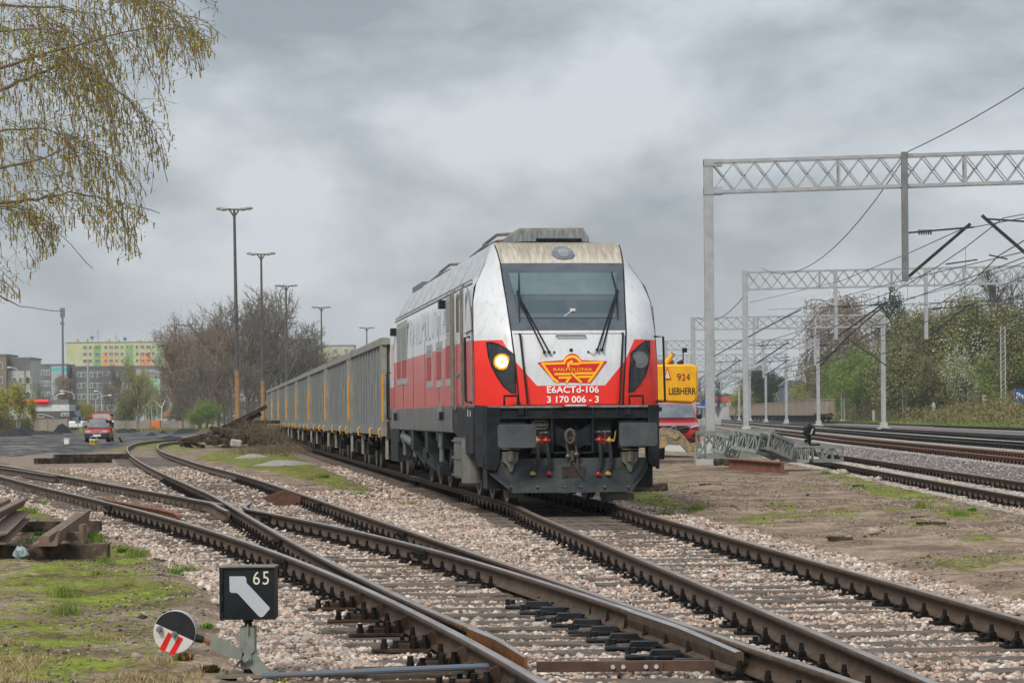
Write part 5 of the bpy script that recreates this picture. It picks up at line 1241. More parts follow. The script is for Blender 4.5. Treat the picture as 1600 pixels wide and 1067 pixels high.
# wires
def wire(name, pts, r, lab, par=None):
    m = MB(); m.tube(pts, r, 4); o = m.build(name, dkst, par)
    if par is None: tag(o, lab, 'wire')
    return o
tl = {'a': 'over the rust red track', 'b': 'over the second line track', 'c': 'over the third line track'}
for k in 'abc':
    x0 = MAIN[k][0]; r = thing('overhead_wire', 'contact wire hanging under its catenary '+tl[k], 'wire', group='overhead wires of the line tracks')
    sup = [15, 75.9, 135.8, 197, 259, 320, 379, 440, 505]; pc = []; pm = []; dr = MB()
    for a, b in zip(sup, sup[1:]):
        for i in range(8):
            t = i/8; y = a+(b-a)*t; zz = .2*(1 if sup.index(a) % 2 else -1)*(1-2*t); x = x0+float(lat(y))+zz; pc.append((x, y, 5.85)); zm = 7.25-.95*4*t*(1-t)*.9; pm.append((x, y, zm))
            if i and y > 40: dr.tube([(x, y, 5.85), (x, y, zm)], .006+.00002*y, 3)
    m = MB(); m.tube(pc, [.012+.00006*p[1] for p in pc], 4); m.build('contact_wire', dkst, r); m = MB(); m.tube(pm, [.011+.00006*p[1] for p in pm], 4); m.build('messenger_wire', dkst, r); o = dr.build('dropper', dkst, r); o['kind'] = 'stuff'
def sag(a, b, s_, n=14): return [a+(b-a)*(i/n)-Vector((0, 0, s_*4*(i/n)*(1-i/n))) for i in range(n+1)]
wire('feeder_wire', sag(D(1640, 112, 66), D(1419, 237, 75.9), .1), .014, 'wire running from the top of the nearest gantry out of the upper right corner')
wire('feeder_wire', sag(D(1419, 238, 75.9), D(1190, 419, 135.8), 1.5), .016, 'long sagging wire between the tops of the two nearest gantries')
wire('feeder_wire', sag(D(1168, 455, 135.8), D(1090, 496, 197), .8), .022, 'short sagging wire left of the second gantry column')
wire('feeder_wire', sag(D(1150, 545, 200), D(1380, 470, 135), .2), .022, 'dark wire rising left to right through the second gantry')
wire('feeder_wire', sag(D(1385, 472, 135), D(1640, 395, 80), .2), .015, 'dark wire rising to the right edge below the big gantry')

for pts, r_, lab in (([(1640, 333, 62), (1501, 359, 76), (1424, 394, 95), (1314, 439, 125), (1171, 473, 190)], .016, 'upper long wire falling leftwards behind the hanging tube of the big gantry'), ([(1640, 384, 70), (1408, 439, 110), (1251, 481, 170), (1169, 528, 240)], .018, 'dark wire falling leftwards between the two nearest gantry beams'), ([(1640, 465, 120), (1487, 472, 140), (1385, 476, 160), (1200, 484, 200)], .022, 'nearly level wire below the second gantry beam'), ([(1640, 510, 130), (1520, 528, 150), (1417, 547, 180), (1281, 565, 230), (1190, 580, 300)], .024, 'low wire crossing in front of the bushes on the bank'), ([(1640, 352, 76), (1560, 400, 90), (1520, 440, 110), (1430, 500, 170), (1290, 560, 300)], .02, 'steep wire from the right edge down to the third gantry'), ([(1385, 474, 160), (1323, 528, 165), (1281, 572, 170)], .045, 'thick dark stay falling left from the second hanging tube'), ([(1323, 528, 165), (1403, 584, 170)], .035, 'short dark stay falling right below the third gantry beam'), ([(1251, 484, 130), (1190, 515, 150), (1110, 560, 180)], .035, 'dark stay crossing the second gantry column')):
    P_ = [D(*p) for p in pts]; Q_ = []
    for a, b in zip(P_, P_[1:]): Q_ += [a.lerp(b, t/4) for t in range(4)]
    wire('feeder_wire', Q_+[P_[-1]], r_, lab)

# ================================================================ YARD LAMPS
lampm = mat('lamp pole dark', (.05, .048, .046), (.09, .085, .08), 4, .6); lampb = mat('lamp pole base, rust orange', (.20, .12, .065), (.3, .19, .10), 3, .7); podm = mat('lamp head', (.20, .20, .19), (.3, .29, .26), 6, .5)
ll = ['tallest and nearest yard lamp on a tapered dark pole', 'second tallest yard lamp, just right of the nearest one', 'third yard lamp, in front of the bare treetops', 'fourth yard lamp above the grey wagons', 'smallest and farthest yard lamp, poking above the wagons']
for i, (pt, yt, pb, n_) in enumerate(((366, 327, 372, 4), (408, 397, 411, 4), (447, 447, 448, 2), (502, 480.5, 503, 2), (573, 512.5, 574, 2))):
    hor = YC-RHO*(pt-800); Y = FPX*14.5/(hor-yt); t_ = D(pt, yt, Y); b_ = Vector((D(pb, 650, Y).x, Y, 0)); g = thing('yard_lamp', ll[i], 'street lamp', b_, group='tall yard lamps along the wagons')
    d = Vector((t_.x-b_.x, 0, t_.z)); m = MB(); m.cyl(d*.0, d*.30, .20, .17, 12); m.build('pole_base', lampb, g); m = MB(); m.tube([d*.30, d*.31, d*.6, d], [.17, .14, .12, .085], 10); m.build('pole', lampm, g)
    m = MB(); m.tube([d-Vector((0, 0, .55)), d+Vector((-.35, 0, 0)), d+Vector((-.95, 0, .06))], [.06, .07, .05], 6); m.tube([d-Vector((0, 0, .55)), d+Vector((.35, 0, 0)), d+Vector((.95, 0, .06))], [.06, .07, .05], 6); m.beam(d+Vector((-.9, 0, -.02)), d+Vector((.9, 0, -.02)), .12, .1); m.build('cross_arm', lampm, g)
    for s_ in (-1, 1):
        for q in ((0,) if n_ == 2 else (0, 1)):
            c = d+Vector((s_*(1.0-.35*q), -.5*q, .05-.1*q)); m = MB(); m.sphere(c, .16, 10, sc=(1.9, 1.1, .75)); m.build('lamp_head', podm, g, smooth=True)

# ================================================================ SWITCH LANTERN 65
p = G(388, 1048, .03); sw = thing('switch_lantern', 'black square switch lantern numbered 65 with grey arrow, in the foreground', 'railway signal', (p.x, p.y, 0), radians(-1))
lanm = mat('lantern black enamel', (.012, .016, .019), (.022, .027, .03), 4, .4); armm = mat('lever grey green paint', (.17, .185, .165), (.24, .25, .22), 8, .55, c3=(.2, .12, .06), lo=.4, hi=.64); graym = mat('milky glass pane', (.42, .45, .49), (.46, .49, .53), 3, .35)
s65 = FPX/p.y; wx = lambda px: (px-388)/s65; wz = lambda py: 1.5-(py-653.5)/s65-.0
m = MB(); x0, x1, z0, z1 = wx(348), wx(432), wz(966), wz(887); m.box(x0, x1, -.08, .12, z0, z1); m.box(x0-.004, x0+.016, -.092, -.06, z0-.004, z1+.004); m.box(x0-.005, x1+.005, -.088, .125, z1, z1+.008)
for zz in (z0+.06, z0+.16): m.cyl((x0+.006, -.098, zz), (x0+.006, -.098, zz+.05), .008, n=8)
lb = m.build('lantern_box', lanm, sw)
m = MB(); m.box(x0-.006, x1+.006, -.09, .127, z1+.008, z1+.014); m.build('lid', mat('dusty lid', (.2, .18, .15), (.12, .11, .1), 8, .8), sw)
c5 = lambda x, y: (wx(230+x/4.848), wz(870+y/4.848))
ar = [c5(*q) for q in ((642, 138), (755, 138), (768, 150), (772, 190), (800, 218), (940, 370), (945, 385), (895, 442), (880, 447), (862, 440), (705, 268), (690, 262), (655, 262), (643, 250))]
m = MB(); m.prism(ar, 'y', -.084, -.0795); m.build('arrow_pane', graym, lb)
def sgn2(s, a, b, y, mt, par, bold=.0): return sign(s, a, b, y, mt, par, bold, .0015)
num = mat('number, cream paint', (.62, .60, .52), rough=.6)
sgn2('6', c5(820, 202), c5(872, 102), -.083, num, lb, .0); sgn2('5', c5(893, 202), c5(940, 102), -.083, num, lb, .0)
m = MB(); m.cyl((wx(388), .02, 0), (wx(388), .02, wz(1000)), .03, n=12); m.cyl((wx(388), .02, wz(1000)), (wx(388), .02, z0), .022, n=12); m.cyl((wx(388), .02, z0-.02), (wx(388), .02, z0), .03, n=12); m.build('spindle', lanm, sw)
m = MB(); a, b = c5(710, 850), c5(825, 520); m.box(a[0], b[0], -.03, .05, a[1], b[1], c=.008); m.tube([(wx(389), -.04, wz(973)), (wx(389), -.05, wz(1005)), (wx(392), -.05, wz(1020))], .006, 6)
a, b = c5(660, 590), c5(710, 600); m.prism([c5(655, 588), c5(712, 600), c5(712, 650)], 'y', -.02, .02); m.prism([c5(650, 868), c5(632, 862), c5(705, 775), c5(720, 785)], 'y', -.03, -.015); m.build('stand', armm, sw)
m = MB(); c = c5(775, 752); m.cyl((c[0], -.125, c[1]), (c[0], -.02, c[1]), .026, n=24); m.cyl((c[0], -.14, c[1]), (c[0], -.125, c[1]), .014, n=16)
m.prism([c5(*q) for q in ((505, 602), (640, 648), (738, 700), (725, 770), (600, 735), (540, 700), (485, 672))], 'y', -.09, -.05)
m.prism([c5(*q) for q in ((726, 700), (770, 655), (785, 592), (800, 590), (826, 600), (826, 700), (775, 752))], 'y', -.08, -.05)
m.prism([c5(*q) for q in ((770, 800), (830, 715), (975, 905), (965, 935), (890, 950))], 'y', -.10, -.06); m.prism([c5(*q) for q in ((510, 598), (540, 600), (640, 640), (620, 655))], 'y', -.05, -.02)
lv = m.build('lever_arm', armm, sw)
m = MB(); m.tube([(c5(500, 640)[0], -.07, c5(500, 640)[1]), (c5(430, 612)[0], -.07, c5(430, 612)[1])], [.012, .014], 8); m.build('lever_neck', rust, sw)
m = MB(); m.tube([(c5(440, 615)[0], -.07, c5(440, 615)[1]), (c5(385, 600)[0], -.07, c5(385, 600)[1])], [.02, .026], 10); m.build('handle', black, sw)
cx, cz = c5(228, 553); R_ = .124; m = MB(); m.cyl((cx, -.10, cz), (cx, -.03, cz), R_*1.0, n=48); wt = m.build('counterweight', mat('counterweight dusty white', (.55, .55, .56), (.42, .42, .45), 6, .5), sw, smooth=True); wt['label'] = 'round lever weight, black above and white with red stripes below'
ang = math.atan2(c5(372, 640)[1]-c5(72, 500)[1], c5(372, 640)[0]-c5(72, 500)[0])
def disc_part(a0, a1, name, mt, y=-.104):
    m = MB(); po = [(cx+R_*.975*cos(t), cz+R_*.975*sin(t)) for t in np.linspace(a0, a1, 26)]; m.prism(po, 'y', y, -.10); return m.build(name, mt, wt)
disc_part(ang, ang+pi, 'black_half', mat('weight black face', (.018, .02, .022), (.035, .035, .038), 5, .5)); disc_part(ang-pi, ang, 'white_half', mat('weight white face', (.62, .62, .60), (.52, .52, .5), 7, .5))
for q in (((182, 552), (210, 568), (150, 700), (112, 680)), ((262, 585), (293, 600), (222, 724), (182, 715))):
    m = MB(); m.prism([c5(*t) for t in q], 'y', -.108, -.103); m.build('red_stripe', mat('red stripe', (.62, .02, .02), (.5, .02, .02), 9, .45), wt)
for q in ((118, 528), (230, 568)): m = MB(); a = c5(*q); m.cyl((a[0], -.125, a[1]), (a[0], -.10, a[1]), .019, n=6); m.cyl((a[0]-.004, -.145, a[1]-.004), (a[0], -.12, a[1]), .012, n=10); m.build('bolt', mgrey, wt)
m = MB(); m.box(wx(340), wx(430), -.12, .16, .0, .018); m.cyl((wx(355), -.06, .018), (wx(355), -.06, .045), .014, n=6); m.cyl((wx(420), -.06, .018), (wx(420), -.06, .045), .014, n=6); m.build('base_plate', mat('base plate, mossy rust', (.13, .11, .08), (.2, .17, .12), 6, .8), sw)
tm = MB(); tm.box(-1.62, .02, 14.86, 15.10, -.14, .005); tag(tm.build('timber_bearer', oldwood), 'long dark timber under the foreground switch lantern', 'timber')

# second small lantern by the line
p = D(1265, 694, 84); s2 = thing('switch_lantern', 'small black switch lantern standing on the grey gravel beyond the lattice scrap', 'railway signal', p, .5)
m = MB(); m.box(-.15, .15, -.12, .12, .28, .58, c=.01); m.cyl((0, 0, .58), (0, 0, .68), .08, .05, n=10); m.build('lantern_box', lanm, s2, bevel=.01); m = MB(); m.prism([(-.07, .33), (-.0, .33), (.09, .52), (.02, .52)], 'y', -.128, -.12); m.build('arrow_pane', graym, s2)
m = MB(); m.cyl((0, 0, -.05), (0, 0, .3), .05, n=10); m.box(-.35, .35, -.1, .1, -.08, .02); m.build('stand', black, s2); m = MB(); m.tube([(0, -.1, .15), (-.18, -.12, .25), (-.32, -.12, .42), (-.2, -.12, .5)], .025, 6); m.box(-.28, -.14, -.16, -.1, .05, .17); m.build('lever_arm', black, s2)

# ================================================================ SCRAP RAILS ON TIMBERS (left edge)
for a, b, lab, h in (((-30, 872), (168, 870), 'grey brown old timber lying nearest, under the scrap rail sections', .15), ((-20, 832), (150, 832), 'grey brown old timber behind, under the far ends of the scrap rails', .15)):
    p, q = G(*a, 0), G(*b, 0); m = MB(); sleeper_mb(m, (0, q.x-p.x), .24, .16, 0, c=(0, 0), jit=.01); o = m.build('old_sleeper', oldwood, None); o.location = (p.x, p.y+.12, .14); o.rotation_euler = (0, 0, .02); tag(o, lab, 'timber', 'timbers under the scrap rails')
brm = mat('scrap rail, brown rust', (.11, .075, .058), (.19, .135, .105), 5, .75, bump=.15)
def scrap(a, b, prof_, lab, bend=0):
    a = Vector(a); b = Vector(b); d = (b-a).normalized(); r = d.cross(Vector((0, 0, 1))).normalized(); u = r.cross(d); prof_ = [(x*.74, z*.72) for x, z in prof_]; n = len(prof_); vs = []; K = 8
    for i in range(K+1):
        c = a+(b-a)*(i/K)+r*bend*(i/K)*(1-i/K)*4
        vs += [c+r*x+u*z for x, z in prof_]
    fs = [(i*n+j, i*n+(j+1) % n, (i+1)*n+(j+1) % n, (i+1)*n+j) for i in range(K) for j in range(n)]+[tuple(range(n)), tuple(range(K*n, K*n+n))]
    m = MB(); m.add(vs, fs); o = m.build('scrap_rail', brm); tag(o, lab, 'scrap rail', 'scrap rail sections on timbers'); return o
U = [(-.17, 0), (-.17, .13), (-.12, .15), (-.10, .15), (-.10, .045), (.05, .045), (.05, .15), (.19, .15), (.19, .13), (.12, .0)]
CH = [(-.15, .0), (-.15, .02), (-.02, .05), (-.02, .13), (-.16, .15), (-.16, .17), (.16, .17), (.16, .15), (.02, .13), (.02, .05), (.15, .02), (.15, 0)]
pa = D(72, 850, 27.2); pb = D(125, 812, 33.6)
scrap((pa.x, pa.y, .16), (pb.x, pb.y, .17), [(-.2, 0), (-.2, .03), (-.10, .05), (-.09, .14), (-.02, .16), (.04, .14), (.05, .05), (.10, .06), (.17, .23), (.20, .22), (.15, .0)], 'right hand scrap rail section with an upright flange and a chalk mark')
pa = D(-6, 850, 27.6); pb = D(34, 800, 34.2)
scrap((pa.x, pa.y, .16), (pb.x, pb.y, .17), CH, 'lower left scrap rail section, its broad foot turned up'); pa = D(-30, 820, 28); pb = D(26, 792, 34.4)
scrap((pa.x, pa.y, .36), (pb.x, pb.y, .34), U, 'upper left scrap rail section lying on top of the broad one')
m = MB(); p = D(116, 852, 29); m.M = Matrix.Translation((p.x, p.y, .18)); m.box(-.2, .1, -.12, .1, -.04, .05); m.box(.08, .13, -.15, .12, -.06, .14); tag(m.build('scrap_plate', brm), 'short brown scrap plate under the right scrap rail', 'scrap plate')
p = G(35, 872); m = MB(); m.sphere((p.x, p.y-.1, .06), .085, 10, sc=(1, .8, .9)); o = m.build('crumpled_bag', mat('crumpled plastic, pale blue', (.36, .44, .46), (.2, .26, .25), 14, .35, bump=.9, bs=30)); 
for v in o.data.vertices: v.co += Vector((random.uniform(-.018, .018), random.uniform(-.018, .018), random.uniform(-.018, .018)))
tag(o, 'crumpled pale blue plastic bag by the near scrap timber', 'litter')
for a, b, lab in (((85, 718), (203, 716), 'dark rail length half sunk in the weeds, left of the curving track'), ((56, 725), (172, 722), 'second sunken dark rail length nearer the points')):
    p, q = G(*a), G(*b); m = MB(); m.beam((p.x, p.y, .10), (q.x, q.y, .08), .2, .2); tag(m.build('old_beam', oldwood), lab, 'beam')

# ================================================================ HEAP OF OLD SLEEPERS
hp = G(372, 700); rr = random.Random(5); C0 = Vector((hp.x, hp.y+5, 0)); sc_ = 4000/hp.y
mesh0 = []
for k in range(4):
    m = MB(); sleeper_mb(m, 1.3, .25, .16, .08, jit=.015); o = m.build('old_sleeper', oldwood); mesh0.append(o.data); bpy.data.objects.remove(o)
for i in range(46):
    px = rr.triangular(285, 470, 372); top = 0.15+1.25*max(0, 1-abs(px-385)/95.)*rr.random(); o = bpy.data.objects.new('old_sleeper', mesh0[i % 4]); COL.objects.link(o)
    dy = rr.uniform(-4, 5); o.location = ((px-800)/4000*(hp.y+5), hp.y+4+dy, top+.05); o.rotation_euler = (rr.uniform(-.25, .25), rr.uniform(-.28, .28), rr.uniform(0, 3.1)); s_ = rr.uniform(.55, 1.05); o.scale = (s_, 1, 1.1)
    ry = o.rotation_euler.y; wz_ = 'left tip' if px < 315 else 'left part' if px < 340 else 'left middle' if px < 365 else 'middle' if px < 390 else 'right middle' if px < 410 else 'right part' if px < 435 else 'right tip'
    wh_ = ('top' if top > .75 else 'halfway up' if top > .4 else 'foot')+(' front' if dy < -1 else ' back' if dy > 2 else ' centre')
    tag(o, ('%s black sleeper, %s, %s, %s of scrap heap'+(', turned end on' if abs(o.rotation_euler.z-1.57) < .5 else ', seen lengthwise' if abs(o.rotation_euler.z-1.57) > 1.1 else '')) % ('short' if s_ < .7 else 'long' if s_ > .9 else 'broken', 'tilted right' if ry < -.1 else 'tilted left' if ry > .1 else 'lying level', wh_, wz_), 'old sleeper', 'old sleepers in the scrap heap')
for a, b, z0, z1, lab in (((318, 0), (412, 0), .55, 2.12, 'long timber sticking up to the right out of the scrap heap'), ((330, 0), (402, 0), .5, 1.75, 'long timber lying just under the highest one of the heap')):
    Yh = hp.y+3; m = MB(); m.beam(((a[0]-800)/4000*Yh, Yh, z0), ((b[0]-800)/4000*Yh, Yh+1.5, z1), .25, .2); tag(m.build('long_timber', oldwood), lab, 'timber')
p = D(369, 692, hp.y-3); m = MB(); m.box(-.27, .27, -.15, .15, -.2, .17, c=.06); o = m.build('concrete_lump', concrete); o.location = p; o.rotation_euler = (.1, .15, .3); tag(o, 'pale concrete lump lying on the front of the sleeper heap', 'rubble')
for px, py, w_, lab in ((445, 726, 1.0, 'pale sandy gravel heap on the grass, nearer one'), (395, 714, .7, 'pale sandy gravel heap on the grass, farther one')):
    p = G(px, py); m = MB(); vs = [(0, 0, .16)]; n = 22
    for ring, (r_, z) in enumerate(((.35, .13), (.7, .07), (1, -.01))):
        for j in range(n): a = 2*pi*j/n; q = r_*w_*rr.uniform(.88, 1.1); vs.append((q*cos(a), 1.3*q*sin(a), z+rr.uniform(-.012, .012)))
    fs = [(0, 1+j, 1+(j+1) % n) for j in range(n)]+[(1+r_*n+j, 1+(r_+1)*n+j, 1+(r_+1)*n+(j+1) % n, 1+r_*n+(j+1) % n) for r_ in (0, 1) for j in range(n)]
    m.add(vs, fs); o = m.build('gravel_heap', mat('pale gravel', (.2, .19, .17), (.34, .33, .30), 16, .95, bump=.6)); o.location = (p.x, p.y, gh(p.x, p.y)); tag(o, lab, 'gravel heap')
# dry brush over the heap
brm2 = islands('dry brush', [(.10, .075, .05), (.17, .13, .09), (.24, .19, .14), (.08, .06, .045)], .9)
def brush(n, cx, cy, sx, sy, zb, hh, name, label, r=.008, m_=None, gx=None):
    V = []; F = []
    for i in range(n):
        x, y = cx+RNG.normal(0, sx), cy+RNG.uniform(-sy, sy); z = (zb(x, y) if callable(zb) else zb)+RNG.uniform(-.1, .1); a = RNG.uniform(0, 2*pi); l = RNG.uniform(.3, 1)*hh; k = RNG.uniform(.2, .9)
        p = Vector((x, y, z)); q = p+Vector((cos(a)*l*k*.5, sin(a)*l*k*.5, l*.6)); s_ = q+Vector((cos(a)*l*k*.7, sin(a)*l*k*.7, l*.25*RNG.uniform(-.6, 1)))
        for A_, B_, r0, r1 in ((p, q, r, r*.8), (q, s_, r*.8, r*.5)):
            b0 = len(V); d = (B_-A_).normalized(); e = d.orthogonal().normalized(); f = d.cross(e)
            for c, R__ in ((A_, r0), (B_, r1)):
                for t in (0, 2.09, 4.19): V.append(tuple(c+(e*cos(t)+f*sin(t))*R__))
            F += [(b0, b0+1, b0+4, b0+3), (b0+1, b0+2, b0+5, b0+4), (b0+2, b0, b0+3, b0+5)]
    return tag(npmesh(name, V, F, m_ or brm2), label, 'brush', kind='stuff')
xh = (400-800)/4000*hp.y
brush(1100, xh+.6, hp.y+3, 1.15, 6, lambda x, y: .1+1.0*max(0, 1-abs(x-xh+.5)/3.2)*RNG.random(), .95, 'dry_brush', 'tangled dry brown twigs over the heap of old sleepers')
x45 = float(XM(75))-2.3; brush(1500, (465-800)/4000*hp.y*.93, hp.y-12, .75, 14, .0, .55, 'dry_brush', 'dry brown weeds along the ballast edge beside the wagons')

# ================================================================ LATTICE SCRAP (right)
scm = mat('scrap lattice, grey green paint', (.17, .19, .18), (.25, .26, .245), 4, .6, c3=(.22, .14, .09), lo=.4, hi=.66)
def truss(a, b, w_, h_, n, lab, roll=0, ch=.07, name='scrap_truss'):
    a = Vector(a); b = Vector(b); d = (b-a).normalized(); r = d.cross(Vector((0, 0, 1))).normalized(); u = r.cross(d); c, s_ = cos(roll), sin(roll); R1_ = r*c+u*s_; U1 = u*c-r*s_; m = MB(); L_ = (b-a).length
    co = [(-w_/2, 0), (w_/2, 0), (w_/2, h_), (-w_/2, h_)]; P = lambda t, q: a+d*(L_*t)+R1_*q[0]+U1*q[1]
    for q in co: m.beam(P(0, q), P(1, q), ch*1.6, ch*1.6, up=U1)
    for i in range(n+1):
        for q, q2 in zip(co, co[1:]+co[:1]): m.beam(P(i/n, q), P(i/n, q2), ch*.9, ch*.5, up=d)
    for i in range(n):
        for q, q2 in zip(co, co[1:]+co[:1]): m.beam(P(i/n, q if i % 2 else q2), P((i+1)/n, q2 if i % 2 else q), ch*.8, ch*.5, up=d)
    return tag(m.build(name, scm), lab, 'scrap truss', 'scrap lattice sections on the ground')
truss(D(1096, 713, 70), D(1204, 708, 70.5), .7, .62, 4, 'large rectangular lattice section at the left of the scrap, under the gantry column', ch=.085)
truss(D(1122, 706, 68), D(1142, 712, 67.6), .5, .42, 3, 'short lattice piece standing tilted inside the scrap', roll=.3, ch=.05)
truss(D(1152, 700, 67.5), D(1192, 708, 67), .55, .46, 5, 'tilted lattice piece with pale flanges in the middle of the scrap', roll=.15, ch=.06)
truss(D(1186, 700, 67.2), D(1222, 716, 68), .55, .42, 5, 'bent lattice section sloping down to the right', ch=.06)
truss(D(1220, 719, 68.5), D(1262, 720, 68.5), .6, .40, 7, 'low lattice section with many close bars', ch=.055)
truss(D(1262, 720, 68.6), D(1308, 719, 69), .55, .36, 3, 'rightmost lattice section with one long diagonal', ch=.05)
pa, pb = D(1140, 724, 66.3), D(1224, 731, 63.5); m = MB()
for dz, w_, h_ in ((.13, .3, .03), (.0, .05, .24), (-.12, .3, .03)): m.beam(pa+Vector((0, 0, dz)), pb+Vector((0, 0, dz)), w_, h_)
m.beam(pa+Vector((0, -.13, 0)), pb+Vector((0, -.13, 0)), .02, .24)
tag(m.build('steel_beam', mat('steel beam, brown rust', (.13, .065, .05), (.21, .11, .08), 4, .7)), 'rust brown steel beam lying in front of the lattice scrap', 'steel beam')
p = G(1130, 727); m = MB(); m.box(-.28, .28, -.2, .2, -.02, .2, c=.03); o = m.build('timber_block', oldwood); o.location = p+Vector((0, 0, gh(p.x, p.y))); tag(o, 'black timber block under the left end of the steel beam', 'timber block')
for px, py, s_, lab in ((1318, 741, .19, 'round pinkish stone beside the dirt path'), (1369, 752, .16, 'pale stone on the grass near the siding'), (1452, 754, .15, 'flat stone against the siding rail'), (1366, 830, .12, 'pale broken stone in the middle of the bare earth'), (1523, 924, .09, 'rounded pink stone at the ballast edge, lower right'), (1310, 736, .1, 'small pale stone beside the round pinkish one')):
    p = G(px, py); hv, hf = HULLS[int(px) % 9]; o = npmesh('stone', hv*s_, hf, mat('stone', (.3, .25, .22), (.42, .36, .32), 12, .9, bump=.4)); o.location = (p.x, p.y, gh(p.x, p.y)+s_*.35); tag(o, lab, 'stone', 'larger stones on the bare earth')
for px, py, l_, a_, lab in ((1110, 756, .26, .1, 'black splinter of wood on the dirt path behind the rails'), (1312, 845, .17, .3, 'dark splinter of wood nearest the right rail'), (1305, 838, .12, .0, 'small dark splinter of wood above the other one'), (1455, 823, .2, -.1, 'charred piece of wood on the dirt ridge'), (1438, 808, .15, .1, 'thin dark stick left of the charred wood'), (1340, 760, .14, .4, 'grey twig beside the stony grass')):
    p = G(px, py); m = MB(); m.prism([(-l_, -.03), (l_*.9, -.045), (l_, .02), (l_*.2, .05), (-l_*.8, .03)], 'z', 0, .035); o = m.build('wood_splinter', oldwood); o.location = (p.x, p.y, gh(p.x, p.y)); o.rotation_euler = (0, 0, a_); tag(o, lab, 'wood splinter', 'wood splinters on the bare earth')
m = MB(); p = G(1005, 768); m.box(-.38, .38, -.12, .12, -.02, .13, c=.02); o = m.build('timber_block', oldwood); o.location = (p.x+.1, p.y, gh(p.x, p.y)); o.rotation_euler = (0, -.12, .25); tag(o, 'dark timber block lying just right of the snow plough', 'timber block')

# ================================================================ EXCAVATOR
exY = 80.; ex = thing('excavator', 'yellow wheeled excavator half hidden behind the locomotive, its rear to the right', 'excavator', (0, exY, 0))
ylx = mat('excavator yellow', (.72, .40, .05), (.62, .33, .04), 3, .4, coat=.1); e2 = lambda px, py: (D(px, py, exY).x, D(px, py, exY).z)
x0, zt = e2(1006, 569.5); x1, zb = e2(1091, 628)
m = MB(); r = .2; po = []
for cx_, cz_, a0 in ((x1-r, zt-r, 0), (x0+.05, zt-.05, 90), (x0+.05, zb+.1, 180), (x1-r*1.1, zb+r*.8, 270)):
    rr_ = r if cx_ > (x0+x1)/2 else .05
    for t in (0, 30, 60, 90): po.append((cx_+rr_*cos(radians(a0+t)), cz_+rr_*sin(radians(a0+t))))
m.prism(po, 'y', 0, 2.2); cw = m.build('counterweight', ylx, ex, bevel=.06, smooth=True)
m = MB(); m.box(2.9, x0+.2, .1, 2.3, zb+.15, zt+.0); m.build('engine_hood', ylx, ex, bevel=.05)
m = MB(); a = e2(1040, 569); b = e2(1053, 553); m.tube([(a[0], .6, a[1]), (b[0], .6, b[1])], [.09, .08], 10); m.build('exhaust_pipe', ylx, ex); m = MB(); m.tube([(b[0]-.05, .6, b[1]-.06), (b[0]+.02, .6, b[1]+.02)], .075, 10); m.build('exhaust_tip', black, ex)
m = MB(); a = e2(1060, 569); b = e2(1068, 564); m.tube([(a[0], .4, a[1]), (b[0], .4, b[1])], .07, 8); m.build('exhaust_pipe', dgrey, ex)
m = MB(); a = e2(1069, 569); b = e2(1069, 548); m.tube([(a[0], .5, a[1]), (b[0], .5, b[1])], .02, 6); m.box(b[0]-.03, b[0]+.12, .4, .55, b[1]-.04, b[1]+.1); m.build('work_lamp', black, ex)
m = MB(); a = e2(1026, 570); b = e2(1056, 561); m.box(a[0]-.5, b[0], .8, 2.0, a[1]-.02, b[1]+.02, c=.06); m.build('engine_cover', mgrey, ex)
bkl = mat('excavator lettering', (.02, .022, .026), rough=.5); rdl = mat('dark red digit', (.42, .03, .02), rough=.5)
sign('LIEBHERR', e2(1045, 616.5), e2(1087, 605.5), -.065+.06, bkl, cw, .0015); sign('9', e2(1058, 595), e2(1064, 583.5), -.003, bkl, cw); sign('2', e2(1065.5, 595), e2(1071, 583.5), -.003, rdl, cw, .004); sign('4', e2(1072, 595), e2(1078, 583.5), -.003, bkl, cw)
m = MB(); m.prism([e2(1037, 593), e2(1049, 593), e2(1042.5, 573)], 'y', -.02, -.001); tr = m.build('warning_triangle', redp, cw); m = MB(); m.prism([e2(1039, 591), e2(1047, 591), e2(1042.5, 577)], 'y', -.025, -.019); m.build('triangle_centre', mat('cream reflector', (.62, .58, .42), rough=.5), tr)
m = MB(); m.box(3.3, 4.5, 1.4, 3.2, .75, 1.35); m.cyl((3.95, 1.8, 1.3), (3.95, 1.8, 1.75), .6, n=20); m.box(3.1, 4.7, .2, 1.5, 1.62, 1.75); m.build('undercarriage', dgrey, ex)
for x in (3.05, 4.35):
    for y in (1.0, 3.6): m = MB(); m.cyl((x, y, .62), (x+.45, y, .62), .52, n=24); m.cyl((x-.01, y, .62), (x+.46, y, .62), .25, n=16); m.build('wheel', rubber, ex)
m = MB(); m.box(2.6, 3.6, 2.0, 3.8, 1.75, 3.3, c=.08); m.build('cab', glassd, ex); m = MB(); m.beam((3.2, 3.6, 1.9), (3.0, 6.6, 3.6), .35, .5); m.beam((3.0, 6.6, 3.6), (2.9, 8.8, 1.4), .3, .35); m.build('boom', ylx, ex)
mud = mat('muddy dozer arm', (.13, .13, .12), (.34, .24, .13), 6, .8, lo=.42, hi=.6)
m = MB(); m.prism([e2(1024, 672), e2(1032, 667), e2(1056, 672), (e2(1074, 692)[0], e2(1074, 692)[1]), e2(1086, 694), e2(1088, 703), e2(1070, 706), e2(1060, 695), e2(1040, 694), e2(1034, 698), e2(1024, 700)], 'y', -1.4, -.9)
a = e2(1051, 680); m.cyl((a[0], -1.44, a[1]), (a[0], -.86, a[1]), .12, n=14); m.prism([e2(1076, 692), e2(1090, 690), e2(1092, 704), e2(1080, 706)], 'y', -1.6, -.7); m.build('stabiliser_arm', mud, ex)

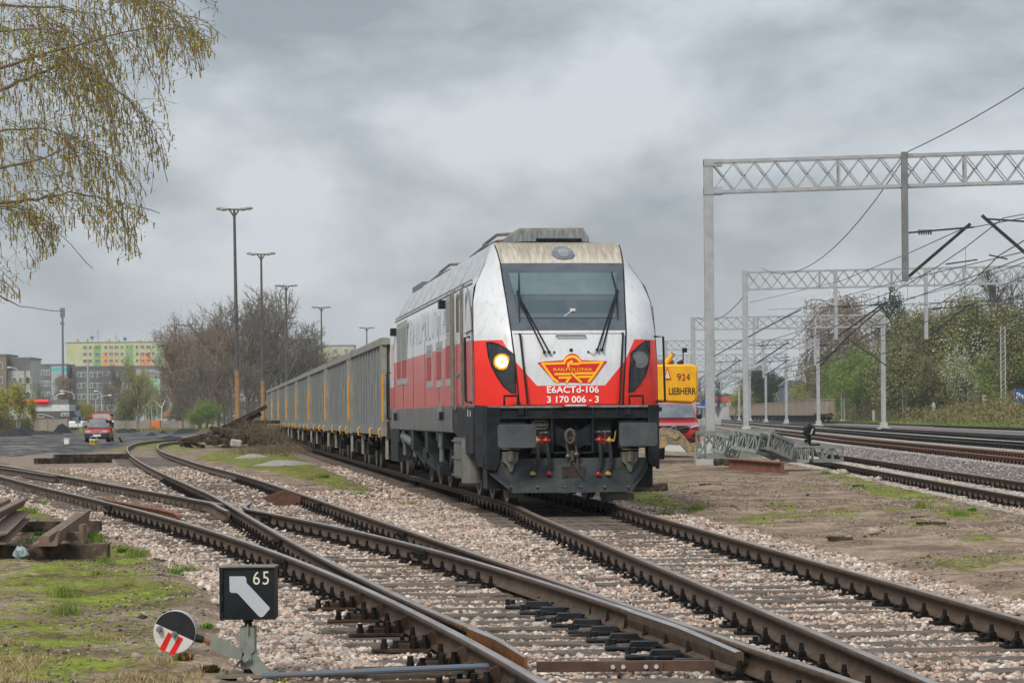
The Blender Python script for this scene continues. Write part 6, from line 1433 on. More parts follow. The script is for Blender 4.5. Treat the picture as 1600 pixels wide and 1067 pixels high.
# ================================================================ CARS
def loft(m, st, k=None):
    n = len(st[0]); vs = [p for s in st for p in s]; fs = [(i*n+j, i*n+(j+1) % n, (i+1)*n+(j+1) % n, (i+1)*n+j) for i in range(len(st)-1) for j in range(n)]+[tuple(range(n)), tuple(range((len(st)-1)*n, len(st)*n))]
    m.add(vs, fs, k)
def ring(y, w, z0, z1, cr=.08, wt=None):
    wt = w if wt is None else wt
    return [(-w+cr, y, z0), (-w, y, z0+cr), (-w, y, z0+(z1-z0)*.55), (-wt, y, z1-cr*.8), (-wt+cr*1.2, y, z1), (wt-cr*1.2, y, z1), (wt, y, z1-cr*.8), (w, y, z0+(z1-z0)*.55), (w, y, z0+cr), (w-cr, y, z0)]
def car(name, label, loc, rz, paint, W_, L_, H_, hood, zsc, kind, scale=1):
    c = thing(name, label, 'car', loc, rz); hw = W_/2
    st = [ring(0, hw*.80, .28, hood*.72), ring(.08, hw*.92, .22, hood*.86), ring(.35, hw*.99, .2, hood*.95), ring(.9, hw, .2, hood*1.02), ring(1.35*zsc, hw, .2, hood*1.12, wt=hw*.97), ring(2.2, hw, .2, hood*1.15, wt=hw*.96), ring(L_-.5, hw, .22, hood*1.15, wt=hw*.95), ring(L_-.08, hw*.94, .28, hood*1.1), ring(L_, hw*.86, .34, hood)]
    m = MB(); loft(m, st); m.build('body', paint, c, smooth=True)
    belt = hood*1.13; y0 = 1.2*zsc; st = []
    for y, z, wf in ((y0, belt-.02, .93), (y0+.35, belt+(H_-belt)*.55, .87), (y0+.72, H_-.04, .79), (y0+1.1, H_, .77), (L_-1.0, H_-.02, .77), (L_-.45, belt+(H_-belt)*.6, .8), (L_-.2, belt-.02, .86)):
        st.append([(-hw*.96, y, belt-.06), (-hw*wf, y, z), (-hw*wf+.05, y, z+.02), (hw*wf-.05, y, z+.02), (hw*wf, y, z), (hw*.96, y, belt-.06)])
    m = MB(); loft(m, st); m.build('cabin', paint, c, smooth=True)
    m = MB(); e = .012; n_ = Vector((0, -(H_-belt), .72)).normalized()*e
    R3 = [(y0+.02, belt+.02, .86), (y0+.33, belt+(H_-belt)*.54, .81), (y0+.66, H_-.07, .73)]
    vs = []
    for o_ in (-.035, .0):
        for y, z, wf in R3: vs += [(-hw*wf, y+o_, z-o_*.8), (0, y+o_-.02, z-o_*.8), (hw*wf, y+o_, z-o_*.8)]
    m.add(vs, [(a, a+1, a+4, a+3) for a in (0, 1, 3, 4, 9, 10, 12, 13)]+[(0, 9, 12, 3), (3, 12, 15, 6), (2, 5, 14, 11), (5, 8, 17, 14), (0, 1, 10, 9), (1, 2, 11, 10), (6, 15, 16, 7), (7, 16, 17, 8)]); m.build('windscreen', mat('car glass', (.07, .09, .10), (.14, .16, .17), 2, .1, coat=.3), c)
    for s_ in (-1, 1):
        m = MB(); m.box(s_*(hw+.03)-.09, s_*(hw+.03)+.09, y0+.25, y0+.35, belt+.0, belt+.16, c=.03); m.build('wing_mirror', black, c)
        for y in (.78, L_-.75):
            m = MB(); m.cyl((s_*(hw-.2), y, .31), (s_*(hw-.005), y, .31), .31, n=20); w__ = m.build('wheel', rubber, c); m = MB(); m.cyl((s_*(hw-.02), y, .31), (s_*(hw+.003), y, .31), .2, n=16); m.build('rim', mgrey, w__)
    return c, hw, y0, belt
fr = mat('faded red car paint', (.29, .04, .05), (.36, .09, .10), 2, .4, coat=.2); fz = D(151, 691, 152); 
fiat, hw, y0, belt = car('small_car', 'small red hatchback with its tailgate open and bonnet toward the camera, on the coal yard', (fz.x, fz.y, fz.z), .05, fr, 1.5, 3.2, 1.38, .74, .85, 0)
lampc = mat('car headlamp', (.55, .56, .56), (.35, .36, .36), 10, .15, coat=.8); orange = mat('orange indicator', (.8, .22, .03), rough=.3)
for s_ in (-1, 1):
    m = MB(); m.prism([(s_*.33, .60), (s_*.60, .58), (s_*.62, .72), (s_*.38, .70)], 'y', -.0, .15); h = m.build('headlight', lampc, fiat); m = MB(); m.box(s_*.64-.06, s_*.64+.06, .02, .12, .585, .70); m.build('indicator', orange, h)
m = MB(); m.box(-.72, .72, -.06, .3, .24, .54, c=.05); b = m.build('bumper', mat('black bumper', (.03, .032, .034), (.05, .05, .05), 5, .5), fiat); m = MB(); m.box(-.26, .26, -.075, -.06, .36, .47); m.build('number_plate', white, b); m = MB(); m.box(-.26, -.2, -.08, -.074, .36, .47); m.build('plate_band', mat('blue band', (.02, .05, .35), rough=.4), b)
m = MB(); m.cyl((0, .0, .62), (0, .05, .62), .05, n=12); m.build('badge', chrome, fiat)
m = MB(); m.prism([(-.74, 1.62), (-.58, 1.36), (.58, 1.36), (.74, 1.62), (.52, 1.76), (.15, 1.8), (.10, 1.87), (-.10, 1.87), (-.15, 1.8), (-.52, 1.76)], 'y', 2.75, 2.85); tg = m.build('tailgate', fr, fiat); m = MB(); m.prism([(-.56, 1.62), (-.46, 1.42), (.46, 1.42), (.58, 1.62), (.4, 1.70), (-.4, 1.70)], 'y', 2.735, 2.75); m.build('rear_window', mat('pale car glass', (.42, .44, .42), (.3, .32, .32), 3, .15), tg)
m = MB()
for s_ in (-1, 1): m.tube([(s_*.6, 2.5, 1.3), (s_*.62, 2.8, 1.5)], .015, 5)
m.build('gas_strut', black, tg)
op = mat('deep red car paint', (.26, .006, .02), (.32, .01, .03), 2, .3, coat=.4); oz = D(1053, 702, 89)
opc, hw, y0, belt = car('suv_car', 'deep red sport utility car parked under the overhang of the yellow excavator', (oz.x, oz.y, oz.z), -.03, op, 1.85, 4.4, 1.62, .93, 1.15, 0)
m = MB(); m.prism([(-.55, .70), (-.45, .58), (.45, .58), (.55, .70), (.5, .82), (-.5, .82)], 'y', -.04, .1); gr2 = m.build('grille', black, opc); m = MB(); m.tube([(-.56, -.045, .80), (-.18, -.05, .72), (-.1, -.05, .72)], .02, 5); m.tube([(.56, -.045, .80), (.18, -.05, .72), (.1, -.05, .72)], .02, 5); m.build('chrome_bar', chrome, gr2)
m = MB(); m.tube([(.085*cos(a), -.055, .715+.085*sin(a)) for a in np.linspace(0, 2*pi, 18)], .014, 5); m.beam((-.08, -.055, .73), (.02, -.055, .71), .015, .02); m.beam((-.02, -.055, .72), (.08, -.055, .70), .015, .02); m.build('badge', chrome, gr2)
for s_ in (-1, 1):
    m = MB(); m.prism([(s_*.58, .73), (s_*.86, .80), (s_*.88, .88), (s_*.62, .82)], 'y', -.03, .2); m.build('headlight', lampc, opc)
    m = MB(); m.prism([(s_*.62, .42), (s_*.84, .46), (s_*.84, .56), (s_*.66, .54)], 'y', -.03, .1); m.build('fog_lamp_recess', black, opc)
m = MB(); m.box(-.72, .72, -.02, .2, .2, .40, c=.04); m.build('lower_bumper', black, opc); m = MB(); m.box(-.26, .26, -.06, -.045, .46, .57); m.build('number_plate', white, opc); m = MB(); m.box(-.6, .6, -.03, .1, .20, .235); m.build('skid_plate', chrome, opc)

# ---- buckets and boxes by the small car
p = D(146.5, 694, 147); bk = thing('bucket', 'white bucket with a green and yellow label in front of the small red car', 'bucket', p)
m = MB(); m.cyl((0, 0, 0), (0, 0, .26), .22, .25, 20); m.build('bucket_body', mat('yellow band plastic', (.7, .45, .02), rough=.5), bk); m = MB(); m.cyl((0, 0, .06), (0, 0, .24), .236, .254, 20); m.build('label_band', mat('green label', (.01, .12, .05), (.55, .42, .03), 9, .5, lo=.5, hi=.56), bk); m = MB(); m.cyl((0, 0, .24), (0, 0, .30), .265, .265, 20); m.build('rim', white, bk); m = MB(); m.tube([(-.24, 0, .28), (-.18, -.1, .42), (0, -.1, .47), (.18, -.1, .42), (.24, 0, .28)], .012, 5); m.build('handle', white, bk)
p = D(104.5, 694, 146); o = thing('white_bucket', 'plain white square bucket standing left of the small red car', 'bucket', p); m = MB(); m.prism([(-.13, 0), (.13, 0), (.155, .32), (-.155, .32)], 'y', -.14, .14); m.build('bucket_body', white, o, bevel=.02); m = MB(); m.box(-.165, .165, -.16, .16, .32, .35); m.build('rim', white, o)
# ---- coal mounds
coalm = mat('coal heap', (.012, .013, .016), (.035, .036, .04), 3, .8, bump=.8, bs=12)
for i, (px, py, w_, h_, lab) in enumerate(((97, 677, 1.3, .75, 'pointed black coal mound left of the small red car'), (38, 678, 1.6, .6, 'black coal mound before the concrete fence'), (24, 681, 2, .5, 'low black coal mound near the left edge'), (10, 682, 1.6, .35, 'flat black coal mound at the left edge'), (193, 676, 1.6, .35, 'low coal mound right of the man'), (206, 675, 1.3, .3, 'small coal mound before the weathered fence'), (237, 680, .7, .2, 'tiny coal mound left of the curving rails'), (256, 678, .8, .28, 'small dark mound above the curving rails'), (287, 677, 1.6, .35, 'coal mound right of the orange fence panel'), (300, 674, 1.4, .3, 'low coal mound farthest to the right'), (265, 687, 1.2, .2, 'flat coal mound beside the curving rails'), (68, 679, 2.6, .3, 'long low coal ridge in front of the fence'))):
    hor = YC-RHO*(px-800); Y = 1.5*FPX/max(14, (py-hor)); p = D(px, py, Y); h_ *= 1.5; n = 18; vs = [(0, 0, h_)]; rr = random.Random(i)
    for r_, z in ((.3, .72), (.62, .34), (1, -.12)):
        for j in range(n): a = 2*pi*j/n; q = r_*w_*rr.uniform(.82, 1.12); vs.append((q*cos(a), 1.6*q*sin(a), z*h_*rr.uniform(.85, 1.15)))
    fs = [(0, 1+j, 1+(j+1) % n) for j in range(n)]+[(1+r_*n+j, 1+(r_+1)*n+j, 1+(r_+1)*n+(j+1) % n, 1+r_*n+(j+1) % n) for r_ in (0, 1) for j in range(n)]
    m = MB(); m.add(vs, fs); o = m.build('coal_mound', coalm); o.location = (p.x, p.y, gh(p.x, p.y)); tag(o, lab, 'coal mound', 'coal mounds on the black yard')

# ================================================================ THE MAN WITH THE SHOVEL
def skin_mesh(name, V, E_, R_, mt, parent, root=0):
    me = bpy.data.meshes.new(name); me.from_pydata(V, E_, []); o = bpy.data.objects.new(name, me); COL.objects.link(o)
    md = o.modifiers.new('s', 'SKIN'); sm = o.modifiers.new('u', 'SUBSURF'); sm.levels = 1; sm.render_levels = 1
    for i, r_ in enumerate(R_): me.skin_vertices[0].data[i].radius = (r_, r_); me.skin_vertices[0].data[i].use_root = (i == root)
    dg = bpy.context.evaluated_depsgraph_get(); dg.update(); m2 = bpy.data.meshes.new_from_object(o.evaluated_get(dg)); m2.name = name; bpy.data.objects.remove(o)
    m2.materials.clear(); m2.materials.append(mt); m2.polygons.foreach_set('use_smooth', [True]*len(m2.polygons))
    o = bpy.data.objects.new(name, m2); COL.objects.link(o); o.parent = parent; return o
pm = D(170, 691, 153.5); man = thing('person', 'person in black jacket and dark jeans bending beside the red car, holding a shovel', 'person', (pm.x, pm.y, pm.z))
skinm = mat('skin', (.42, .24, .17), rough=.5)
J = [(0, 0, .92), (.02, 0, 1.12), (.06, -.05, 1.33), (.12, -.08, 1.42), (.17, -.1, 1.50), (.21, -.12, 1.60),
     (-.12, -.05, 1.34), (-.05, -.15, 1.08), (.12, -.22, .92), (.18, -.24, .86), (.22, -.05, 1.32), (.26, -.08, 1.06), (.24, -.2, .84), (.25, -.22, .76),
     (-.10, 0, .88), (-.11, -.05, .48), (-.12, .0, .09), (-.12, -.13, .05), (.12, 0, .88), (.16, -.06, .48), (.18, 0, .09), (.19, -.13, .05)]
Ed = [(0,1),(1,2),(2,3),(3,4),(4,5),(2,6),(6,7),(7,8),(8,9),(2,10),(10,11),(11,12),(12,13),(0,14),(14,15),(15,16),(16,17),(0,18),(18,19),(19,20),(20,21)]
Rd = [.13,.13,.14,.06,.085,.085,.06,.045,.035,.035,.06,.045,.035,.035,.085,.06,.045,.04,.085,.06,.045,.04]
skin_mesh('body', J, Ed, Rd, skinm, man)
skin_mesh('jacket', [J[i] for i in (0,1,2,6,7,8,10,11,12)], [(0,1),(1,2),(2,3),(3,4),(4,5),(2,6),(6,7),(7,8)], [.175,.18,.19,.09,.07,.055,.09,.07,.055], mat('black jacket', (.014, .015, .018), (.03, .03, .034), 8, .8), man)
skin_mesh('trousers', [J[i] for i in (0,14,15,16,18,19,20)], [(0,1),(1,2),(2,3),(0,4),(4,5),(5,6)], [.15,.11,.08,.065,.11,.08,.065], mat('dark jeans', (.02, .028, .045), (.03, .04, .06), 8, .8), man)
m = MB(); m.sphere((.20, -.09, 1.63), .105, 12, sc=(1, 1.05, .85)); m.build('cap', black, man, smooth=True)
m = MB(); m.tube([(.27, -.2, 1.2), (.3, -.15, 1.3)], .06, 8); m.build('sleeve_patch', white, man)
sh = thing('shovel', 'long handled black shovel held down to the ground by the person', 'shovel', (pm.x, pm.y, pm.z)); m = MB(); m.tube([(.17, -.22, .95), (.72, -.5, .28)], .02, 6); m.build('handle', mat('shovel shaft', (.28, .17, .09), rough=.6), sh); m = MB(); m.prism([(.66, .34), (.78, .28), (.95, .02), (.80, -.02), (.68, .18)], 'y', -.56, -.53); m.build('blade', black, sh)

# ================================================================ BUILDINGS (left background)
def bmat(n, a, b=None, sc=.3): return mat(n, a, b or tuple(c*.82 for c in a), sc, .85)
winf = mat('window frame white', (.62, .62, .62), rough=.5); wing = islands('window pane', [(.05, .065, .08), (.10, .12, .14), (.16, .18, .2), (.06, .07, .09), (.24, .25, .25)], .25)
def block(name, label, px0, px1, pyt, Y, depth, wall, cols, rows_, pitch, z_top_off=1.3, ww=1.5, wh=1.4, panels=(), roof=None, turn=0, skip=None, fl=None):
    a, b = D(px0, pyt, Y), D(px1, pyt, Y); g = thing(name, label, 'building', (a.x, Y, 0), turn); L_ = b.x-a.x; H_ = a.z
    m = MB(); m.box(0, L_, 0, depth, -2, H_); m.build('wall', wall, g)
    m = MB(); m.box(-.15, L_+.15, -.15, depth+.15, H_+.002, H_+.35); m.build('roof', roof or mgrey, g)
    for ip_, (x0, x1, z0, z1, mt, nm) in enumerate(panels):
        m = MB(); m.box(x0, x1, -.05-.004*ip_, .0, z0, z1); m.build(nm, mt, g)
    cnt = 0; wf = None
    for r in range(rows_):
        for c in cols:
            x, w_ = c if isinstance(c, tuple) else (c, ww)
            z = H_-z_top_off-r*pitch
            if skip and skip(x, r): continue
            m = MB(); m.box(x-w_/2, x+w_/2, -.14, -.05, z-wh/2, z+wh/2); f = m.build('window', winf, g)
            m = MB(); n = max(1, round(w_/.8)); 
            for k in range(n): q0 = x-w_/2+.09+k*(w_-.09)/n; m.box(q0, q0+(w_-.09)/n-.09, -.17, -.14, z-wh/2+.1, z+wh/2-.1)
            m.build('pane', wing, f); cnt += 1
    return g, L_, H_
cream = bmat('block cream yellow render', (.50, .50, .33)); lime = bmat('green render', (.20, .38, .12)); orr = bmat('orange render', (.75, .30, .12)); greyr = bmat('grey pebble render', (.17, .175, .175), (.12, .12, .125)); dgr = bmat('dark grey concrete', (.10, .105, .115), (.15, .15, .15)); tealr = bmat('turquoise panel', (.10, .45, .42)); mint = bmat('mint green render', (.22, .55, .33)); lilac = bmat('pale blue grey render', (.36, .40, .45)); pink = bmat('salmon render', (.48, .33, .27)); offw = bmat('off white render', (.42, .42, .42))
Y = 1050; s = FPX/Y; bx = lambda px: (px-103)/s
tall_p = []
H_ = D(103, 536, Y).z
for a, b in ((146, 158), (196, 208), (244.5, 256)): tall_p.append((bx(a), bx(b), 2, H_-1.2 if a > 240 else H_-.9, lime, 'green_panel'))
for a, b, t in ((160, 168, 550), (218.5, 236, 550.5)): tall_p.append((bx(a), bx(b), 2, D(a, t, Y).z, orr, 'orange_panel'))
tall_p.append((bx(169.5), bx(186), 2, D(170, 550, Y).z, bmat('sand render', (.55, .42, .2)), 'sand_panel'))
cols = [(bx(132.5), 1.7), (bx(141), 1.2)]+[(bx(p), 1.2) for p in (150, 154)]+[(bx(165), 1.2), (bx(173.5), 1.7), (bx(182), 1.7), (bx(190.5), 1.3), (bx(199.5), .8), (bx(204), .8), (bx(214), 1.2), (bx(222.5), 1.7), (bx(231.5), 1.7), (bx(239.5), 1.3), (bx(248), .8), (bx(252.5), .8), (bx(262.5), 1.3), (bx(272), 1.6)]
tg_, L_, H_ = block('apartment_block', 'tall cream and green apartment block with orange panels and satellite dishes on its roof', 103, 300, 536, Y, 14, cream, cols, 6, 2.78, 1.85, panels=tall_p)
for a, b, t in ((115, 119.5, 529), (130.5, 135, 529), (162.5, 169, 529.5), (180.5, 184.5, 530), (211, 218, 530.5), (229, 233.5, 531.5), (259, 266, 532)):
    m = MB(); m.box(bx(a), bx(b), 2, 5, H_, D(a, t, Y).z); m.build('roof_house', cream, tg_)
for a, t in ((142, 527), (193.5, 529), (240.5, 530.5)):
    z = D(a, t, Y).z; m = MB(); m.M = Matrix.Translation((bx(a), 3, z)) @ Matrix.Rotation(.5, 4, 'Z') @ Matrix.Rotation(-.25, 4, 'X'); m.sphere((0, 0, 0), .85, 14, sc=(1, .25, 1)); d_ = m.build('satellite_dish', mgrey, tg_); m = MB(); m.cyl((bx(a), 3.2, H_), (bx(a), 3.2, z), .1, n=6); m.build('dish_mast', mgrey, tg_)
for a, t in ((151.5, 514), (180, 522), (249.5, 516)):
    z = D(a, t, Y).z; m = MB(); m.cyl((bx(a), 3, H_), (bx(a), 3, z), .1, n=5)
    for k in range(3): m.beam((bx(a)-.9, 3, z-1-k*.9), (bx(a)+.9, 3, z-1-k*.9), .08, .08)
    m.build('antenna', mgrey, tg_)
Y = 650; s = FPX/Y; bx = lambda px: (px-48)/s
block('apartment_block', 'grey older apartment block with a turquoise gable band, left of the tall mast', 48, 104, 571, Y, 12, greyr, [(bx(52), 1.1), (bx(69), 2.9)], 4, 2.75, 1.9, panels=[(bx(80), bx(104), 1, D(48, 572, Y).z, lilac, 'pale_gable'), (bx(81), bx(104), D(90, 579, Y).z, D(90, 574.5, Y).z, tealr, 'turquoise_band')])
bx = lambda px: (px-112)/s
block('apartment_block', 'long dark grey apartment block behind the bare trees, below the tall cream one', 112, 236, 574, Y+4, 12, dgr, [(bx(p), w_) for p, w_ in ((124, .9), (131, 1.2), (145, 1.4), (152, 1.4), (158, 1.0), (172, 1.4), (180, 1.4), (196, 1.2), (207, 1.1), (217, 1.0), (224, 1.3))], 4, 2.8, 1.9)
bx = lambda px: (px-212)/s
block('apartment_block', 'pale grey stair tower block with a mint green panel', 212, 250, 576, Y-3, 12, lilac, [(bx(216), 1.2), (bx(223), 1.5), (bx(243), .5)], 4, 2.8, 2.2, panels=[(bx(212), bx(246), D(212, 611, Y).z, D(212, 592, Y).z, mint, 'mint_panel')])
bx = lambda px: (px-250)/s
block('apartment_block', 'salmon pink apartment block at the edge of the brown trees', 250, 300, 584, Y, 12, pink, [(bx(254), 1.4), (bx(262), 1.2), (bx(272), 1.2)], 4, 2.8, 2.1)
Y = 520; s = FPX/Y; bx = lambda px: (px-10)/s
block('apartment_block', 'off white apartment block with a grey top storey at the left edge', 10, 47, 561, Y, 12, offw, [(bx(p), 1.0) for p in (22, 31, 41, 45)], 3, 3.0, 4.3, wh=1.2, panels=[(bx(10), bx(47), D(10, 579, Y).z, D(10, 562, Y).z, dgr, 'grey_top'), (bx(38), bx(40), 0, D(10, 579, Y).z, greyr, 'grey_strip')])
bx = lambda px: (px+40)/s
block('apartment_block', 'brown grey block cut by the left edge of the photo', -40, 9.5, 556, Y-2, 12, bmat('brown concrete', (.2, .17, .14)), [(bx(-20), 1), (bx(0), 1)], 4, 3, 2)
Y = 640; s = FPX/Y; bx = lambda px: (px-505)/s
block('apartment_block', 'pale yellow flat roofed block peeping over the wagons behind the trees', 470, 553, 541, 900, 12, bmat('pale yellow render', (.46, .44, .34)), [(16, 1.4), (18, 1.4), (12, 1.4)], 2, 2.8, 1.7)
block('apartment_block', 'grey block behind the bare tree crowns above the wagons', 440, 492, 531, 880, 12, bmat('brown grey render', (.27, .24, .22)), [(3, 1.4), (6, 1.4), (9, 1.4)], 4, 2.8, 1.7)
# shop
Y = 330; s = FPX/Y; shop = thing('shop', 'low shop with a red rounded canopy, white band and dark grey front reading SKLEP', 'shop', (D(0, 650, Y).x, Y, 0)); q = lambda px, py: (D(px, py, Y).x-D(0, 650, Y).x, D(px, py, Y).z)
drk = bmat('shop dark grey cladding', (.10, .10, .105))
m = MB(); a, b = q(58, 690), q(112.5, 642); m.box(a[0], b[0], -1.5, 4, a[1], b[1]); m.build('wall', drk, shop)
m = MB(); a, b = q(-60, 676), q(108, 632); m.box(a[0], b[0], 0, 8, a[1], b[1]); m.build('wall', mat('shop white wall', (.62, .63, .64), (.5, .5, .5), 2, .6), shop)
m = MB(); a, b = q(78, 632), q(107, 624); m.box(a[0], b[0], .1, 6, a[1]-.3, b[1]); m.build('roof_box', mgrey, shop)
m = MB(); a, b = q(12, 627.5), q(77, 627.5); m.cyl((a[0], -.3, a[1]), (b[0], -.3, b[1]), .30, n=14); can = m.build('canopy', mat('canopy red', (.72, .03, .02), (.6, .02, .02), 2, .4), shop, smooth=True)
m = MB(); pts = [q(60, 648.5), q(66, 646.5), q(75, 648), q(84, 651), q(88, 653)]; m.tube([(x, -1.55, z) for x, z in pts], .035, 6); m.build('arc_trim', winf, shop)
sign('SKLEP', q(61, 653), q(73, 650), -1.56, winf, shop)
m = MB(); a, b = q(99, 650), q(111, 645); m.box(a[0], b[0], -1.62, -1.5, a[1], b[1]); f = m.build('window', winf, shop); m = MB(); m.box(a[0]+.1, a[0]+.45, -1.66, -1.62, a[1]+.08, b[1]-.08); m.box(a[0]+.55, b[0]-.08, -1.66, -1.62, a[1]+.08, b[1]-.08); m.build('pane', wing, f)
# station buildings, far pavilions
def hut(lab, px0, px1, pt, pb, Y, wall, roof, name='building', cat='building'):
    a, b = D(px0, pb, Y), D(px1, pt, Y); g = thing(name, lab, cat, (a.x, Y, 0)); L_ = b.x-a.x; m = MB(); m.box(0, L_, 0, 6, -1, b.z-.4*(b.z-a.z)); m.build('wall', wall, g)
    m = MB(); z0 = b.z-.4*(b.z-a.z); m.prism([(-.3, z0+.002), (L_+.3, z0+.002), (L_*.8, b.z), (L_*.2, b.z)], 'y', -.3, 6.3); m.build('roof', roof, g); m = MB(); m.box(L_*.3, L_*.45, -.05, -.002, z0-1.2, z0-.3); m.box(L_*.6, L_*.75, -.05, -.002, z0-1.2, z0-.3); m.split('window', wing, g); return g
hut('low pavilion with turquoise and white roof behind the weathered fence', 248, 294, 643, 662, 420, offw, mat('turquoise and red roof', (.08, .38, .36), (.45, .08, .06), .5, .6))
hut('low house with red roof beyond the station signs', 1112, 1142, 619, 640, 600, offw, bmat('red roof', (.4, .09, .06)), 'house', 'house')
hut('dark modern house above the brown wagons', 1222, 1262, 594, 616, 480, bmat('dark blue grey wall', (.10, .12, .16)), bmat('dark roof', (.08, .09, .11)), 'house', 'house')
# fences
def fence(lab, px0, px1, pt, pb, Y, mt, step=2.0, posts=True):
    a, b = D(px0, pb, Y), D(px1, pt, Y); g = thing('concrete_fence', lab, 'fence', (a.x, Y, 0)); L_ = b.x-a.x; n = max(1, int(L_/step)); z1 = b.z; z0 = a.z-.4
    for i in range(n): m = MB(); m.box(i*L_/n+.08, (i+1)*L_/n-.08, 0, .07, z0, z1-random.uniform(0, .05)); m.build('fence_panel', mt, g)
    for i in range(n+1): m = MB(); m.box(i*L_/n-.075, i*L_/n+.075, -.05, .12, z0, z1+.04); m.build('fence_post', mt, g)
fcm = mat('fence concrete, stained', (.31, .285, .25), (.2, .18, .155), .8, .9, st=(1, 1, .25)); 
fence('pale concrete panel fence in front of the shop', 27, 104, 654.5, 678, 300, fcm, 1.0); fence('overgrown end of the concrete fence at the left edge', -40, 26, 655, 679, 303, mat('fence dark', (.2, .16, .12), (.13, .11, .09), .8, .9), 2)
fence('weathered concrete fence behind the yellow green willow', 176, 234, 656.5, 671, 345, fcm, 1.5)
fence('orange painted fence panels', 234.5, 250, 656, 671, 346, mat('orange graffiti', (.62, .20, .06), (.40, .30, .25), .9, .8, lo=.5, hi=.6), 1.4)
fence('grey and brown fence stretch right of the orange panels', 251, 300, 657, 671, 346, mat('fence grey brown', (.2, .17, .16), (.3, .28, .27), .6, .9), 1.5)
# platform, station signs
m = MB(); a = D(1088, 660, 330); b = D(1170, 649, 330); m.box(a.x, a.x+2.2+0*(b.x), 330, 520, 0, 1.02); o = m.build('platform', mat('platform concrete', (.42, .42, .41), (.35, .35, .34), .3, .9)); o.location.x = 1.0; o.rotation_euler = (0, 0, 0); tag(o, 'pale concrete station platform edge far down the line', 'platform')
blue = mat('station sign blue', (.012, .07, .24), rough=.4)
def nsign(lab, px0, px1, pt, pb, Y, txt, tx0, tx1, tp, tb, legs):
    a, b = D(px0, pb, Y), D(px1, pt, Y); g = thing('station_sign', lab, 'sign', (a.x, Y, 0)); q = lambda px, py: (D(px, py, Y).x-a.x, D(px, py, Y).z)
    m = MB(); m.box(0, b.x-a.x, -.05, .05, a.z, b.z, c=.01); bd = m.build('sign_board', blue, g)
    if txt: sign(txt, q(tx0, tb), q(tx1, tp), -.06, wl, bd, .0)
    for px in legs: m = MB(); x = q(px, 650)[0]; m.cyl((x, .06, .0), (x, .06, b.z+.05), .06, n=8); m.build('leg', gal, g)
nsign('blue station name sign on white legs at the right edge', 1585.5, 1668, 608.5, 627.5, 235, 'Pabianice', 1588, 1637, 613, 622.5, (1586.5, 1660))
nsign('small blue station name sign far down the platform', 1087.5, 1108, 631.8, 638.3, 300, 'Pabianice', 1089, 1106.5, 633.3, 637, (1093, 1104))
nsign('small blue information board above the far station sign', 1097, 1107, 624, 631, 330, '', 0, 0, 0, 0, (1100,))
a, b = D(1088, 631.5, 331), D(1093, 628.5, 331); m = MB(); m.box(a.x, b.x, 331, 331.05, a.z, b.z); tag(m.build('yellow_sign', yellow), 'tiny yellow sign left of the blue information board', 'sign')
m = MB(); a = D(1060, 655, 360); b = D(1170, 636, 420)
for i in range(16): x = 21.5+i*.55; m.box(x, x+.08, 345+i*9, 345.1+i*9, .9, 2.2)
tag(m.build('platform_railing', gal), 'grey railing posts along the far platform', 'railing')
# poles and lamps on the left
def pole(name, lab, px, pt, pb, Y, r0, r1, mt, cat='pole'):
    p, q = D(px, pb, Y), D(px, pt, Y); g = thing(name, lab, cat, (p.x, Y, p.z)); m = MB(); m.cyl((0, 0, -.5), (0, 0, q.z-p.z), r0, r1, 8); m.build('pole', mt, g); return g, q.z-p.z
g, h = pole('antenna_mast', 'tall thin antenna mast left of the cream block', 99, 486, 660, 500, .28, .18, mat('mast blue grey', (.12, .13, .16), rough=.6), 'mast')
m = MB(); m.box(-.42, .42, -.3, .3, h-1.2, h+.6); m.box(-.45, .3, -.35, .35, h-2.6, h-2.2)
m.build('antenna_panel', mgrey, g)
g, h = pole('utility_pole', 'slim concrete utility pole with a crossbar, right of the shop', 138, 563, 662, 360, .17, .11, concrete, 'utility pole'); m = MB(); m.box(-.65, .65, -.06, .06, h-.25, h-.12); m.box(-.65, .65, -.06, .06, h+.0, h+.1); m.build('crossbar', mgrey, g)
def slamp(lab, px, pt, pb, Y, dx):
    g, h = pole('street_lamp', lab, px, pt, pb, Y, .11, .07, lgrey, 'street lamp'); m = MB(); m.tube([(0, 0, h-.1), (dx*.3, 0, h+.25), (dx, 0, h+.45)], .06, 6); m.build('arm', lgrey, g); m = MB(); m.sphere((dx*1.25, 0, h+.42), .3, 8, sc=(1.2, .6, .5)); m.build('lamp_head', lgrey, g)
slamp('street lamp with its arm to the left, right of the shop', 116.5, 616, 660, 340, -1.3); slamp('street lamp behind the small red car, arm to the upper left', 159, 616, 650, 350, -.6); slamp('street lamp left of the willow with its arm to the right', 150, 623, 650, 345, 1.5); slamp('short street lamp above the shop roof', 86, 620, 640, 338, .8); slamp('dark street lamp rising behind the yellow bushes', 29.5, 579, 655, 345, -1.0)
g, h = pole('road_sign', 'back side of a grey road sign group between shop and car', 122, 641, 668, 250, .04, .04, mgrey, 'road sign'); m = MB(); m.cyl((0, -.05, h-.25), (0, -.08, h-.25), .3, n=16); m.box(-.27, .27, -.08, -.05, h-1.25, h-.6); m.box(.1, .35, -.08, -.05, h-1.0, h-.5); m.build('sign_plate', mat('sign back blue grey', (.11, .14, .17), rough=.5), g)
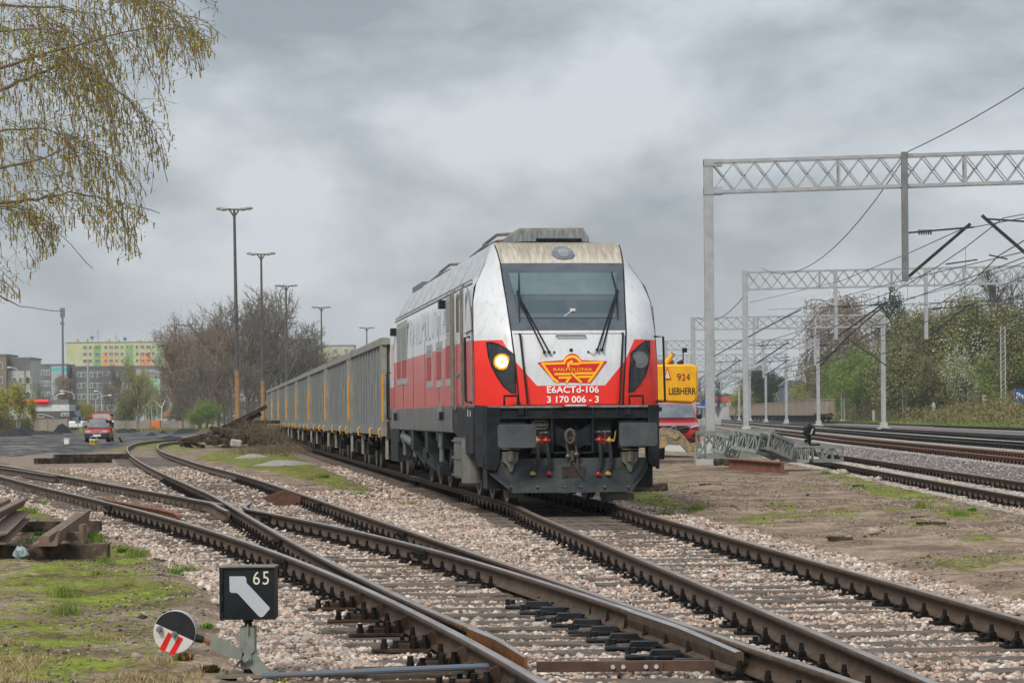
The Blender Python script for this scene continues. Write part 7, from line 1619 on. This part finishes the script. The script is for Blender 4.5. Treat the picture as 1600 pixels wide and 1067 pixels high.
g = thing('parked_car', 'white car partly hidden between the shop and the road sign', 'car', D(118, 671, 300)); m = MB(); loft(m, [ring(0, .8, .3, .8), ring(.4, .85, .2, 1.0), ring(3.5, .85, .25, 1.0), ring(4, .8, .3, .8)]); m.build('body', white, g, smooth=True); m = MB(); loft(m, [ring(1.0, .7, .9, 1.1, .05), ring(1.5, .65, .9, 1.4, .05), ring(2.8, .65, .9, 1.42, .05), ring(3.4, .7, .9, 1.1, .05)]); m.build('cabin', glassd, g)

# ================================================================ TREES
def branches(seed, h, spread, lv=4, n0=9, up=.6, trunk=.3, r0=.22, drop=0, kids=(7, 5, 4), lens=(.42, .5, .55), rmin=.02):
    r = random.Random(seed); V = []; F = []; tips = []
    def seg(pts, rad):
        b0 = len(V); k = len(pts)
        for i, p in enumerate(pts):
            d = (pts[min(i+1, k-1)]-pts[max(0, i-1)]).normalized(); e = d.orthogonal().normalized(); f = d.cross(e)
            for t in (0, 2.094, 4.189): V.append(p+(e*cos(t)+f*sin(t))*rad[i])
        for i in range(k-1):
            for j in range(3): F.append((b0+i*3+j, b0+i*3+(j+1) % 3, b0+i*3+3+(j+1) % 3, b0+i*3+3+j))
    def grow(p, d, L_, rad, l):
        k = 4 if l else 6; pts = [p]; dd = d.copy()
        for i in range(k):
            dd = (dd+Vector((r.gauss(0, .10), r.gauss(0, .10), r.gauss(0, .07)+(.06*up if l else .1)-drop*.12*l))).normalized(); pts.append(pts[-1]+dd*L_/k)
        seg(pts, [max(rmin*.6, rad*(1-.75*i/k)) for i in range(k+1)])
        if l >= lv: tips.append((pts[-1], dd)); tips.append((pts[-2], dd)); return
        n = n0 if l == 0 else kids[min(l-1, 2)]
        for i in range(n):
            t = (trunk+(1-trunk)*(i+.5)/n) if l == 0 else .25+.75*(i+r.random()*.8)/n; t = min(t, .99); q = t*k; j = int(q); pp = pts[j].lerp(pts[j+1], q-j)
            a = r.uniform(0, 2*pi); ax = dd.orthogonal().normalized(); ax = Matrix.Rotation(a, 3, dd) @ ax; ang = r.uniform(.45, .95)*(spread if l == 0 else 1)
            nd = (dd*cos(ang)+ax*sin(ang)).normalized(); grow(pp, nd, L_*lens[min(l, 2)]*(1.15-.45*t if l == 0 else 1)*r.uniform(.75, 1.2), max(rmin, rad*(.5 if l == 0 else .55)), l+1)
    grow(Vector((0, 0, -.3)), Vector((r.gauss(0, .03), r.gauss(0, .03), 1)), h*.72, r0, 0)
    return V, F, tips
def leaves(tips, n, sz, rad, seed, flat=.6):
    g = np.random.default_rng(seed); T = np.array([tuple(t[0]) for t in tips]); i = g.integers(0, len(T), n); c = T[i]+g.normal(0, rad, (n, 3)); a = g.normal(0, 1, (n, 3)); a /= np.linalg.norm(a, axis=1)[:, None]; b = g.normal(0, 1, (n, 3)); b -= a*(a*b).sum(1)[:, None]; b /= np.linalg.norm(b, axis=1)[:, None]
    s_ = g.uniform(.5, 1.1, n)[:, None]*sz; V = np.stack([c-a*s_, c+b*s_*flat, c+a*s_, c-b*s_*flat], 1).reshape(-1, 3); return V, (np.arange(n)[:, None]*4+np.arange(4)[None])
barkb = mat('bark brown grey', (.13, .12, .105), (.19, .17, .145), 3, .9); barkr = mat('twigs reddish brown', (.17, .13, .10), (.22, .17, .13), 2, .9); barkd = mat('bark dark', (.045, .04, .034), (.08, .07, .06), 3, .9); barkw = mat('birch bark', (.55, .52, .47), (.2, .17, .15), 3, .8, lo=.55, hi=.65)
PT = {}; HF = {'spruce': 1.38, 'weep': 1.12, 'bare': 1.12, 'thick': 1.08, 'thick2': 1.08, 'oak': 1.2, 'birchy': 1.25, 'pine': 1.1}
def tree(name, lab, px, pyb, Y, H_, kind, group=None, sc=1, rot=0, base=None):
    if kind not in PT:
        K = KINDS[kind]; V, F, tips = branches(**K['b']); crown = None
        me = npmesh('branches', [tuple(v) for v in V], F, K['bark']); dat = [me.data]; bpy.data.objects.remove(me)
        for (n, sz, rad, mt) in K.get('l', ()):
            Vl, Fl = leaves(tips, n, sz, rad, 5); o = npmesh('foliage', Vl, Fl, mt); dat.append(o.data); bpy.data.objects.remove(o)
        PT[kind] = (dat, K['b']['h'])
    dat, h0 = PT[kind]; H_ = H_*HF.get(kind, 1.0); p = D(px, pyb, Y); z = gh(p.x, Y) if base is None else base
    g = thing(name, lab, 'tree' if 'bush' not in name else 'bush', (p.x, Y, z), rot, group); k = H_/h0; g.scale = (k*sc, k*sc, k)
    for i, d in enumerate(dat): o = bpy.data.objects.new('branches' if i == 0 else 'foliage', d); COL.objects.link(o); o.parent = g
    return g
lg = islands('young green leaf', [(.10, .17, .03), (.16, .24, .05), (.07, .12, .025), (.22, .30, .07), (.12, .19, .03)], .6)
yg = islands('yellow green leaf', [(.26, .25, .05), (.34, .32, .06), (.18, .2, .04), (.40, .36, .08)], .6)
og = islands('olive leaf', [(.12, .13, .045), (.18, .175, .07), (.07, .08, .03), (.25, .22, .12), (.11, .14, .035), (.26, .21, .14)], .7)
bl = islands('white blossom', [(.55, .52, .44), (.42, .40, .33), (.62, .6, .52), (.3, .3, .2)], .7)
dk = islands('dark needles', [(.018, .03, .018), (.03, .05, .028), (.012, .022, .014), (.045, .065, .035)], .8)
bud = islands('brown bud', [(.22, .17, .13), (.28, .22, .16), (.17, .14, .11), (.26, .23, .18)], .9)
KINDS = {
 'thick': dict(b=dict(seed=3, h=13, spread=.75, n0=14, trunk=.08, r0=.2, up=.9, kids=(7, 5, 3), lens=(.55, .5, .5), rmin=.022), bark=barkr, l=((2600, .10, .5, bud),)),
 'thick2': dict(b=dict(seed=8, h=13, spread=.7, n0=13, trunk=.05, r0=.2, up=.9, kids=(7, 5, 3), lens=(.58, .5, .5), rmin=.022), bark=barkb, l=((1200, .10, .5, bud),)),
 'bare': dict(b=dict(seed=12, h=16, spread=.85, n0=12, trunk=.22, r0=.3, up=.5, kids=(7, 5, 4), lens=(.55, .5, .5), rmin=.024), bark=barkb),
 'oak': dict(b=dict(seed=21, h=14, spread=.95, n0=11, trunk=.28, r0=.34, up=.35, kids=(6, 5, 3), lens=(.55, .52, .5), rmin=.022), bark=mat('bark grey brown', (.075, .068, .06), (.12, .11, .1), 3, .9)),
 'weep': dict(b=dict(seed=31, h=13, spread=.7, n0=14, trunk=.2, r0=.25, up=.3, drop=.9, kids=(7, 5, 4), lens=(.5, .55, .6), rmin=.022), bark=barkr, l=((4500, .12, .4, bud),)),
 'willow': dict(b=dict(seed=41, h=8, spread=.8, n0=14, trunk=.12, r0=.16, up=.9, kids=(7, 5, 3), lens=(.6, .5, .5), rmin=.014), bark=barkb, l=((8000, .075, .16, islands('willow leaf', [(.26, .27, .07), (.36, .34, .09), (.2, .2, .06), (.32, .26, .1)], .6)),)),
 'green': dict(b=dict(seed=51, h=7, spread=.9, n0=12, trunk=.1, r0=.15, up=.7, kids=(6, 5, 3), lens=(.6, .5, .5), rmin=.018), bark=barkb, l=((17000, .095, .40, lg),)),
 'olive': dict(b=dict(seed=52, h=7, spread=.95, n0=12, trunk=.1, r0=.15, up=.6, kids=(6, 5, 3), lens=(.62, .52, .5), rmin=.018), bark=barkd, l=((15000, .10, .40, og), (900, .07, .4, bl))),
 'blossom': dict(b=dict(seed=53, h=6, spread=.9, n0=11, trunk=.1, r0=.13, up=.6, kids=(6, 5, 3), lens=(.6, .5, .5), rmin=.016), bark=barkd, l=((5500, .085, .35, bl), (3500, .10, .35, lg))),
 'yellow': dict(b=dict(seed=54, h=5, spread=.8, n0=11, trunk=.05, r0=.1, up=.9, kids=(6, 5, 3), lens=(.6, .5, .5), rmin=.014), bark=barkb, l=((6500, .08, .3, yg),)),
 'spruce': dict(b=dict(seed=61, h=14, spread=1.5, n0=46, trunk=.12, r0=.2, up=-.15, lv=2, kids=(8, 5, 3), lens=(.20, .38, .5), rmin=.03), bark=barkd, l=((5200, .10, .16, dk),)),
 'pine': dict(b=dict(seed=62, h=11, spread=1.1, n0=20, trunk=.2, r0=.22, up=.1, lv=3, kids=(7, 5, 3), lens=(.38, .42, .5), rmin=.03), bark=barkd, l=((12000, .17, .35, dk),)),
 'birchy': dict(b=dict(seed=71, h=9, spread=.6, n0=9, trunk=.4, r0=.16, up=.6, lv=3, kids=(6, 5, 3), lens=(.4, .5, .5), rmin=.014), bark=barkw, l=((900, .09, .35, yg),)),
}
R_ = random.Random(9)
# the brown thicket at left of centre
i = 0
spots_ = [(286, 330, 12.4, 'thick', .75), (300, 345, 14.3, 'thick', 1), (322, 335, 13.8, 'thick', 1), (342, 350, 14.6, 'thick2', 1), (297, 360, 12.8, 'thick2', .9), (312, 370, 13.5, 'thick', 1.1), (362, 350, 15.0, 'bare', 1), (388, 345, 15.6, 'bare', 1), (415, 360, 17.4, 'bare', 1), (436, 350, 16.4, 'bare', 1), (402, 380, 16.8, 'thick2', .8), (458, 360, 14.8, 'bare', .9), (478, 365, 13.2, 'bare', .9), (378, 390, 13.5, 'thick2', 1), (350, 395, 13.0, 'thick2', 1), (428, 385, 13.0, 'thick2', 1), (455, 390, 11.0, 'thick2', 1), (497, 370, 10.8, 'bare', .9), (518, 380, 8.2, 'green', 1), (332, 400, 10, 'thick2', 1.2), (283, 372, 9, 'thick', .8), (395, 330, 8.5, 'thick2', 1.2), (300, 325, 8.5, 'thick2', 1.2), (500, 350, 6.5, 'olive', 1.2)]
words = ['leftmost', 'second from the left', 'third from the left', 'fourth from the left', 'fifth from the left', 'sixth from the left', 'seventh from the left', 'eighth from the left', 'ninth from the left', 'tenth from the left', 'eleventh from the left', 'twelfth from the left', 'thirteenth from the left', 'fourteenth from the left', 'fifteenth from the left', 'sixteenth from the left', 'seventeenth from the left', 'eighteenth from the left', 'nineteenth from the left', 'twentieth from the left', 'twenty first from the left', 'twenty second from the left', 'twenty third from the left', 'rightmost']
for i, (px, Y, h, kd, sc) in enumerate(sorted(spots_)):
    tree('bare_tree', 'brown leafless tree in the dense thicket behind the yard, %s' % words[i], px, 650, Y, h, kd, 'trees of the brown thicket', sc, R_.uniform(0, 6), base=0)
for px, Y, h, kd, sc, lab in ((215, 300, 7.6, 'willow', .72, 'yellow green willow with many upright shoots before the weathered fence'), (115, 420, 9.2, 'weep', .9, 'brown drooping tree right of the tall mast, before the dark block'), (187, 430, 8.6, 'oak', .6, 'dark crooked bare tree above the willow'), (60, 470, 7.5, 'bare', .8, 'bare tree in front of the grey block at left'), (172, 440, 9.8, 'bare', .6, 'thin bare tree rising before the orange panels'), (10, 290, 5.5, 'yellow', 1.1, 'yellow leaved young tree at the left edge'), (27, 285, 6.0, 'yellow', .8, 'yellow leaved young tree before the shop canopy'), (52, 288, 4.2, 'yellow', .5, 'small yellow shrub against the pale fence'), (-4, 300, 10, 'weep', 1, 'brown tree cut by the left edge'), (8, 284, 2.0, 'olive', 1.8, 'low brown green scrub at the left edge'), (35, 292, 1.8, 'olive', 1.2, 'low scrub against the fence'), (130, 335, 3.8, 'yellow', .9, 'yellow bush behind the small red car'), (143, 345, 3.9, 'yellow', .9, 'second yellow bush behind the small red car'), (312, 300, 3.6, 'green', 1.2, 'fresh green bush at the foot of the brown thicket'), (283, 380, 5.5, 'olive', .9, 'olive bush behind the pavilion'), (205, 380, 5, 'olive', 1.1, 'olive bush behind the willow'), (238, 375, 5.5, 'green', .6, 'green bush behind the birch trunks')):
    tree('bush' if h < 4.5 else 'tree', lab, px, 650, Y, h, kd, None, sc, R_.uniform(0, 6), base=0)
for px, h, lab in ((217, 7.2, 'leftmost slim birch trunk behind the weathered fence'), (224, 7.4, 'second slim birch trunk behind the fence'), (228, 6.8, 'third slim birch trunk behind the fence'), (233, 7.0, 'fourth slim birch trunk behind the fence'), (237, 6.5, 'fifth slim birch trunk behind the fence'), (246, 5.5, 'sixth slim birch trunk, by the orange panels')):
    tree('birch_tree', lab, px, 650, 365, h, 'birchy', 'slim birches behind the fence', .6, R_.uniform(0, 6), base=0)
p = D(252, 650, 350); m = MB(); m.tube([(p.x, 350, 0), (p.x+.1, 350, 3.0), (p.x+1.0, 350, 5.0), (p.x+2.4, 350, 7.2)], [.14, .12, .08, .03], 6); m.tube([(p.x+.1, 350, 3.0), (p.x-.9, 350, 4.0), (p.x-1.4, 350, 4.4)], [.1, .07, .03], 5); tag(m.build('broken_birch', barkw), 'pale forked dead birch leaning right beside the orange panels', 'tree')
# right side bank vegetation
right = [(1300, 430, 10, 'olive', 1.1, 'bush'), (1317, 400, 8, 'green', 1.1, 'bush'), (1345, 430, 21, 'weep', 1.0, 'tree'), (1322, 420, 19, 'weep', .9, 'tree'), (1398, 380, 17.5, 'spruce', .9, 'tree'), (1340, 380, 7.5, 'olive', 1.2, 'bush'), (1362, 365, 9.5, 'green', 1.2, 'bush'), (1385, 350, 7.5, 'green', 1.2, 'bush'), (1405, 350, 6.5, 'olive', 1.2, 'bush'), (1428, 340, 9.0, 'olive', 1.1, 'bush'), (1450, 330, 11.5, 'olive', 1.1, 'bush'), (1478, 320, 12, 'olive', 1.15, 'bush'), (1500, 315, 11, 'olive', 1.2, 'bush'), (1440, 322, 6.5, 'green', 1.2, 'bush'), (1468, 310, 6, 'olive', 1.2, 'bush'), (1503, 290, 6.3, 'blossom', .9, 'bush'), (1530, 300, 9.5, 'blossom', 1.2, 'bush'), (1548, 300, 11, 'olive', 1.2, 'bush'), (1555, 285, 5.0, 'green', 1.3, 'bush'), (1590, 290, 8.5, 'pine', .9, 'tree'), (1618, 290, 10.5, 'pine', .9, 'tree'), (1545, 330, 14.0, 'oak', .8, 'tree'), (1578, 340, 14.5, 'oak', .72, 'tree'), (1590, 270, 6, 'green', 1.3, 'bush'), (1615, 270, 8, 'olive', 1.2, 'bush'), (1470, 360, 11, 'blossom', 1.2, 'bush'), (1420, 375, 9, 'olive', 1.2, 'bush'), (1372, 400, 10, 'green', 1.0, 'bush'), (1270, 470, 7, 'yellow', 1.3, 'bush'), (1283, 440, 6, 'blossom', 1.1, 'bush')]
nm = {'olive': ('olive_bush', 'olive brown bush'), 'green': ('green_bush', 'fresh green bush'), 'blossom': ('blossom_bush', 'white blossoming bush'), 'weep': ('bare_tree', 'tall brown twiggy tree'), 'oak': ('bare_tree', 'large dark bare tree'), 'pine': ('pine_tree', 'dark evergreen'), 'spruce': ('spruce_tree', 'ragged dark spruce'), 'yellow': ('yellow_bush', 'yellow green bush')}
cnt = {}
tot = {}
for r in right: tot[r[3]] = tot.get(r[3], 0)+1
ordw = ['leftmost', 'second from the left', 'third from the left', 'fourth from the left', 'fifth from the left', 'sixth from the left', 'seventh from the left', 'eighth from the left', 'ninth from the left', 'tenth from the left', 'eleventh from the left', 'twelfth from the left', 'thirteenth from the left']
for px, Y, h, kd, sc, cat in sorted(right):
    k = cnt.get(kd, 0); cnt[kd] = k+1; w_ = (' , '+ordw[k]).replace(' ,', ',') if tot[kd] > 1 else ''
    g = tree(nm[kd][0], nm[kd][1]+' on the right hand bank'+w_, px, 650, Y, h, kd, nm[kd][1]+'s on the bank', sc, R_.uniform(0, 6)); g['category'] = cat
for px, Y, h, kd, sc, lab in ((1200, 520, 11, 'pine', 1.1, 'dark evergreen left of the dark house beyond the wagons'), (1212, 530, 10, 'pine', 1.0, 'second dark evergreen close to the dark house'), (1148, 520, 7.5, 'yellow', 1.2, 'yellow green tree behind the far end of the brown wagons'), (1235, 500, 6.5, 'blossom', 1.2, 'pale blossoming tree behind the brown wagons'), (1262, 470, 9, 'spruce', .7, 'small dark spruce behind the near brown wagon'), (1122, 560, 9, 'spruce', .6, 'tiny dark spruce right of the nearest gantry column'), (1098, 620, 9, 'bare', 1, 'pale bare tree far behind the station signs'), (1075, 650, 9, 'bare', 1, 'pale bare tree behind the excavator'), (1180, 600, 8, 'bare', 1, 'pale bare tree far behind the wagons'), (1290, 500, 12, 'bare', .8, 'slim bare tree left of the twiggy trees'), (1048, 600, 8, 'bare', 1, 'pale bare tree right behind the locomotive')):
    tree('tree', lab, px, 650, Y, h, kd, None, sc, R_.uniform(0, 6), base=.3)
# undergrowth on the bank and far hedge belts, nobody could count them
def scrub(n, fx, fy, name, lab, mt, hmax, sz):
    g = np.random.default_rng(len(lab)); x, y = fx(g, n), fy(g, n); x = x+lat(y); c = fbm(x*.25, y*.08, 77); z = gz(x, y)+g.uniform(0, 1, n)**1.5*hmax*np.clip(c*1.6-.25, .05, 1.2)
    a = g.normal(0, 1, (n, 3)); a /= np.linalg.norm(a, axis=1)[:, None]; b = np.cross(a, g.normal(0, 1, (n, 3))); b /= np.linalg.norm(b, axis=1)[:, None]; s_ = g.uniform(.5, 1.2, n)[:, None]*sz; P = np.stack([x, y, z], -1)
    V = np.stack([P-a*s_, P+b*s_*.5, P+a*s_, P-b*s_*.5], 1).reshape(-1, 3); return tag(npmesh(name, V, np.arange(n*4).reshape(-1, 4), mt), lab, 'undergrowth', kind='stuff')
scrub(42000, lambda g, n: g.uniform(33.2, 46, n), lambda g, n: g.uniform(210, 430, n), 'undergrowth', 'tangled brown and olive undergrowth on the lower bank at the right', islands('scrub', [(.12, .10, .05), (.19, .15, .085), (.08, .10, .035), (.24, .18, .11), (.1, .14, .04), (.15, .11, .07)], .9), 2.6, .16)
scrub(16000, lambda g, n: g.uniform(31, 34, n), lambda g, n: g.uniform(180, 430, n), 'bank_grass', 'green grass strip along the foot of the right bank', gmat, .35, .10)
n = 26000; x = RNG.uniform(-75, -20, n); y = RNG.uniform(286, 346, n); blx = (y < 299)*(x < -.17*y) | (y > 318)*(x > -.165*y); x, y = x[blx], y[blx]
blades('grass', x, y, RNG.uniform(.08, .4, len(x)), islands('rough grass', [(.14, .17, .05), (.22, .2, .09), (.1, .14, .03), (.26, .2, .12)], .8), 'rough green and tan grass at the far side of the coal yard', wd=.004)
for px, pt, Y, lab in ((1365, 640, 330, 'short dark trackside post left of the blossom bushes'), (1459, 637, 300, 'short pale trackside post in the middle of the bank foot'), (1538, 642, 280, 'short grey trackside post right of the blossom bush')):
    p = D(px, 660, Y); m = MB(); z0 = gh(p.x, Y); m.box(-.16, .16, -.1, .1, -.2, 1.7); m.box(-.2, .2, -.12, .12, 1.1, 1.5); o = m.build('trackside_post', concrete); o.location = (p.x, Y, z0); tag(o, lab, 'post')
# small weeds and dandelions near the camera
def weed(lab, px, py, n, h, mt, flower=False):
    p = G(px, py); rw = random.Random(px); V = []; F = []
    for i in range(n):
        a = rw.uniform(0, 2*pi); l = rw.uniform(.4, 1)*h; t = rw.uniform(.2, 1.1); d = Vector((cos(a)*t, sin(a)*t, 1)).normalized(); b = Vector((-sin(a), cos(a), 0))*l*.16; q = Vector((rw.gauss(0, h*.35), rw.gauss(0, h*.35), 0)); k = len(V)
        V += [q, q+d*l*.5+b, q+d*l, q+d*l*.5-b]; F.append((k, k+1, k+2, k+3))
    o = npmesh('weeds', [tuple(v) for v in V], F, mt); o.location = (p.x, p.y, gh(p.x, p.y)); tag(o, lab, 'weed', 'weed clumps in the yard')
wg = islands('weed leaf', [(.05, .16, .02), (.09, .24, .03), (.13, .28, .04), (.06, .13, .02)], .6); wr = islands('red weed leaf', [(.22, .07, .05), (.16, .10, .04), (.10, .14, .04), (.26, .12, .07)], .7); wy = islands('yellow weed leaf', [(.35, .26, .04), (.2, .24, .05), (.3, .16, .05)], .7)
for a in (('bright green weed clump at the ballast edge above the switch lantern', 286, 893, 240, .075, wg), ('smaller green weed clump just left of the bright one', 268, 893, 110, .055, wg), ('reddish weeds below the striped lever weight', 288, 1040, 260, .06, wr), ('reddish green weeds left of the lantern stand', 330, 1052, 220, .06, wr), ('yellow green sprig in front of the switch lantern', 440, 1062, 170, .075, wy), ('green sprig right of the striped lever weight', 325, 975, 120, .05, wg), ('green weed tuft beside the old timbers', 190, 862, 200, .06, wg), ('green weeds between the scrap rails', 62, 836, 260, .08, wg), ('green weeds behind the scrap timber', 145, 842, 260, .08, wg), ('green weeds at the foot of the snow plough', 1040, 800, 200, .06, wg), ('low green weeds right of the plough', 1075, 806, 180, .05, wg), ('green weeds between the right path and the siding', 1520, 800, 260, .07, wg), ('small green weed on the bare earth', 1190, 782, 90, .05, wg), ('tiny green weed in the middle of the bare earth', 1352, 838, 70, .04, wg), ('green weeds between the curved rail and the main track', 645, 788, 200, .06, wg), ('green weeds on the grass left of the main track', 510, 748, 260, .09, wg)): weed(*a)
# far wood on the skyline, hazy
def belt(seed, x0, x1, y0, h0, h1, name, lab, mt, n):
    g = np.random.default_rng(seed); x = g.uniform(x0, x1, n); y = y0+g.uniform(0, 30, n); top = h0+(h1-h0)*fbm(x*.05, x*0+seed, seed); z = g.uniform(0, 1, n)**.7*top; a = g.normal(0, 1, (n, 3)); a /= np.linalg.norm(a, axis=1)[:, None]; b = np.cross(a, g.normal(0, 1, (n, 3))); b /= np.linalg.norm(b, axis=1)[:, None]; s_ = g.uniform(.4, 1.2, n)[:, None]*.9; P = np.stack([x, y, z], -1)
    return tag(npmesh(name, np.stack([P-a*s_, P+b*s_*.4, P+a*s_, P-b*s_*.4], 1).reshape(-1, 3), np.arange(n*4).reshape(-1, 4), mt), lab, 'wood', kind='stuff')
belt(2, 40, 250, 760, 4, 13, 'far_wood', 'far hazy line of trees behind the station', islands('far wood', [(.12, .11, .09), (.16, .15, .11), (.1, .1, .07), (.13, .15, .08)], .9), 26000)
belt(3, -260, -20, 730, 3, 10, 'far_wood', 'far low trees between the apartment blocks', islands('far wood b', [(.13, .11, .09), (.18, .15, .11), (.1, .1, .07), (.16, .17, .08)], .9), 20000)

# ================================================================ BIRCH OVERHANGING THE UPPER LEFT
BY = 14.5; brt = thing('birch_tree', 'birch in spring with hanging catkins, its branches filling the upper left corner', 'tree', (-5.2, BY, 0))
def BP(px, py, dy=0): p = D(px, py, BY+dy); return Vector((p.x+5.2, dy, p.z))
m = MB(); m.tube([(0, 0, -.1), (.05, .05, 1.5), (-.05, .1, 3.2), (.1, .1, 5.0), (.0, .2, 8), (.1, .3, 11)], [.19, .17, .15, .12, .08, .03], 12); m.build('trunk', barkw, brt, smooth=True)
limbs = [([(-700, 420), (-250, 210), (0, 107), (80, 80), (202, 50), (270, 38), (335, 62)], -.2), ([(-700, 330), (-200, 60), (0, 7), (90, 12), (160, 24), (215, -30)], .3), ([(-700, 520), (-250, 300), (0, 140), (59, 116), (110, 95), (170, 130), (215, 172), (240, 200), (262, 285)], .5), ([(-700, 600), (-260, 380), (0, 264), (70, 246), (148, 214), (200, 190)], -.5), ([(-700, 700), (-260, 420), (0, 317), (60, 311), (108, 301), (160, 310), (211, 322), (250, 334)], .1), ([(-100, 330), (20, 322), (60, 340), (100, 372), (145, 420)], .2), ([(-700, 800), (-260, 540), (0, 462), (30, 478), (98, 486)], -.1), ([(-500, -200), (-100, -120), (60, -90), (180, -40), (250, 10), (300, 30)], .6), ([(-300, 300), (-60, 420), (0, 430), (30, 466)], .4), ([(-600, -300), (-200, -250), (0, -150), (120, -80), (200, -60)], -.4), ([(-100, 200), (0, 205), (60, 200), (120, 215), (180, 270), (192, 330)], 0.), ([(-100, 60), (0, 50), (60, 45), (110, 50), (150, 90), (165, 150)], -.3)]
rb = random.Random(4); brk = mat('birch twig', (.10, .075, .055), (.17, .13, .09), 30, .8); m = MB(); starts = []
for pts, dy in limbs:
    P3 = [BP(a, b, dy) for a, b in pts]; Q = []
    for i in range(len(P3)-1):
        for k in range(4): Q.append(P3[i].lerp(P3[i+1], k/4)+Vector((0, 0, rb.uniform(-.006, .006))))
    Q.append(P3[-1]); n = len(Q); thin = .5 if pts[0][0] > -400 else 1
    m.tube(Q, [max(.0022, .019*thin*(1-i/n)**1.6) for i in range(n)], 6)
    for i in range(n-1):
        if Q[i].x > 1.9: 
            for k in range(4): starts.append((Q[i].lerp(Q[i+1], rb.random()), (Q[i+1]-Q[i]).normalized(), i/n))
m.build('branches', brk, brt, smooth=True)
tw = MB(); LV = []; LF = []; CV = MB()
def env(px):   # lowest row the hanging twigs reach in the crown's outline
    return float(np.interp(px, [-60, 0, 40, 70, 90, 110, 150, 190, 215, 240, 262, 272, 290, 315, 340], [475, 470, 455, 415, 380, 350, 380, 400, 400, 300, 255, 200, 130, 110, 60]))
def pix(v):
    t = v.y+BY; u = (v.x-5.2)/t; w_ = (v.z-CAMZ)/t; a, b = u*FPX, w_*FPX; dx = a*cos(RHO)-b*sin(RHO); dy = a*sin(RHO)+b*cos(RHO)-(YC-533.5); return 800+dx, 533.5-dy
def leaf(p, s_):
    a = Vector((rb.gauss(0, 1), rb.gauss(0, 1), rb.gauss(0, 1))).normalized(); b = a.orthogonal().normalized()*s_*.45; a *= s_; k = len(LV); LV.extend([p, p+a*.5+b, p+a, p+a*.5-b]); LF.append((k, k+1, k+2, k+3))
def catkin(p, L_):
    d = Vector((rb.gauss(0, .08), rb.gauss(0, .08), -1)); CV.tube([p, p+d*L_*.12, p+d*L_*.85, p+d*L_], [.001, .0034, .0032, .0012], 5, k=rb.choice((0, 0, 1)))
ncat = 0
for it in range(1250):
    p, d, t = rb.choice(starts)
    if pix(p)[1] > 130 and rb.random() < .34: continue
    if 160 < pix(p)[0] < 275 and 100 < pix(p)[1] < 330 and rb.random() < .45: continue
    p = p.copy()+Vector((0, rb.gauss(0, .25), rb.gauss(0, .02))); L_ = rb.uniform(.15, .75); n = 7
    v = (d*rb.uniform(.2, 1.0)+Vector((rb.gauss(0, .35), rb.gauss(0, .45), rb.gauss(.05, .35)))).normalized(); pts = [p]; ok = True
    for i in range(n):
        v = (v+Vector((rb.gauss(0, .08), rb.gauss(0, .08), -.26-rb.random()*.12))).normalized(); q = pts[-1]+v*L_/n; px, py = pix(q)
        if px > -30 and (py > env(px) or px > 344): break
        pts.append(q)
    if len(pts) < 3: continue
    tw.tube(pts, [.0019-.0009*i/len(pts) for i in range(len(pts))], 3)
    # side twiglets
    for i in range(1, len(pts)):
        for r_ in range(2):
            if rb.random() < .8: leaf(pts[i]+Vector((rb.gauss(0, .012), rb.gauss(0, .012), rb.gauss(0, .012))), rb.uniform(.006, .013))
        if rb.random() < .42: catkin(pts[i], rb.uniform(.026, .05))
        if rb.random() < .45:
            q = pts[i]+Vector((rb.gauss(0, .035), rb.gauss(0, .03), -rb.uniform(.01, .05))); tw.tube([pts[i], q], [.0012, .0008], 3, cap=False); leaf(q, rb.uniform(.008, .018)); leaf(q, rb.uniform(.008, .016))
            if rb.random() < .3: catkin(q, rb.uniform(.022, .042))
o = tw.build('twigs', brk, brt); npmesh('leaves', [tuple(v) for v in LV], LF, islands('birch leaf, fresh', [(.16, .22, .03), (.24, .30, .05), (.12, .17, .03), (.30, .33, .07)], .5), brt)['kind'] = 'stuff'
o = CV.build('catkins', [mat('catkin brown green', (.21, .15, .05), (.28, .21, .07), 60, .8), mat('catkin brown', (.17, .10, .045), (.24, .15, .07), 60, .8)], brt); o['kind'] = 'stuff'
print('objects', len(bpy.data.objects))

# ================================================================ HAZE
hm = bpy.data.materials.new('damp air'); hm.use_nodes = True; t = hm.node_tree; t.nodes.clear(); o_ = t.nodes.new('ShaderNodeOutputMaterial'); v_ = t.nodes.new('ShaderNodeVolumePrincipled')
v_.inputs['Color'].default_value = (.84, .9, .93, 1); v_.inputs['Density'].default_value = .00022; v_.inputs['Anisotropy'].default_value = .2; t.links.new(v_.outputs[0], o_.inputs['Volume'])
m = MB(); m.box(-1300, 1300, -60, 5200, -3, 60); hz_ = m.build('haze', hm); tag(hz_, 'thin damp air between the camera and the far trees and blocks', 'haze', kind='stuff')
